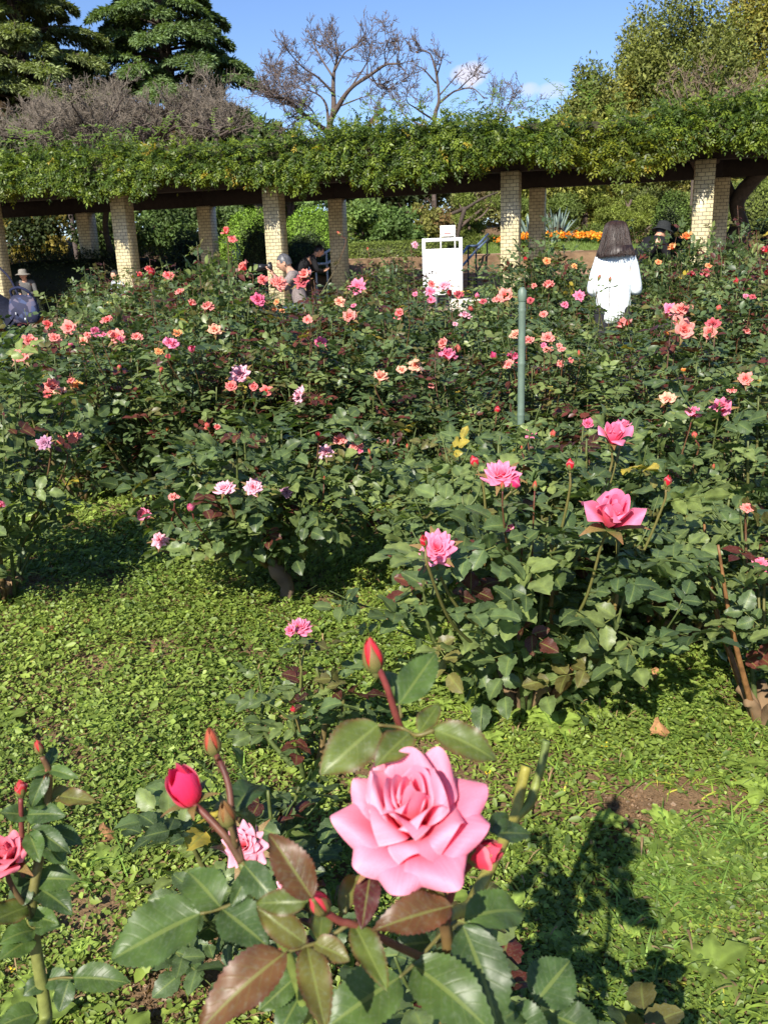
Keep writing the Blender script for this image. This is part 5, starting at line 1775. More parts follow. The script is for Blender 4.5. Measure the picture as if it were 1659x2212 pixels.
LEFT_LEAVES = [
    ([(107, 1660, 62, 1668, 26, .89, .87, 'g', .5), (108, 1662, 155, 1668, 28, .89, .87, 'g', .5), (105, 1655, 120, 1610, 26, .89, .91, 'd', .4), (102, 1668, 62, 1745, 36, .89, .87, 'd', .3)], [(104, 1690, .90), (107, 1660, .89)]),
    ([(112, 1725, 158, 1700, 36, .90, .91, 'o', .5), (130, 1720, 202, 1728, 38, .90, .88, 'o', .4), (100, 1730, 60, 1740, 36, .90, .88, 'g', .5)], [(100, 1740, .90), (130, 1720, .90)]),
    ([(60, 1760, 130, 1752, 50, .90, .88, 'd', .5), (62, 1762, 5, 1750, 40, .90, .88, 'd', .5), (70, 1790, 138, 1820, 44, .90, .87, 'd', .5), (64, 1800, 85, 1850, 44, .89, .86, 'g', .4)], [(60, 1850, .90), (64, 1762, .90)]),
    ([(95, 1800, 175, 1800, 54, .91, .90, 'd', .5), (92, 1825, 140, 1850, 44, .91, .89, 'd', .5), (60, 1830, 2, 1808, 40, .90, .89, 'd', .5)], [(90, 1840, .91), (95, 1800, .91)]),
    ([(80, 1900, 160, 1890, 58, .92, .91, 'g', .5), (78, 1915, 155, 1955, 62, .92, .89, 'd', .5), (70, 1900, 15, 1880, 46, .91, .90, 'd', .5), (66, 1910, 20, 1960, 50, .91, .89, 'd', .4)], [(75, 1960, .92), (77, 1900, .92)]),
    ([(60, 1960, -20, 1985, 70, .90, .86, 'y', .4), (66, 1980, 120, 1985, 46, .91, .89, 'g', .5)], [(70, 2000, .91), (62, 1962, .90)]),
    ([(74, 2010, 12, 2015, 58, .91, .88, 'g', .5), (72, 2025, 5, 2060, 56, .91, .87, 'g', .5), (78, 2005, 130, 1995, 40, .91, .90, 'd', .5)], [(76, 2040, .92), (74, 2012, .91)]),
    ([(95, 2118, 55, 2142, 40, .93, .91, 'd', .5), (98, 2115, 150, 2112, 46, .93, .92, 'd', .5), (160, 2112, 262, 2108, 62, .92, .90, 'g', .6), (150, 2118, 128, 2185, 44, .92, .90, 'd', .4)], [(96, 2120, .93), (130, 2112, .925), (160, 2112, .92)]),
    ([(80, 2190, 0, 2200, 60, .93, .90, 'g', .5), (85, 2195, 70, 2240, 60, .93, .90, 'g', .5)], [(98, 2190, .93), (82, 2192, .93)]),
]
for lf, rc in LEFT_LEAVES:
    leaf_part(lb, LO, lf, rc)

# ------------------------------------------------------------------ low bush with the pale pink rose just behind the front bush
g = PZ(555, 1990, .05)
pk = thing('rose_bush', 'low rose bush carrying a ruffled pale pink rose behind the tall magenta bud', 'rose bush', (g[0], g[1], 0), 'rose bushes in the bed')
PO = np.array(pk.location)
for (px, py, t, s, kind, ax, col) in [(527, 1826, 1.18, 122, 'O', (-.1, -.62, .75), (.9, .36, .46)), (622, 1922, 1.15, 64, 'O', (.1, -.5, .8), (.9, .42, .50))]:
    size = s / F * t
    a_ = nrm(V3(*ax))
    p = Q(px, py, t) - a_ * size * .18
    place_bloom(pk, FINEB['O'], p, a_, size, col, 'rose_bloom', 0, 2.)
    stem_part(pk, PO, [PO + V3(0, 0, .02), PO * .5 + p * .5 + V3(0, .03, 0), p - a_ * .03, p], .004, .0026, ((.12, .15, .04), (.12, .06, .03)), 'flower_stem')
fol, wood = bush_meshes(57, .36, .20, canes=8, L=.085, tmpl=NEAR, clear=.2, spacing=.055, red=.02, light=.35, shoots=0, fill=24, base_r=.03, sub=2)
fol.build('foliage', M_near, pk)
wood.build('canes', M_cane, pk, True)
# ------------------------------------------------------------------ people
def skin_mesh(verts, edges, radii, levels=2, root=0):
    me = bpy.data.meshes.new('skin_tmp')
    me.from_pydata([tuple(v) for v in verts], edges, [])
    o = bpy.data.objects.new('skin_tmp', me)
    COL.objects.link(o)
    md = o.modifiers.new('skin', 'SKIN')
    md.use_smooth_shade = True
    sv = me.skin_vertices[0].data
    for i, r in enumerate(radii):
        sv[i].radius = r if isinstance(r, tuple) else (r, r)
        sv[i].use_root = i == root
    sd = o.modifiers.new('sub', 'SUBSURF')
    sd.levels = sd.render_levels = levels
    dg = bpy.context.evaluated_depsgraph_get()
    dg.update()
    em = bpy.data.meshes.new_from_object(o.evaluated_get(dg))
    v = np.empty(len(em.vertices) * 3)
    em.vertices.foreach_get('co', v)
    f = [tuple(p.vertices) for p in em.polygons]
    bpy.data.objects.remove(o)
    bpy.data.meshes.remove(me)
    bpy.data.meshes.remove(em)
    return v.reshape(-1, 3), f


def head_shape(c, fwd, col):
    """a head with brow, nose, mouth, chin and ears: c centre, fwd facing direction (x, y)"""
    fwd = nrm(V3(*fwd))
    side = nrm(np.cross(fwd, V3(0, 0, 1)))
    up = np.cross(side, fwd)
    nu, nv = 28, 22
    th = np.linspace(0, 2 * np.pi, nu, endpoint=False)
    v = []
    for i in range(nv):
        ph = math.pi * (i + .5) / nv
        z = math.cos(ph)
        r = math.sin(ph)
        for t in th:
            x, y = r * math.sin(t), r * math.cos(t)        # y forward
            sx, sy, sz = .076, .094, .115
            if z < -.2:
                k = (-.2 - z) / .8
                sx *= 1 - .32 * k
                sy *= 1 - .10 * k
            p = V3(x * sx, y * sy, z * sz)
            f = max(0, math.cos(t)) ** 2 if r > .2 else 0
            g = lambda x0, z0, wx, wz: math.exp(-((p[0] - x0) / wx) ** 2 - ((p[2] - z0) / wz) ** 2) * (1 if y > 0 else 0)
            p[1] += .024 * g(0, -.02, .012, .020) + .010 * g(0, .012, .010, .02)            # nose
            p[1] += .006 * g(0, .032, .05, .010)                                             # brow
            p[1] -= .008 * (g(.03, .012, .014, .010) + g(-.03, .012, .014, .010))            # eye sockets
            p[1] += .006 * g(0, -.058, .022, .008) + .008 * g(0, -.095, .022, .014)          # lips, chin
            v.append(p)
    f = [(i * nu + j, i * nu + (j + 1) % nu, (i + 1) * nu + (j + 1) % nu, (i + 1) * nu + j) for i in range(nv - 1) for j in range(nu)]
    f = [q[::-1] for q in f]
    f.append(tuple(range(nu)))
    f.append(tuple((nv - 1) * nu + j for j in range(nu))[::-1])
    v = np.array(v)
    cols = np.tile(np.array(col), (len(v), 1))
    eye = np.minimum(np.hypot((v[:, 0] - .03) / .013, (v[:, 2] - .011) / .006), np.hypot((v[:, 0] + .03) / .013, (v[:, 2] - .011) / .006)) < 1
    cols[eye & (v[:, 1] > 0)] = (.03, .02, .02)
    lip = np.hypot(v[:, 0] / .022, (v[:, 2] + .058) / .007) < 1
    cols[lip & (v[:, 1] > 0)] = (.32, .10, .09)
    W = v[:, :1] * side + v[:, 1:2] * fwd + v[:, 2:] * up + c
    mb = [(W, f, cols)]
    for s in (-1, 1):                                                                          # ears
        a = np.linspace(0, 2 * np.pi, 10, endpoint=False)
        e = []
        for r_, o_ in ((1, 0), (.95, .012), (.55, .008)):
            for t in a:
                e.append(c + side * s * (.074 + o_) + fwd * (-.008 + .017 * r_ * math.cos(t)) + up * (-.005 + .03 * r_ * math.sin(t)))
        fe = [(k * 10 + i, k * 10 + (i + 1) % 10, (k + 1) * 10 + (i + 1) % 10, (k + 1) * 10 + i) for k in range(2) for i in range(10)] + [tuple(range(20, 30))]
        mb.append((np.array(e), fe, np.array(col) * .92))
    return mb


def hand(wrist, d, palm, s, col, curl=.9):
    """palm, four bent fingers and a thumb; d finger direction, palm the palm's facing, s = +1 or -1 for the thumb side"""
    d, palm = nrm(d), nrm(palm)
    sd = np.cross(d, palm) * s
    vs, es, rs = [wrist - d * .01, wrist + d * .045, wrist + d * .085], [(0, 1), (1, 2)], [(.024, .017), (.038, .014), (.038, .013)]
    out = [skin_mesh(vs, es, rs, 1)]
    for k, (off, L) in enumerate(((-.028, .066), (-.010, .075), (.010, .070), (.027, .055))):
        p = wrist + d * .075 + sd * off
        ch, a, dd = [p], 0, d
        for q in (.42, .33, .25):
            a += curl * .55
            dd = d * math.cos(a) + palm * math.sin(a)
            p = p + dd * L * q
            ch.append(p)
        out.append(skin_mesh(ch, [(0, 1), (1, 2), (2, 3)], [.0095, .009, .008, .007], 1))
    p = wrist + d * .025 - sd * .030
    ch = [p, p + (d * .6 - sd * .7 + palm * .2) * .034, p + (d * .85 - sd * .7 + palm * .55) * .058]
    out.append(skin_mesh(ch, [(0, 1), (1, 2)], [.012, .0105, .008], 1))
    return [(v, f, col) for v, f in out]


SKINC = (.52, .29, .19)


def person(label, loc, face, J, top, legs, hair, skin=SKINC, scale=1.0, hands=(), hat=None, shoe=(.03, .03, .03), top_r=None, long_hair=False, bag=None):
    """J: joints in metres (x right, y ahead, z up); clothes and hair are children of the body"""
    root = thing('person', label, 'person', loc)
    root.rotation_euler = (0, 0, face)
    root.scale = (scale,) * 3
    j = {k: V3(*v) for k, v in J.items()}
    # body: one skinned figure
    names = ['hip', 'waist', 'chest', 'neck', 'head', 'shL', 'elL', 'wrL', 'shR', 'elR', 'wrR', 'knL', 'anL', 'toL', 'knR', 'anR', 'toR', 'hpL', 'hpR']
    ix = {n: i for i, n in enumerate(names)}
    E = [('hip', 'waist'), ('waist', 'chest'), ('chest', 'neck'), ('neck', 'head'), ('chest', 'shL'), ('shL', 'elL'), ('elL', 'wrL'), ('chest', 'shR'), ('shR', 'elR'), ('elR', 'wrR'),
         ('hip', 'hpL'), ('hpL', 'knL'), ('knL', 'anL'), ('anL', 'toL'), ('hip', 'hpR'), ('hpR', 'knR'), ('knR', 'anR'), ('anR', 'toR')]
    rad = {'hip': (.13, .10), 'waist': (.12, .09), 'chest': (.14, .10), 'neck': .052, 'head': .06, 'sh': .05, 'el': .036, 'wr': .026, 'kn': .052, 'an': .036, 'to': .032, 'hp': .08}
    gr = lambda n: rad.get(n, rad.get(n[:2]))
    v, f = skin_mesh([j[n] for n in names], [(ix[a], ix[b]) for a, b in E], [gr(n) for n in names], 2)
    mb = MB()
    mb.add(v, f, skin)
    fwd = J['face']
    for part in head_shape(j['head'] + V3(0, 0, .0) + V3(*fwd) * .012, fwd, skin):
        mb.add(*part)
    for h in hands:
        for part in hand(j[h[0]], V3(*h[1]), V3(*h[2]), h[3], skin, h[4]):
            mb.add(*part)
    mb.build('body', M_skin, root, True)
    # top
    tr = dict(hem=(.165, .125), waist=(.155, .115), chest=(.165, .118), yoke=(.085, .07), sh=.068, el=.052, wr=.040)
    tr.update(top_r or {})
    tn = ['waist', 'hem', 'chest', 'yoke', 'shL', 'elL', 'wrL', 'shR', 'elR', 'wrR']
    tv = {'hem': j.get('hem', j['hip']), 'waist': j['waist'], 'chest': j['chest'], 'yoke': j['chest'] * .35 + j['neck'] * .65}
    for s in 'LR':
        tv['sh' + s] = j['sh' + s]
        tv['el' + s] = j['el' + s]
        tv['wr' + s] = j['wr' + s] * .93 + j['el' + s] * .07
    ti = {n: i for i, n in enumerate(tn)}
    TE = [('waist', 'hem'), ('waist', 'chest'), ('chest', 'yoke'), ('yoke', 'shL'), ('shL', 'elL'), ('elL', 'wrL'), ('yoke', 'shR'), ('shR', 'elR'), ('elR', 'wrR')]
    v, f = skin_mesh([tv[n] for n in tn], [(ti[a], ti[b]) for a, b in TE], [tr.get(n, tr.get(n[:2])) for n in tn], 2)
    v = v + (.007 * noise3(v * np.array([14, 14, 5]), 3) + .004 * noise3(v * np.array([30, 30, 14]), 4))[:, None] * nrm(v - np.array([0, 0, 1.0]) * v[:, 2:3] * 0 - np.mean(v, 0))
    mb = MB()
    mb.add(v, f, top)
    mb.build('top', M_cloth, root, True)
    # trousers
    ln = ['hip', 'hpL', 'knL', 'anL', 'hpR', 'knR', 'anR', 'waist']
    li = {n: i for i, n in enumerate(ln)}
    lr = {'hip': (.145, .115), 'hp': .098, 'kn': .070, 'an': .058, 'waist': (.13, .10)}
    v, f = skin_mesh([j[n] * (.9 if n == 'x' else 1) for n in ln], [(li[a], li[b]) for a, b in (('hip', 'hpL'), ('hpL', 'knL'), ('knL', 'anL'), ('hip', 'hpR'), ('hpR', 'knR'), ('knR', 'anR'), ('hip', 'waist'))], [lr.get(n, lr.get(n[:2])) for n in ln], 2)
    mb = MB()
    mb.add(v, f, legs)
    mb.build('trousers', M_cloth, root, True)
    for s in 'LR':
        a_, t_ = j['an' + s], j['to' + s]
        v, f = skin_mesh([a_ + V3(0, -.03, -.03), (a_ + t_) / 2 + V3(0, 0, -.01), t_ + V3(0, .02, 0)], [(0, 1), (1, 2)], [(.045, .04), (.046, .04), (.04, .03)], 2)
        mb = MB()
        mb.add(v, f, shoe)
        mb.build('shoe', M_cloth, root, True)
    # hair
    fw = nrm(V3(*fwd))
    sdv = nrm(np.cross(fw, V3(0, 0, 1)))
    upv = np.cross(sdv, fw)
    hc = j['head'] + fw * .012
    mb = MB()
    if long_hair:
        prof = [(.130, .012, 0), (.125, .045, -.005), (.110, .072, -.012), (.08, .090, -.020), (.03, .102, -.028), (-.02, .112, -.036), (-.065, .122, -.044), (-.10, .134, -.052), (-.13, .144, -.058), (-.15, .146, -.060)]
        nu = 120
        th = np.linspace(0, 2 * np.pi, nu, endpoint=False)
        vs = []
        rg = np.random.default_rng(3)
        for k, (z, r, yo) in enumerate(prof):
            w = min(1, k / 4)
            q_ = np.stack([np.sin(th) * 5.2, np.cos(th) * 5.2, np.full(nu, z * 3)], 1)
            rr = r + w * (.005 * noise3(q_, 5) + .003 * noise3(q_ * 3.2, 6))
            end = (.020 * noise3(q_ * .55, 8) + .012 * noise3(q_ * 2.4, 9)) * np.clip((k - 7) / 3, 0, 1) + .03 * np.sin(th - .6) * (k > 6)
            front_cut = np.where(np.cos(th) > .35, np.where(z < .06, .62, 1), 1)
            vs.append(hc + (rr * np.sin(th))[:, None] * sdv + ((rr * .88 * np.cos(th)) * front_cut + yo)[:, None] * fw + (z + end)[:, None] * upv)
        vs = np.concatenate(vs)
        K = len(prof)
        fs = [(k * nu + i, (k + 1) * nu + i, (k + 1) * nu + (i + 1) % nu, k * nu + (i + 1) % nu) for k in range(K - 1) for i in range(nu)]
        fs.append(tuple(range(nu)))
        mb.add(vs, fs, hair)
        # loose strands over the surface
        for _ in range(300):
            t = rg.uniform(1.1, 5.2)
            sp = []
            lift, drop_ = rg.uniform(-.004, .010), rg.uniform(-.01, .016)
            t1 = t + rg.normal(0, .22)
            for k, (z, r, yo) in enumerate(prof[1:]):
                tt = t + (t1 - t) * k / 9 + .05 * math.sin(k * .9 + t * 7)
                sp.append(hc + sdv * (r + .004 + lift * k / 9) * math.sin(tt) + fw * ((r + .004 + lift * k / 9) * .88 * math.cos(tt) + yo) + upv * (z - (drop_ if k == 8 else 0)))
            cs = bez(sp, 2)
            tube(mb, cs, np.linspace(.0016, .0012, len(cs)) * rg.uniform(.7, 1.6), 4, np.array(hair) * rg.uniform(.5, 2.0), False)
    else:
        nu, nv = 40, 12
        th = np.linspace(0, 2 * np.pi, nu, endpoint=False)
        vs = []
        rg = np.random.default_rng(4)
        for i in range(nv):
            ph = (i + .3) / nv * 1.95
            for t in th:
                lim = 1.05 if math.cos(t) > .5 else (1.5 if math.cos(t) > -.2 else 1.95)
                p2 = min(ph, lim)
                r = math.sin(p2)
                k = 1.06 + .03 * math.sin(t * 13 + i) + .02 * math.sin(t * 7)
                vs.append(hc + sdv * (r * math.sin(t) * .078 * k) + fw * (r * math.cos(t) * .098 * k - .004) + upv * (math.cos(p2) * .120 * k))
        fs = [(i * nu + a_, (i + 1) * nu + a_, (i + 1) * nu + (a_ + 1) % nu, i * nu + (a_ + 1) % nu) for i in range(nv - 1) for a_ in range(nu)]
        fs.append(tuple(range(nu)))
        vs = np.array(vs)
        hcl = np.tile(np.array(hair), (len(vs), 1)) * rg.uniform(.6, 1.5, (len(vs), 1))
        mb.add(vs, fs, hcl)
    mb.build('hair', M_hair, root, True)
    if hat:
        col, brim, drop = hat
        mb = MB()
        nu = 32
        th = np.linspace(0, 2 * np.pi, nu, endpoint=False)
        prof = [(.150, .02), (.148, .06), (.130, .09), (.07, .100), (.045, .106), (.045 - drop * .4, .106 + brim * .6), (.045 - drop, .106 + brim), (.040 - drop, .106 + brim - .003), (.035, .100)]
        vs = np.concatenate([hc + (r * np.sin(th))[:, None] * sdv + (r * 1.08 * np.cos(th))[:, None] * fw + (z + .006 * np.sin(th * 3) * (k > 4))[:, None] * upv for k, (z, r) in enumerate(prof)])
        fs = [(k * nu + i, (k + 1) * nu + i, (k + 1) * nu + (i + 1) % nu, k * nu + (i + 1) % nu) for k in range(len(prof) - 1) for i in range(nu)] + [tuple(range(nu))]
        mb.add(vs, fs, col)
        mb.build('hat', M_cloth, root, True)
    return root


M_hair = vcol('hair', 0.48, 0.0, 50, 0.5)
STAND = dict(hip=(0, 0, .86), waist=(0, 0, 1.00), chest=(0, 0, 1.20), neck=(0, .0, 1.345), head=(0, .02, 1.475), shL=(-.165, 0, 1.285), elL=(-.23, -.03, 1.04), wrL=(-.16, .17, 1.02), shR=(.165, 0, 1.285), elR=(.235, -.03, 1.02), wrR=(.15, .18, 1.00),
             hpL=(-.085, 0, .82), knL=(-.085, .02, .46), anL=(-.085, -.01, .09), toL=(-.09, .12, .04), hpR=(.085, 0, .82), knR=(.085, .02, .46), anR=(.085, -.01, .09), toR=(.09, .12, .04), face=(0, 1, 0))
KNEEL = dict(hip=(0, -.02, .46), waist=(0, .02, .60), chest=(0, .08, .80), neck=(0, .13, .96), head=(0, .19, 1.065), shL=(-.18, .08, .90), elL=(-.20, .26, .70), wrL=(-.05, .37, .93), shR=(.18, .08, .90), elR=(.21, .26, .70), wrR=(.06, .37, .93),
             hpL=(-.10, 0, .44), knL=(-.14, .42, .44), anL=(-.13, .22, .08), toL=(-.14, .36, .04), hpR=(.10, 0, .44), knR=(.14, .36, .12), anR=(.13, -.05, .08), toR=(.14, -.16, .05), face=(0, .97, -.25))
SIT = dict(KNEEL)
SIT.update(knR=(.14, .42, .44), anR=(.13, .42, .09), toR=(.14, .55, .04), anL=(-.13, .42, .09), toL=(-.14, .55, .04), wrL=(-.08, .32, .62), wrR=(.08, .32, .62), elL=(-.23, .12, .64), elR=(.23, .12, .64), face=(0, 1, 0))
STOOP = dict(STAND)
STOOP.update(hip=(0, -.12, .84), waist=(0, -.02, .94), chest=(0, .17, 1.07), neck=(0, .30, 1.17), head=(0, .39, 1.25), shL=(-.17, .22, 1.12), elL=(-.22, .30, .86), wrL=(-.12, .46, .84), shR=(.17, .22, 1.12), elR=(.22, .30, .86), wrR=(.12, .46, .84),
             hpL=(-.09, -.10, .80), hpR=(.09, -.10, .80), face=(0, .95, -.3))

at = lambda px, d: (P(px, 600, d)[0], d, float(hgt(0, d)))
JW = dict(STAND)
JW['hem'] = V3(0, 0, .74)
for k_, v_ in dict(shL=(-.125, 0, 1.285), elL=(-.175, -.03, 1.04), wrL=(-.12, .17, 1.02), shR=(.125, 0, 1.285), elR=(.195, -.02, 1.03), wrR=(.14, .20, 1.04)).items():
    JW[k_] = v_
woman = person('woman seen from behind with shoulder length dark brown hair and a loose white top', at(1326, 7.45), R(-8), JW, (.78, .84, .86), (.03, .03, .035), (.020, .010, .007), scale=1.0, long_hair=True,
               hands=(('wrL', (.5, .8, .1), (0, 0, 1), 1, .8), ('wrR', (-.5, .8, .1), (0, 0, 1), -1, .8)), top_r=dict(hem=(.168, .13), waist=(.155, .12), chest=(.150, .115), yoke=(.075, .065), sh=.060, el=.052, wr=.040))
man = person('kneeling man with grey hair and taupe jacket aiming a black camera left', at(648, 12.2), R(90), KNEEL, (.23, .19, .18), (.06, .09, .16), (.07, .07, .075),
             hands=(('wrL', (.35, .35, .9), (.2, .9, -.1), -1, 1.2), ('wrR', (-.3, .35, .9), (-.2, .9, -.1), 1, 1.2)))
mp = person('person in black glancing right behind the kneeling photographer in the shade', at(652, 18.6), R(-75), STOOP, (.012, .012, .014), (.012, .012, .014), (.012, .010, .010), hands=(('wrL', (.2, .9, .3), (0, 0, 1), 1, .7), ('wrR', (-.2, .9, .3), (0, 0, 1), -1, .7)))
hatp = person('stooping person in a black bucket hat and white face mask right of the woman', at(1384, 13.6), R(-60), STOOP, (.012, .012, .014), (.012, .012, .014), (.012, .010, .010), hat=((.022, .024, .024), .055, .045), scale=1.03)
mb = MB()
hc_ = V3(*STOOP['head']) + V3(0, .05, -.03)
for k in range(5):
    pass
mv = []
for i in range(6):
    for k in range(9):
        t = -1.2 + 2.4 * k / 8
        z = .035 - .10 * i / 5
        mv.append(V3(math.sin(t) * .072, math.cos(t) * .068 + .03 + .02 * (1 - abs(i - 2.5) / 2.5) * math.cos(t), z) + hc_)
mb.add(np.array(mv), [(i * 9 + k, (i + 1) * 9 + k, (i + 1) * 9 + k + 1, i * 9 + k + 1) for i in range(5) for k in range(8)], (.75, .77, .78))
mb.build('face_mask', M_cloth, hatp, True)
person('seated person in a wide brimmed sun hat in the dark behind the far left roses', at(57, 20.0), R(185), SIT, (.10, .10, .10), (.05, .05, .05), (.02, .02, .02), hat=((.20, .19, .17), .075, .03), scale=.92)
person('seated person in white top and dark trousers half hidden by the second column', at(262, 18.9), R(150), SIT, (.42, .45, .52), (.02, .02, .03), (.02, .02, .02), scale=.86)
lp_ = person('stooping person in a dark navy coat and blue jeans cut by the left edge', at(-12, 7.9), R(90), STOOP, (.012, .014, .026), (.035, .055, .12), (.012, .010, .010), top_r=dict(hem=(.20, .17), waist=(.19, .15), chest=(.19, .14)), scale=1.08)

# camera held by the kneeling man
mc = Matrix.Translation(man.location) @ Matrix.Rotation(R(90), 4, 'Z')
wl_ = lambda p: mc @ Vector(p)
cm = thing('camera', 'black camera with a long lens held to the eye by the kneeling man', 'camera', wl_((0, .40, 1.02)), rz=R(90))
M_black = plain('black_plastic', (.015, .015, .016), .4)
M_glass = plain('lens_glass', (.02, .02, .03), .05)
mb = MB()
box(mb, (-.065, -.03, -.045), (.065, .03, .04), bev=.008)
box(mb, (-.03, -.025, .038), (.03, .025, .068), bev=.01)
mb.build('camera_body', M_black, cm)
mb = MB()
tube(mb, [(0, .028, 0), (0, .09, 0), (0, .092, 0), (0, .17, 0)], [.036, .036, .041, .041], 20)
tube(mb, [(0, .171, 0), (0, .215, 0)], [.043, .055], 20, cap=False)
mb.build('lens', M_black, cm, False)

# floral bag at the left person
M_floral, nt, b_ = mat('floral_cloth')
tc = node(nt, 'ShaderNodeTexCoord')
vo = node(nt, 'ShaderNodeTexVoronoi')
vo.inputs['Scale'].default_value = 26
nt.links.new(tc.outputs['Object'], vo.inputs['Vector'])
cr = node(nt, 'ShaderNodeValToRGB')
els = cr.color_ramp.elements
els[0].position, els[0].color = 0.0, (.012, .014, .035, 1)
els[1].position, els[1].color = 1.0, (.11, .085, .11, 1)
e = els.new(.62)
e.color = (.018, .022, .06, 1)
e = els.new(.72)
e.color = (.035, .055, .13, 1)
sp = node(nt, 'ShaderNodeSeparateColor')
nt.links.new(vo.outputs['Color'], sp.inputs['Color'])
nt.links.new(sp.outputs['Red'], cr.inputs['Fac'])
nt.links.new(cr.outputs['Color'], b_.inputs['Base Color'])
b_.inputs['Roughness'].default_value = .8
bp0 = P(53, 664, 7.75)
bag = thing('shoulder_bag', 'navy floral shoulder bag hanging beside the stooping person at the left edge', 'bag', bp0)
mb = MB()
prof_ = [(-.135, .100, .035), (-.125, .125, .058), (-.06, .135, .068), (.02, .125, .060), (.08, .105, .042), (.105, .085, .018)]
nu = 32
th = np.linspace(0, 2 * np.pi, nu, endpoint=False)
sup = lambda c_: np.sign(c_) * np.abs(c_) ** .55
vs = np.concatenate([np.stack([w_ * sup(np.cos(th)), d_ * sup(np.sin(th)), np.full(nu, z_)], 1) for z_, w_, d_ in prof_])
vs = vs + .007 * noise3(vs * 22, 5)[:, None] * V3(1, 1, 1)
mb.add(vs, [(k * nu + i, k * nu + (i + 1) % nu, (k + 1) * nu + (i + 1) % nu, (k + 1) * nu + i) for k in range(5) for i in range(nu)] + [tuple(range(nu))[::-1], tuple(range(5 * nu, 6 * nu))])
mb.build('bag_body', M_floral, bag, True)
mb = MB()
tube(mb, bez([V3(-.09, 0, .09), V3(-.08, -.03, .15), V3(0, -.04, .17), V3(.07, -.03, .13), V3(.09, 0, .06)], 6), .012, 8, (.02, .025, .06))
tube(mb, bez([V3(-.05, .05, .09), V3(-.12, .08, .25), V3(-.20, .10, .34)], 6), .009, 8, (.02, .022, .045))
mb.build('strap', M_cloth, bag, True)
mb = MB()
for x, z in ((-.045, -.04), (.03, -.09)):
    box(mb, (x - .006, -.090, z - .016), (x + .006, -.080, z + .004), (.5, .52, .56), bev=.002)
mb.build('buckle', M_cloth, bag)

# ------------------------------------------------------------------ garden stake
top_, bot_ = P(1128, 618, 3.25), P(1120, 1330, 3.25)
bot_[2] = 0.0
stk = thing('garden_stake', 'tall green plastic garden stake with bamboo like rings standing among the roses', 'stake', bot_)
M_stake = plain('green_plastic', (.115, .165, .125), .5, noise=.3, scale=30, bump=.1)
d_ = top_ - bot_
H_ = np.linalg.norm(d_)
dn = d_ / H_
zz = [0]
rr_ = [.0135]
for k in range(1, 7):
    z = H_ * k / 6.35 - .02
    zz += [z - .012, z - .004, z, z + .004, z + .012]
    rr_ += [.0135, .0143, .0152, .0143, .0135]
zz += [H_ - .055, H_ - .052]
rr_ += [.0135, .0135]
mb = MB()
tube(mb, [dn * z for z in zz], rr_, 18)
mb.build('shaft', M_stake, stk, True)
mb = MB()
tube(mb, [dn * z for z in (H_ - .056, H_ - .054, H_ - .016, H_ - .008, H_ - .004)], [.0140, .0156, .0156, .0095, .0080], 18)
mb.build('cap', M_stake, stk, True)

# ------------------------------------------------------------------ white board in its frame
M_white = plain('white_paint', (.78, .78, .76), .5, noise=.10, scale=3)
M_frame = plain('white_frame', (.62, .63, .64), .5, noise=.12, scale=14)
M_metal = plain('dark_metal', (.04, .04, .045), .5)
sd0 = 13.0
c0 = P(956, 580, sd0)
kpx = 1841 / depth_along(c0)
sb = thing('signboard', 'blank white notice board in a white frame standing before the pergola', 'sign', (c0[0], sd0, float(hgt(0, sd0))), rz=R(-6))
gz0 = float(hgt(0, sd0))
zt, zb_ = P(956, 514, sd0)[2] - gz0, P(956, 637, sd0)[2] - gz0
hw = 43 / kpx
mb = MB()
fw_ = 6.5 / kpx * 1.1
box(mb, (-hw, -.03, zb_ - .02), (-hw + fw_, .03, zt), bev=.003)
box(mb, (hw - fw_, -.03, zb_ - .02), (hw, .03, zt), bev=.003)
box(mb, (-hw + fw_, -.028, zt - fw_), (hw - fw_, .028, zt), bev=.003)
mb.build('frame', M_frame, sb)
mb = MB()
box(mb, (-hw + fw_ + .004, -.012, zb_), (hw - fw_ - .004, .004, zt - 22 / kpx), bev=.002)
mb.build('panel', M_white, sb)
mb = MB()
for z in np.linspace(zb_ + .12, zt - 26 / kpx, 4):
    tube(mb, [(hw - fw_ - .02, -.0125, z), (hw - fw_ - .02, -.018, z)], [.008, .006], 10)
mb.build('bolt', M_metal, sb)
for s in (-1, 1):
    mb = MB()
    box(mb, (s * hw * .35 - .02, -.02, -.02), (s * hw * .35 + .02, .02, zb_ + .02), bev=.003)
    box(mb, (s * hw * .35 - .03, -.22, 0.0), (s * hw * .35 + .03, .22, .035), bev=.003)
    mb.build('leg', M_metal, sb)

# little direction sign farther back
d2 = 23.4
c2 = P(967, 501, d2)
k2 = 1841 / depth_along(c2)
ds = thing('direction_sign', 'small white sign with a red left arrow on two thin posts above the board', 'sign', (c2[0], d2, float(hgt(0, d2))), rz=R(-3))
g2 = float(hgt(0, d2))
z1, z0 = P(967, 487, d2)[2] - g2, P(967, 511, d2)[2] - g2
hw2 = 16.5 / k2
mb = MB()
box(mb, (-hw2, -.012, z0), (hw2, .012, z1), bev=.003)
mb.build('panel', M_white, ds)
for s in (-1, 1):
    mb = MB()
    box(mb, (s * (hw2 - .015) - .015, -.014, -.05), (s * (hw2 - .015) + .015, .0135, z0 + .03), bev=.003)
    mb.build('post', M_white, ds)
M_redp = plain('red_paint', (.42, .05, .05), .6)
M_ink = plain('grey_ink', (.16, .12, .11), .7)
mb = MB()
zc = z0 + (z1 - z0) * .30
box(mb, (-hw2 * .30, -.0155, zc - .010), (hw2 * .36, -.0125, zc + .010))
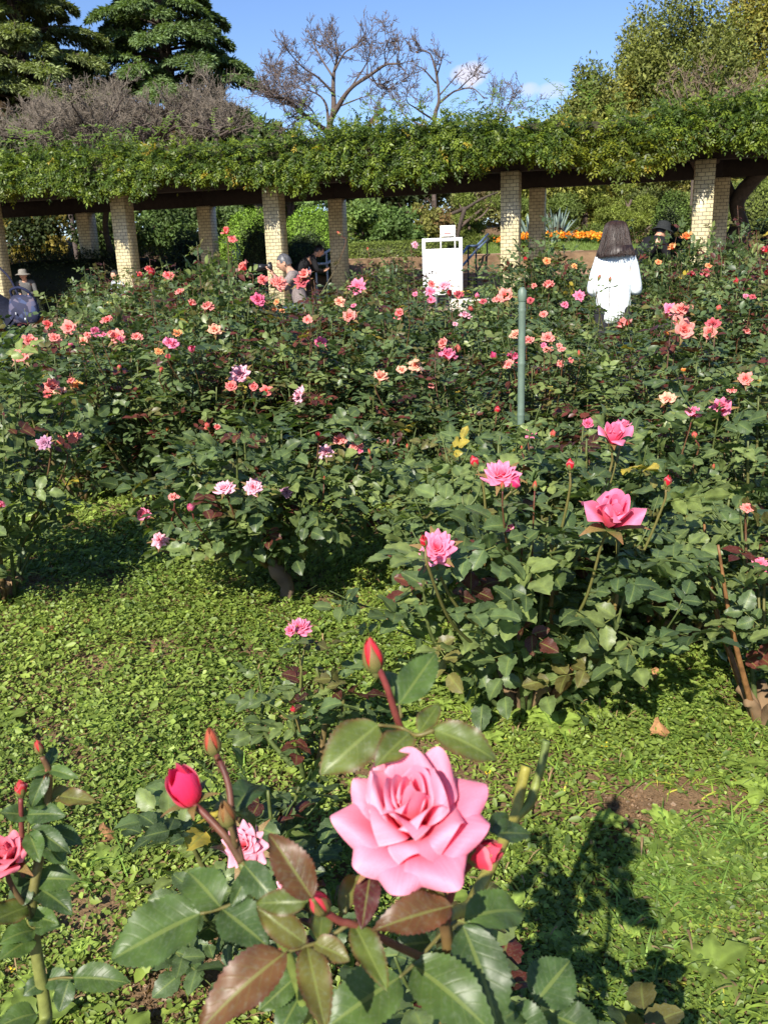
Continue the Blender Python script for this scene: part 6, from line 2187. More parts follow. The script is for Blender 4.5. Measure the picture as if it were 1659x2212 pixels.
mb.add([(-hw2 * .42, -.0155, zc), (-hw2 * .28, -.0155, zc - .03), (-hw2 * .28, -.0155, zc + .03), (-hw2 * .42, -.0125, zc), (-hw2 * .28, -.0125, zc - .03), (-hw2 * .28, -.0125, zc + .03)],
       [(0, 1, 2), (0, 3, 4, 1), (1, 4, 5, 2), (2, 5, 3, 0)])
mb.build('arrow', M_redp, ds)
cu = bpy.data.curves.new('lettering', 'FONT')
cu.body = '国民公―　・ト・七目'
cu.align_x = 'CENTER'
cu.size = .052
to = bpy.data.objects.new('lettering', cu)
COL.objects.link(to)
dg = bpy.context.evaluated_depsgraph_get()
dg.update()
tm_ = bpy.data.meshes.new_from_object(to.evaluated_get(dg))
bpy.data.objects.remove(to)
tm_.materials.clear()
tm_.materials.append(M_ink)
o = link('lettering', tm_, ds)
xs_ = [v.co.x for v in tm_.vertices] or [0, 1]
o.scale = (1.55 * hw2 / max(.01, max(xs_) - min(xs_)),) * 3
o.location = (-(max(xs_) + min(xs_)) / 2 * o.scale[0], -.0135, z0 + (z1 - z0) * .56)
o.rotation_euler = (R(90), 0, 0)

# pale speckled stone bench
def stonemat():
    m, nt, b = mat('speckled_stone')
    tc = node(nt, 'ShaderNodeTexCoord')
    vo = node(nt, 'ShaderNodeTexVoronoi')
    vo.inputs['Scale'].default_value = 70
    nt.links.new(tc.outputs['Object'], vo.inputs['Vector'])
    cr = node(nt, 'ShaderNodeValToRGB')
    cr.color_ramp.interpolation = 'CONSTANT'
    cr.color_ramp.elements[0].color = (.22, .15, .10, 1)
    cr.color_ramp.elements[1].position = .2
    cr.color_ramp.elements[1].color = (.62, .58, .50, 1)
    sp = node(nt, 'ShaderNodeSeparateColor')
    nt.links.new(vo.outputs['Color'], sp.inputs['Color'])
    nt.links.new(sp.outputs['Green'], cr.inputs['Fac'])
    nt.links.new(cr.outputs['Color'], b.inputs['Base Color'])
    b.inputs['Roughness'].default_value = .9
    return m


M_stone = stonemat()
bd = 11.6
bc = P(1022, 655, bd)
bn = thing('stone_bench', 'pale speckled stone bench right of the white notice board behind the roses', 'bench', (bc[0], bd, float(hgt(0, bd))), rz=R(-8))
zt_ = bc[2] + .06 - float(hgt(0, bd))
mb = MB()
box(mb, (-.31, -.2, zt_ - .15), (.45, .2, zt_), bev=.01)
mb.build('seat', M_stone, bn)
for s in (-.22, .34):
    mb = MB()
    box(mb, (s - .05, -.15, -.02), (s + .05, .15, zt_ - .148), bev=.006)
    mb.build('leg', M_stone, bn)

# stair railings
M_rail = plain('silver_rail', (.42, .45, .48), .45, metal=.2)
M_railb = plain('blue_grey_rail', (.14, .20, .30), .4, metal=.3)


def railing(label, name, pts, lower, posts, m, mpost, rad=.022):
    """pts, lower: world points of the upper and the lower bar; posts: world points on the upper bar"""
    root = thing('railing', label, 'railing', pts[0] * V3(1, 1, 0) + V3(0, 0, float(hgt(0, pts[0][1]))))
    o_ = np.array(root.location)
    for q in (pts, lower):
        mb = MB()
        for a_, b_2 in zip(q[:-1], q[1:]):
            tube(mb, [a_ - o_, b_2 - o_], rad, 10)
        mb.build('rail', m, root, True)
    for p in posts:
        mb = MB()
        tube(mb, [V3(p[0], p[1], min(p[2] - .7, float(hgt(p[0], p[1])) - .05)) - o_, p - o_], rad * .75, 8)
        mb.build('post', mpost, root, True)


railing('silver stair railing rising to the right beside the kneeling photographer', 'r', [P(656, 596, 20.6), P(668, 582, 20.9), P(681, 551, 21.2), P(695, 551, 21.6), P(722, 534, 22.4)],
        [P(660, 606, 20.6), P(683, 570, 21.2), P(706, 570, 21.6), P(724, 556, 22.4)], [P(681, 551, 21.2), P(705, 546, 21.8)], M_rail, M_rail, .03)
railing('blue grey stair railing climbing the brick steps right of the notice board', 'r2', [P(993, 556, 21.8), P(1010, 532, 22.2), P(1030, 531, 22.4), P(1054, 506, 24.1)],
        [P(996, 577, 21.9), P(1032, 537, 23.0), P(1055, 516, 24.3)], [P(1011, 532, 22.2), P(1028, 531, 22.4), P(1052, 508, 24.1)], M_railb, M_metal, .03)

# ------------------------------------------------------------------ agaves, marigolds and a plant label on the mound
M_agave = leafmat('agave_leaf', .45, .4, .05, (1, 1.2, .6), .3, 6)


def agave(px, d, zoff, n, L, seed, label):
    rg = np.random.default_rng(seed)
    p = P(px, 500, d)
    root = thing('agave', label, 'agave', (p[0], d, zoff), 'agaves on the lawn mound')
    for i in range(n):
        s = i / n
        az = i * 2.4 + rg.normal(0, .15)
        el = R(80 - 68 * s ** 1.1 + rg.normal(0, 5))
        ln = L * rg.uniform(.85, 1.1) * (.8 + .2 * math.sin(math.pi * min(1, s + .3)))
        d0 = V3(math.cos(az) * math.cos(el), math.sin(az) * math.cos(el), math.sin(el))
        dr = .0 if s < .55 else rg.uniform(.2, .8) * (rg.uniform() < .55)
        t = np.linspace(0, 1, 12)
        c = V3(math.cos(az), math.sin(az), 0) * .06 + t[:, None] * d0 * ln
        c[:, 2] -= dr * ln * np.clip(t - .45, 0, 1) ** 2 * 2.2
        side = nrm(np.cross(d0, V3(0, 0, 1)))
        nn = np.cross(side, d0)
        w = .075 * np.interp(t, [0, .1, .45, .8, 1], [.9, .75, 1, .55, .04])
        v = []
        for k in range(12):
            for a_, h in ((-1, .35), (-.5, .08), (0, 0), (.5, .08), (1, .35)):
                v.append(c[k] + side * a_ * w[k] + nn * h * w[k])
            v.append(c[k] - nn * w[k] * .35)
        f = []
        for k in range(11):
            ring = [0, 1, 2, 3, 4, 5]
            for q in range(6):
                f.append((k * 6 + ring[q], k * 6 + ring[(q + 1) % 6], (k + 1) * 6 + ring[(q + 1) % 6], (k + 1) * 6 + ring[q]))
        mb = MB()
        mb.add(np.array(v), f, np.array([.17, .24, .20]) * rg.uniform(.75, 1.2))
        mb.build('leaf', M_agave, root, True)


agave(1202, 27.0, 1.72, 30, .98, 1, 'large grey green agave with spiky spreading leaves right of the back column')
agave(1146, 27.6, 1.70, 26, 1.0, 2, 'grey green agave half hidden behind the back column')
mb = MB()
rg = np.random.default_rng(8)
cen = []
for (px0, px1, d0) in ((1080, 1150, 25.8), (1128, 1300, 26.2)):
    for _ in range(75 if px0 < 1100 else 170):
        px = rg.uniform(px0, px1)
        d = d0 + rg.uniform(0, 1.0) - .5 * math.cos((px - px0) / (px1 - px0) * 6.28) * .5
        p = P(px, 520, d)
        rr_ = math.hypot((p[0] - 4.7) / 4.2, (d - 27.1) / 2.6)
        cen.append((p[0], d, 1.38 + .34 * max(0, 1 - rr_ ** 2.2)))
cen = np.array(cen)
n = len(cen) * 22
T = np.repeat(cen, 22, 0) + rg.normal(0, .06, (n, 3)) * V3(1, 1, .6) + V3(0, 0, .10)
mb.inst(*leaf4, frames(rg.normal(size=(n, 3)), rg.normal(size=(n, 3)) + V3(0, -.4, .8), rg.uniform(.05, .09, n)), T, np.array([.06, .12, .03]) * rg.uniform(.6, 1.4, (n, 1)))
n = len(cen) * 9
T = np.repeat(cen, 9, 0) + rg.normal(0, .09, (n, 3)) * V3(1, 1, .45) + V3(0, 0, .20)
cols = np.where(rg.uniform(0, 1, (n, 1)) < .6, np.array([.72, .22, .015]), np.array([.78, .42, .03])) * rg.uniform(.85, 1.1, (n, 1))
for q in range(3):
    mb.inst(np.array([[-.5, -.35, 0], [0, -.55, .1], [.5, -.35, 0], [.5, .35, 0], [0, .55, .1], [-.5, .35, 0]]), [np.array([[0, 1, 2, 3, 4, 5]])], frames(rg.normal(size=(n, 3)), rg.normal(0, .5, (n, 3)) + V3(0, -.5, .8), rg.uniform(.035, .06, n)), T + rg.normal(0, .008, (n, 3)), cols)
tag(mb.build('marigolds', M_cover), 'bed of orange marigolds at the foot of the agaves on the lawn mound', 'flower bed', kind='stuff')
pl = P(1075 + 122, 513, 25.2)
t_ = thing('plant_label', 'tiny white plant label stuck in the mound below the large agave', 'label', (pl[0] - .2, 26.3, 1.64))
mb = MB()
box(mb, (-.11, -.006, .14), (.11, .006, .24), bev=.003)
mb.build('plate', M_white, t_)
mb = MB()
box(mb, (-.012, -.005, -.04), (.012, .0055, .145))
mb.build('stick', M_white, t_)
# ------------------------------------------------------------------ trees, hedges and shrubs beyond the bed
quad = (np.array([[0, 0, 0], [-.5, .5, .08], [0, 1, -.05], [.5, .5, .08]], float), [np.array([[0, 3, 2, 1]])])


def clumps(mb, C, Rr, per, size, cols, rg, aspect=.55, up=.5, inner=.5, droop=0.0, clumpy=True):
    """leaf faces through ellipsoid clumps: C (n,3), Rr (n,3)"""
    C, Rr = np.asarray(C, float), np.asarray(Rr, float)
    n = len(C)
    N = n * per
    d = nrm(rg.normal(size=(N, 3)))
    rr = rg.uniform(inner, 1, N) ** .7
    Ci, Ri = np.repeat(C, per, 0), np.repeat(Rr, per, 0)
    off = d * rr[:, None] * Ri
    if clumpy:
        off = off * (1 + .25 * noise3(d * 3.1 + Ci, 7))[:, None]
    T = Ci + off
    nn = d * V3(1, 1, 1) + V3(0, 0, up) + rg.normal(0, .45, (N, 3))
    dd = rg.normal(size=(N, 3)) + d * .8 - V3(0, 0, droop)
    base = np.repeat(np.asarray(cols, float), per, 0) if np.ndim(cols) == 2 else np.tile(np.asarray(cols, float), (N, 1))
    c = base * rg.uniform(.65, 1.35, (N, 1))
    s = size * rg.uniform(.6, 1.3, N)
    mb.inst(*quad, frames(dd, nn, s, s * aspect), T, c)


def trunk_mesh(mb, pts, r0, r1, col=(.07, .05, .038), sides=8):
    c = bez(pts, 6)
    tube(mb, c, np.linspace(r0, r1, len(c)) * (1 + .12 * noise3(c * 2, 3)), sides, col)


def hedge(label, c, r, col, seed, n=5200, size=.075, box_=False, cat='hedge', name='clipped_hedge', group=None, rz=0):
    """clipped shrub: leaf skin over a darker closed core; c base centre, r half sizes (z = full height)"""
    rg = np.random.default_rng(seed)
    root = thing(name, label, cat, c, group)
    root.rotation_euler = (0, 0, rz)
    mb = MB()
    d = nrm(rg.normal(size=(n, 3)))
    d[:, 2] = np.abs(d[:, 2])
    if box_:
        p = 5.0
        k = (np.sum(np.abs(d) ** p, 1)) ** (-1 / p)
        off = d * k[:, None]
    else:
        off = d.copy()
    bump_ = 1 + .05 * noise3(off * 4, seed) + .025 * noise3(off * 11, seed + 1)
    T = off * bump_[:, None] * rg.uniform(.9, 1.03, (n, 1)) * np.array(r)
    low = rg.uniform(0, 1, n) < .35
    T[low, 2] *= rg.uniform(0, 1, low.sum())
    nn = d + rg.normal(0, .5, (n, 3)) + V3(0, 0, .25)
    dd = rg.normal(size=(n, 3)) + V3(0, 0, .4)
    s = size * rg.uniform(.6, 1.3, n)
    mb.inst(*quad, frames(dd, nn, s, s * .6), T, np.array(col) * rg.uniform(.6, 1.4, (n, 1)))
    # closed inner shell in a darkened leaf colour keeps it opaque
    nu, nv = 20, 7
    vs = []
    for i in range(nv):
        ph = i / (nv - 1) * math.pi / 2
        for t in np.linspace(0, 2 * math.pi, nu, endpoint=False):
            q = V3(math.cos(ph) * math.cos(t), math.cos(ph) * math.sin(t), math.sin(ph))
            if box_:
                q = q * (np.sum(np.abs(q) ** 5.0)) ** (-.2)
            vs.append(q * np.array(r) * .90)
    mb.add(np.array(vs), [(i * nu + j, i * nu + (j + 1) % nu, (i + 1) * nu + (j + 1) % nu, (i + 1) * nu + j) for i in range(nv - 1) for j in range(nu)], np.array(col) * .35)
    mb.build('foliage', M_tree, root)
    mb = MB()
    for k in range(5):
        a = rg.uniform(0, 6.28)
        trunk_mesh(mb, [V3(0, 0, -.1), V3(math.cos(a) * r[0] * .2, math.sin(a) * r[1] * .2, r[2] * .3), V3(math.cos(a) * r[0] * .5, math.sin(a) * r[1] * .5, r[2] * .6)], .04, .015)
    mb.build('stems', M_bark, root, True)
    return root


def leafy_tree(label, px, d, top_y, half_px, col, seed, crown_base=.35, nclump=34, per=150, size=.22, name='broadleaf_tree', cat='tree', group=None, squash=1.0, aspect=.55, inner=.35, trunk_r=.18, col2=None, zbase=None):
    rg = np.random.default_rng(seed)
    z0 = float(hgt(0, d)) if zbase is None else zbase
    p = P(px, top_y, d)
    H = p[2] - z0
    Rr = half_px / F * depth_along(p)
    root = thing(name, label, cat, (p[0], d, z0), group)
    mb = MB()
    zc0 = H * crown_base
    cz = (H + zc0) / 2
    rz_ = (H - zc0) / 2
    u = nrm(rg.normal(size=(nclump, 3)))
    rr = rg.uniform(.35, .88, nclump)
    C = u * rr[:, None] * np.array([Rr, Rr * .9, rz_ * squash]) + V3(0, 0, cz)
    cr = np.stack([np.full(nclump, Rr * .34), np.full(nclump, Rr * .34), np.full(nclump, rz_ * .26)], 1) * rg.uniform(.7, 1.25, (nclump, 1))
    cols = np.array(col) * rg.uniform(.75, 1.25, (nclump, 1))
    if col2 is not None:
        m_ = rg.uniform(0, 1, nclump) < .35
        cols[m_] = np.array(col2) * rg.uniform(.8, 1.2, (m_.sum(), 1))
    clumps(mb, C, cr, per, size, cols, rg, aspect, inner=inner)
    mb.build('crown', M_tree, root)
    mb = MB()
    trunk_mesh(mb, [V3(0, 0, -.2), V3(rg.normal(0, .1), 0, H * .3), V3(rg.normal(0, .15), 0, H * .6), V3(0, 0, H * .85)], trunk_r, trunk_r * .25)
    for k in range(min(nclump, 14)):
        t = rg.uniform(.25, .65)
        trunk_mesh(mb, [V3(0, 0, H * t), (V3(0, 0, H * t) + C[k]) / 2 + V3(0, 0, .1), C[k]], trunk_r * .4, trunk_r * .1, sides=5)
    mb.build('trunk', M_bark, root, True)
    return root


def cedar(label, px, d, z_apex, slope, cap, seed, col, z_low=2.0):
    """tall cedar: tiers of near level branches, foliage in drooping plates"""
    rg = np.random.default_rng(seed)
    z0 = float(hgt(0, d))
    p = P(px, 400, d)
    root = thing('cedar_tree', label, 'tree', (p[0], d, z0), 'tall cedars behind the pergola')
    H = z_apex - z0
    wood, fol = MB(), MB()
    trunk_mesh(wood, [V3(0, 0, -.3), V3(.05, 0, H * .4), V3(-.05, .05, H * .75), V3(0, 0, H)], .42, .05, (.06, .045, .035))
    z = z_low
    while z < H - .4:
        nb = rg.integers(4, 7)
        a0 = rg.uniform(0, 6.28)
        for k in range(nb):
            az = a0 + k * 6.28 / nb + rg.normal(0, .25)
            L = min(cap, slope * (H - z)) * rg.uniform(.72, 1.12)
            out = V3(math.cos(az), math.sin(az), 0)
            zb = z + rg.normal(0, .2)
            c = bez([V3(0, 0, zb), out * L * .45 + V3(0, 0, zb + L * .10), out * L * .8 + V3(0, 0, zb + L * .06), out * L + V3(0, 0, zb - L * .08)], 5)
            tube(wood, c, np.linspace(.07, .012, len(c)) * min(1, L / 3), 5, (.06, .045, .035), False)
            side = V3(-out[1], out[0], 0)
            m = int(200 + 330 * L)
            t = rg.uniform(.18, 1.03, m) ** .8
            base = np.stack([np.interp(t, np.linspace(0, 1, len(c)), c[:, i]) for i in range(3)], 1)
            w = (.16 + .24 * L * np.sin(np.pi * np.clip(t, 0, 1) ** .8) ** .7 * .72)
            s_ = rg.uniform(-1, 1, m)
            T = base + side * (s_ * w)[:, None]
            T[:, 2] -= np.abs(s_) ** 1.6 * w * .35 + rg.uniform(0, .22, m) ** 1.5
            dd = out * .7 + side * s_[:, None] * .9 + rg.normal(0, .3, (m, 3)) - V3(0, 0, 1) * rg.uniform(.0, .9, (m, 1))
            nn = V3(0, 0, 1) + rg.normal(0, .45, (m, 3)) + out * .3
            sz = rg.uniform(.15, .32, m)
            fol.inst(*quad, frames(dd, nn, sz, sz * .26), T, np.array(col) * 1.45 * rg.uniform(.55, 1.4, (m, 1)) * (.85 + .35 * rg.uniform()))
        z += rg.uniform(.34, .56)
    fol.build('foliage', M_tree, root)
    wood.build('trunk', M_bark, root, True)
    return root


def grow(mb, c, r, level, rg, col, maxlev, dens, up=.14):
    """twigs from a limb curve, recursively"""
    n = len(c)
    L = np.sum(np.linalg.norm(np.diff(c, axis=0), axis=1))
    k = max(4, int(dens * L * (1.0 if level == 0 else 1.15)))
    for _ in range(k):
        t = rg.uniform(.22, 1.0)
        i = min(n - 2, int(t * (n - 1)))
        d0 = nrm(c[i + 1] - c[i])
        dr = nrm(d0 * .75 + rg.normal(0, .62, 3) + V3(0, 0, up))
        ln = L * rg.uniform(.30, .72) * (1.15 - .5 * t)
        if level == 0:
            ln = min(ln, 1.6)
        if ln < .10:
            continue
        p1 = c[i] + dr * ln * .5 + rg.normal(0, ln * .06, 3)
        p2 = p1 + nrm(dr + rg.normal(0, .35, 3) + V3(0, 0, up)) * ln * .5
        cc = np.array([c[i], (c[i] + p1) / 2 + rg.normal(0, ln * .03, 3), p1, (p1 + p2) / 2 + rg.normal(0, ln * .03, 3), p2])
        r1 = max(.010, min(r * .5, ln * .016))
        tube(mb, cc, np.linspace(r1, .0055, 5), 3 if level > 0 else 5, col, False)
        if level + 1 < maxlev:
            grow(mb, cc, r1, level + 1, rg, col, maxlev, dens * 1.35, up)


def bare_tree(label, d, limbs, seed, col=(.10, .075, .062), twig=(.13, .10, .09), maxlev=3, dens=1.5, group='leafless cherry trees', jitter=1.2, base_px=None, leaves=0):
    """limbs: (picture points, start radius, end radius); the first limb is the trunk"""
    rg = np.random.default_rng(seed)
    px0, py0 = limbs[0][0][0]
    b_ = P(px0, py0, d)
    z0 = float(hgt(0, d))
    root = thing('bare_tree', label, 'tree', (b_[0], d, z0), group)
    o_ = np.array(root.location)
    trunk, twigs = MB(), MB()
    first = True
    ends = []
    for pts, r0, r1 in limbs:
        off = rg.normal(0, jitter)
        W = [P(x, y, d + (off * i / max(1, len(pts) - 1) if not first else 0)) - o_ for i, (x, y) in enumerate(pts)]
        if first:
            W = [V3(W[0][0] + .05, 0, -.2)] + W
        c = bez(W, 6)
        tube(trunk, c, .62 * np.linspace(r0, r1, len(c)) * (1 + .15 * noise3(c * 2.5, seed)), 8, col)
        if not first:
            grow(twigs, c[len(c) // 4:], r1 * 1.2, 0, rg, twig, maxlev, dens)
        first = False
        ends.append(c)
    trunk.build('trunk', M_bark, root, True)
    twigs.build('twigs', M_bark, root)
    if leaves:
        mb = MB()
        allc = np.concatenate([c[len(c) // 2:] for c in ends])
        T = allc[rg.integers(0, len(allc), leaves)] + rg.normal(0, .45, (leaves, 3))
        mb.inst(*quad, frames(rg.normal(size=(leaves, 3)) - V3(0, 0, .6), rg.normal(size=(leaves, 3)), rg.uniform(.06, .11, leaves)), T, np.array([.22, .12, .04]) * rg.uniform(.6, 1.5, (leaves, 1)))
        mb.build('last_leaves', M_tree, root)
    return root


# the two leafless cherry trees against the sky
bare_tree('large leafless cherry tree with dark twisting limbs against the blue sky', 30, [
    ([(715, 322), (711, 290), (713, 268)], .24, .17),
    ([(708, 286), (690, 272), (658, 248), (618, 215), (581, 209)], .15, .05), ([(713, 268), (721, 235), (720, 188), (722, 155), (729, 121), (724, 85)], .16, .03),
    ([(719, 250), (754, 195), (801, 161), (834, 140), (868, 138)], .13, .035), ([(722, 155), (744, 115), (771, 98), (790, 70)], .06, .02), ([(720, 201), (688, 168), (654, 145), (614, 101)], .07, .02),
    ([(710, 272), (704, 225), (681, 201), (634, 188)], .08, .02), ([(719, 165), (691, 121), (664, 61)], .06, .018), ([(728, 297), (781, 285), (808, 255), (831, 235)], .15, .09),
    ([(834, 140), (831, 108), (846, 75)], .04, .015), ([(754, 195), (790, 140), (800, 110)], .05, .015), ([(801, 161), (822, 190), (850, 180)], .04, .015), ([(690, 272), (672, 235), (640, 215)], .05, .015),
    ([(731, 121), (705, 95), (690, 60)], .04, .015), ([(721, 235), (770, 215), (800, 205)], .045, .015), ([(618, 215), (600, 170), (592, 140)], .04, .014)], 3, dens=5.2, maxlev=3)
bare_tree('slimmer leafless tree with a few brown leaves to the right of the large one', 34, [
    ([(934, 300), (936, 281), (941, 241)], .17, .12),
    ([(941, 241), (948, 215), (943, 161), (938, 141), (928, 115), (903, 108)], .11, .02), ([(946, 225), (970, 205), (988, 195), (1021, 191), (1047, 214)], .08, .02), ([(943, 165), (952, 135), (958, 105)], .05, .015),
    ([(950, 205), (985, 165), (1000, 150)], .05, .015), ([(938, 260), (900, 235), (878, 215), (888, 165)], .06, .015), ([(934, 285), (965, 268), (1015, 268), (1061, 261), (1088, 248), (1110, 195)], .09, .015),
    ([(1061, 261), (1090, 262), (1112, 258)], .04, .012), ([(934, 280), (880, 255), (860, 225), (842, 200)], .05, .012), ([(942, 180), (915, 150), (895, 140)], .05, .012), ([(988, 195), (1015, 170), (1030, 160)], .04, .012)], 4, dens=4.0, maxlev=3, leaves=40)
# the thicket of leafless cherries at the left
TH = [(60, 28, 262, 90, 'grey brown leafless cherry at the far left over the pergola'), (215, 29, 192, 120, 'leafless cherry with a dense grey crown below the left cedar'), (345, 30, 190, 120, 'leafless cherry with purplish twigs under the right cedar'),
      (470, 29, 222, 90, 'low leafless cherry just left of the dark green broadleaf tree'), (135, 31, 245, 90, 'leafless cherry with dark forked limbs between two grey crowns')]
for q, (px, d, ty, hw_, lab) in enumerate(TH):
    rg_ = np.random.default_rng(200 + q)
    lm = [([(px, 330), (px + rg_.normal(0, 8), 290)], .15, .11)]
    for k in range(11):
        a = -1.25 + 2.5 * (k + rg_.uniform(-.3, .3)) / 10
        ex, ey = px + hw_ * math.sin(a) * 1.05, 292 - (292 - ty) * max(.25, math.cos(a * .95)) * rg_.uniform(.75, 1.0)
        lm.append(([(px, 296), (px * .6 + ex * .4 + rg_.normal(0, 8), 296 * .55 + ey * .45 + rg_.normal(0, 8)), (ex, ey)], .08, .02))
    bare_tree(lab, d, lm, 300 + q, col=(.085, .065, .055), twig=(.165, .138, .108), maxlev=3, dens=6.0, jitter=1.6)

cedar('tall cedar with layered branches at the far left, its top out of frame', 85, 37, 20.5, .32, 4.6, 1, (.145, .175, .07))
cedar('broad cedar at the left with its right side standing against the blue sky', 385, 40, 17.2, .49, 4.5, 2, (.095, .138, .056))
cedar('dark cedar partly cut by the left edge behind the tall cedar', -70, 41, 19, .40, 4.6, 3, (.07, .10, .045))
leafy_tree('dark green broadleaf tree left of the large leafless tree', 545, 32, 232, 80, (.055, .085, .026), 11, nclump=40, size=.22, group='trees beyond the pergola', col2=(.09, .11, .03))
leafy_tree('low dark broadleaf tree under the left limb of the large leafless tree', 615, 34, 268, 62, (.050, .075, .026), 12, nclump=26, size=.2, group='trees beyond the pergola')
for q, (px, d, ty, hw_, lab) in enumerate(((10, 34, 205, 95, 'dark evergreen behind the leafless cherry at the far left'), (150, 35, 225, 85, 'olive evergreen behind the leafless crowns below the left cedar'), (285, 34, 215, 90, 'evergreen showing through the grey twigs in the middle of the thicket'), (430, 35, 225, 80, 'evergreen behind the twigs below the right cedar'))):
    leafy_tree(lab, px, d, ty, hw_, (.055, .075, .032), 20 + q, nclump=34, size=.24, group='trees beyond the pergola', col2=(.10, .065, .035))
for q, (px, d, ty, hw_, col, c2, lab, sq, nm) in enumerate((
        (1500, 40, -90, 165, (.185, .205, .048), (.14, .17, .042), 'very tall olive green dawn redwood at the upper right', 1.0, 'redwood_tree'),
        (1665, 42, -120, 120, (.26, .235, .045), (.18, .19, .045), 'tall yellowish dawn redwood cut by the right edge', 1.0, 'redwood_tree'),
        (1395, 44, 30, 70, (.20, .21, .045), (.15, .17, .04), 'narrow olive tree on the left flank of the tallest redwood', 1.0, 'redwood_tree'),
        (1282, 38, 128, 78, (.13, .16, .04), (.18, .19, .045), 'rounded dark olive tree left of the tall redwoods', 1.0, 'broadleaf_tree'),
        (1345, 40, 165, 60, (.24, .22, .045), None, 'yellow olive tree between the rounded tree and the redwood', 1.0, 'broadleaf_tree'),
        (1180, 33, 226, 78, (.27, .29, .055), (.19, .24, .05), 'low bright yellow green tree right of the slim leafless tree', 1.0, 'broadleaf_tree'),
        (1560, 33, 190, 130, (.21, .20, .05), (.16, .17, .05), 'olive and yellow tree just above the right end of the vine', 1.0, 'broadleaf_tree'),
        (1260, 32, 225, 80, (.23, .24, .05), None, 'olive shrub like tree above the vine below the rounded tree', 1.0, 'broadleaf_tree'))):
    leafy_tree(lab, px, d, ty, hw_, col, 40 + q, crown_base=.12, nclump=110 if nm == 'redwood_tree' else 60, per=330, size=.19, name=nm, group='trees beyond the pergola', col2=c2, aspect=.4, inner=.25)
lm = [([(1500, 300), (1500, 250)], .12, .08)] + [([(1500, 255), (1500 + dx * .5, 225 + rng.normal(0, 8)), (1500 + dx, ty)], .05, .015) for dx, ty in ((-90, 190), (-60, 165), (-25, 155), (10, 160), (45, 165), (80, 175), (120, 190), (100, 160))]
bare_tree('brownish leafless tree in front of the tall redwoods at the right', 29, lm, 77, col=(.085, .065, .05), twig=(.20, .15, .10), dens=3.6, maxlev=3)

# ------------------------------------------------------------------ behind the columns
def hz(px, d, ytop, half_px, label, col, seed, zb=None, depth=None, **kw):
    p = P(px, ytop, d)
    z0 = float(hgt(0, d)) - .05 if zb is None else zb
    rx = half_px / F * depth_along(p)
    return hedge(label, (p[0], d, z0), (rx, depth or rx * .8, p[2] - z0), col, seed, **kw)


SHR = 'clipped shrubs behind the pergola'
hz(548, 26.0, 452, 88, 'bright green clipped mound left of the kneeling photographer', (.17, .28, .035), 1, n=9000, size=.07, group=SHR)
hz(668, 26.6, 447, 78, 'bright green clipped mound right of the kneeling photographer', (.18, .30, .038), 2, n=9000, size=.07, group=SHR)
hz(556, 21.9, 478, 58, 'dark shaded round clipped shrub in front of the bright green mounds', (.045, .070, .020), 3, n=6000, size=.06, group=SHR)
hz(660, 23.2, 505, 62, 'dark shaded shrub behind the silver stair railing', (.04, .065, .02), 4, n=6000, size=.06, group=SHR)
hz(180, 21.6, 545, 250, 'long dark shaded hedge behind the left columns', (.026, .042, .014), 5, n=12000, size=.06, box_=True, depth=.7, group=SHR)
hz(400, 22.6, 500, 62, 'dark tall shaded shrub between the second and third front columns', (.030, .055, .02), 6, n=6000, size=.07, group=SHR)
hz(880, 24.4, 521, 152, 'low box hedge with sunlit top behind the white notice board', (.13, .17, .033), 7, n=14000, size=.05, box_=True, depth=.5, zb=1.38, group=SHR)
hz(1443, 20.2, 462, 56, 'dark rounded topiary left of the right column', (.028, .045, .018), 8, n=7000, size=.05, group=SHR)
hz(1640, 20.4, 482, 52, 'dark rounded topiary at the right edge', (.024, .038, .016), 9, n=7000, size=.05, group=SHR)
hz(1640, 24.5, 392, 118, 'tall olive green hedge wall right of the wisteria trunk', (.14, .18, .036), 10, n=14000, size=.085, box_=True, depth=1.0, group=SHR)
hz(1455, 25.6, 412, 50, 'green clipped shrub above the dark topiary left of the right column', (.09, .14, .03), 12, n=6000, size=.07, group=SHR)
for q, (px, d, ty, hw_, col, c2, lab) in enumerate((
        (70, 25.5, 432, 80, (.045, .065, .02), (.20, .16, .03), 'shaded shrub with yellow leaves behind the leftmost columns'), (225, 25, 440, 75, (.055, .085, .022), (.09, .13, .03), 'leafy green shrub behind the left columns'),
        (345, 26, 430, 70, (.05, .08, .022), None, 'dark green shrub between the second column and the bright mound'), (450, 28, 420, 80, (.055, .085, .024), None, 'green shrub rising behind the bright clipped mound'),
        (780, 28, 425, 75, (.07, .11, .028), (.10, .14, .03), 'glossy green shrub right of the back column by the steps'), (860, 27.5, 452, 60, (.06, .10, .026), None, 'dark green shrub above the box hedge'),
        (925, 28, 440, 60, (.12, .12, .03), (.11, .07, .03), 'olive and brown shrub behind the little direction sign'), (700, 30, 415, 80, (.07, .11, .03), None, 'green shrub above the right bright mound'),
        (1010, 36, 380, 70, (.10, .08, .035), (.09, .10, .03), 'brown and olive tree seen far back under the beam'), (1120, 36, 385, 80, (.09, .09, .03), None, 'olive tree far back behind the tiled middle column'),
        (1285, 33, 396, 34, (.36, .27, .03), (.25, .22, .03), 'yellow autumn tree between the pines'), (1400, 36, 385, 70, (.08, .10, .03), None, 'dark olive tree far back left of the right column'), (1520, 30, 400, 60, (.09, .12, .03), None, 'green tree behind the right column'))):
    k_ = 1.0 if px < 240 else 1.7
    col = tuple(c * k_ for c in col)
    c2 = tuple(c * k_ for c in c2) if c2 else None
    leafy_tree(lab, px, d, ty, hw_, col, 60 + q, crown_base=.05, nclump=30, per=170, size=.13, name='shrub', cat='shrub', group='shrubs behind the pergola', col2=c2, trunk_r=.08)


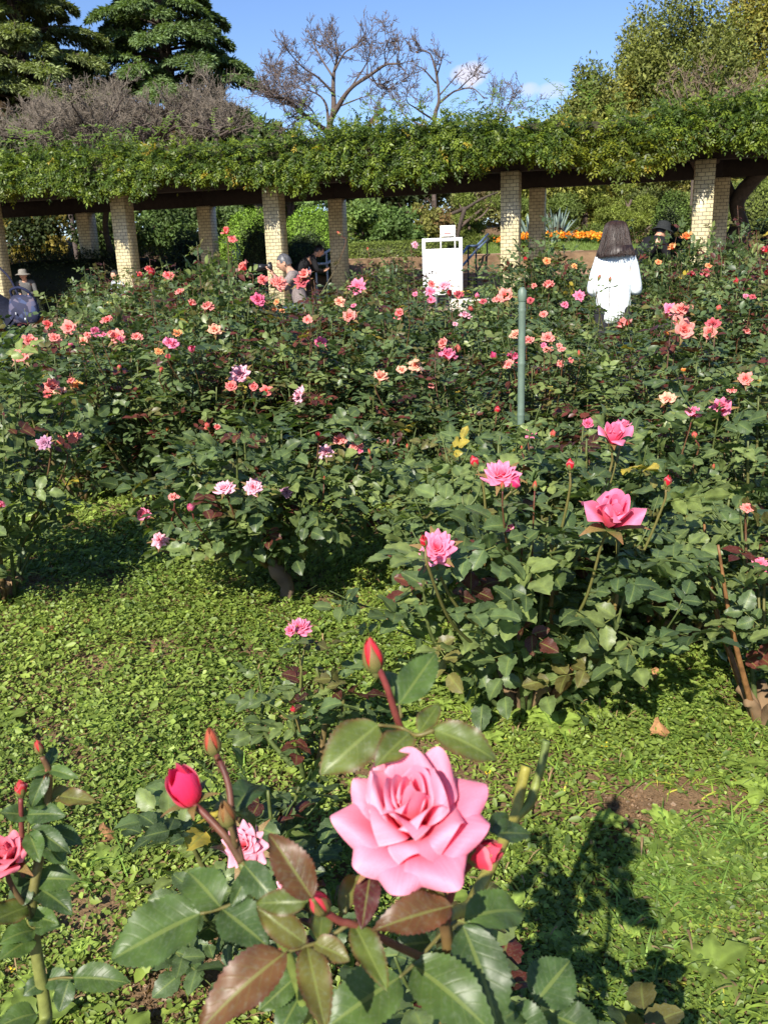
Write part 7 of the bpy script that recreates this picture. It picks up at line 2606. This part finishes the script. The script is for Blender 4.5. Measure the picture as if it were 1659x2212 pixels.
def cloud_pine(label, d, pads, seed, col=(.17, .215, .045)):
    """garden pine trained into flat cloud pads: pads (px, y, half width px)"""
    rg = np.random.default_rng(seed)
    px = sum(p[0] for p in pads) / len(pads)
    z0 = float(hgt(0, d))
    b_ = P(px, 500, d)
    root = thing('garden_pine', label, 'tree', (b_[0], d, z0), 'cloud pruned pines')
    o_ = np.array(root.location)
    fol, wood = MB(), MB()
    tops = []
    for (x, y, w) in pads:
        c = P(x, y, d + rg.normal(0, .5)) - o_
        r = w / F * d
        n = int(900 + 900 * r)
        k = max(3, int(5 * r))
        C = c + rg.normal(0, 1, (k, 3)) * V3(r * .5, r * .4, r * .12)
        clumps(fol, C, np.tile([r * .55, r * .5, r * .28], (k, 1)), n // k, .12, np.array(col) * rg.uniform(.8, 1.2, (k, 1)), rg, .22, up=.9, inner=.3)
        tops.append(c)
    tops = sorted(tops, key=lambda q: q[2])
    spine = [V3(0, 0, -.1)] + [V3(t[0] * .35 + rg.normal(0, .12), t[1] * .3, t[2] - .15) for t in tops[::2]]
    trunk_mesh(wood, spine, .13, .04, (.10, .07, .055))
    for t in tops:
        s = V3(t[0] * .3, 0, max(.2, t[2] - .5))
        trunk_mesh(wood, [s, (s + t) / 2 + V3(0, 0, -.1), t - V3(0, 0, .05)], .05, .02, (.11, .08, .06), 6)
    fol.build('needles', M_tree, root)
    wood.build('trunk', M_bark, root, True)


cloud_pine('cloud pruned pine left of the tiled middle column', 29.5, [(990, 430, 40), (1015, 462, 38), (965, 478, 34), (1040, 490, 40), (1000, 512, 42), (1060, 440, 36), (1065, 520, 34), (950, 506, 30)], 1)
cloud_pine('cloud pruned pine behind the agaves', 30.5, [(1195, 428, 42), (1235, 448, 42), (1175, 468, 36), (1225, 488, 40), (1265, 505, 40), (1150, 440, 34)], 2, (.14, .19, .045))
cloud_pine('cloud pruned pine with tiered pads behind the woman', 30, [(1350, 425, 46), (1395, 440, 42), (1320, 455, 40), (1370, 475, 46), (1305, 490, 38), (1345, 510, 46), (1420, 470, 36), (1300, 530, 34), (1385, 520, 36)], 3, (.19, .235, .045))
bare_tree('dark leafless tree with one long low limb arching under the beam', 28, [([(985, 560), (990, 500), (1004, 450)], .13, .10), ([(1004, 450), (985, 458), (950, 470), (915, 466), (868, 448)], .10, .04), ([(1004, 452), (1040, 430), (1075, 415)], .08, .03), ([(950, 470), (940, 450), (925, 430)], .04, .015)], 91, col=(.06, .045, .035), twig=(.10, .07, .05), dens=1.0, maxlev=2)
for q in range(9):
    px = -40 + q * 215
    leafy_tree(('dark green tree in the row closing the view at the far back', 'olive tree in the row closing the view at the far back')[q % 2], px, 47 + (q % 3), (330, 345, 320)[q % 3], 135, ((.05, .075, .025), (.085, .095, .03))[q % 2], 120 + q, crown_base=.02, nclump=40, per=130, size=.34, name='broadleaf_tree', group='row of trees at the far back')
# ------------------------------------------------------------------ which bush is which
NUM = ['no', 'one', 'two', 'three', 'four', 'five', 'six', 'seven', 'eight', 'nine', 'ten']


def px_of(p):
    v = np.asarray(p, float) - CAM
    k = F / np.dot(v, _f)
    return 829.5 + np.dot(v, CR) * k, 1106 - np.dot(v, CU) * k


MARKS = [('at the left edge', 0), ('right of the floral bag', 150), ('below the second column', 290), ('left of the kneeling man', 460), ('in front of the kneeling man', 640), ('left of the notice board', 830), ('in front of the notice board', 950), ('left of the green stake', 1070),
         ('right of the green stake', 1200), ('in front of the woman', 1325), ('right of the woman', 1440), ('below the right column', 1530), ('at the right edge', 1650)]
used = {}
FIXED = {id(B_slim): 'slim upright rose bush with two red buds right in front of the woman in white', id(B_trunk): 'rose bush on a bare crooked trunk in the open grass with pale pink roses', id(B_left): 'tall rose bush at the left edge on a thick stump in the grass',
         id(B_mid): 'large leafed rose bush round the base of the green stake with big pink roses', id(B_right): 'sparse rose bush with bare orange brown canes at the right edge',
         id(B_r2): 'leafy rose bush behind the big half open pink rose', id(B_r3): 'dusty leafed rose bush at the right behind the sparse caned bush', id(B_r4): 'light green rose bush left of the stake behind the open pink rose',
         id(B_low): 'small low rose bush with a single pink rose in the grass before the trunked bush'}
for b in BUSHES:
    root, bl = b[0], b[4]
    if id(b) in FIXED:
        root['label'] = FIXED[id(b)]
        continue
    x, y = px_of((b[1], b[2], float(hgt(0, b[2])) + b[3] * .8))
    if not bl:
        root['label'] = 'leafy rose bush without open flowers packed among the flowering ones'
        root['group'] = 'rose bushes without open flowers'
        continue
    cnt = {}
    for ck, kd, _, _ in bl:
        cnt[PETNAME[ck]] = cnt.get(PETNAME[ck], 0) + 1
    top = sorted(cnt.items(), key=lambda q: -q[1])[:2]
    ph = ' and '.join(f'{NUM[min(10, n)]} {c}' for c, n in top) + (' roses' if sum(n for _, n in top) > 1 else ' rose')
    xm = sum(q[2] for q in bl) / len(bl)
    mk = min(MARKS, key=lambda m: abs(m[1] - xm))[0]
    far = 'front row' if b[2] < 5.3 else ('second row' if b[2] < 6.2 else ('third row' if b[2] < 7.1 else ('middle rows' if b[2] < 9.4 else 'back rows')))
    lab = f'{far} rose bush with {ph} {mk}'
    if len(lab.split()) > 15:
        lab = lab.replace(' and ' + ' and '.join(ph.split(' and ')[1:]).replace(' roses', '').replace(' rose', ''), '')
    lab = re.sub(r'\bone ((?:pale |yellow )?\w+) roses\b', r'one \1 rose', lab)
    k = used.get(lab, 0)
    used[lab] = k + 1
    if k:
        lab = lab.replace('rose bush', ('taller rose bush', 'fuller rose bush')[min(k, 2) - 1])
    root['label'] = lab
bpy.context.view_layer.update()
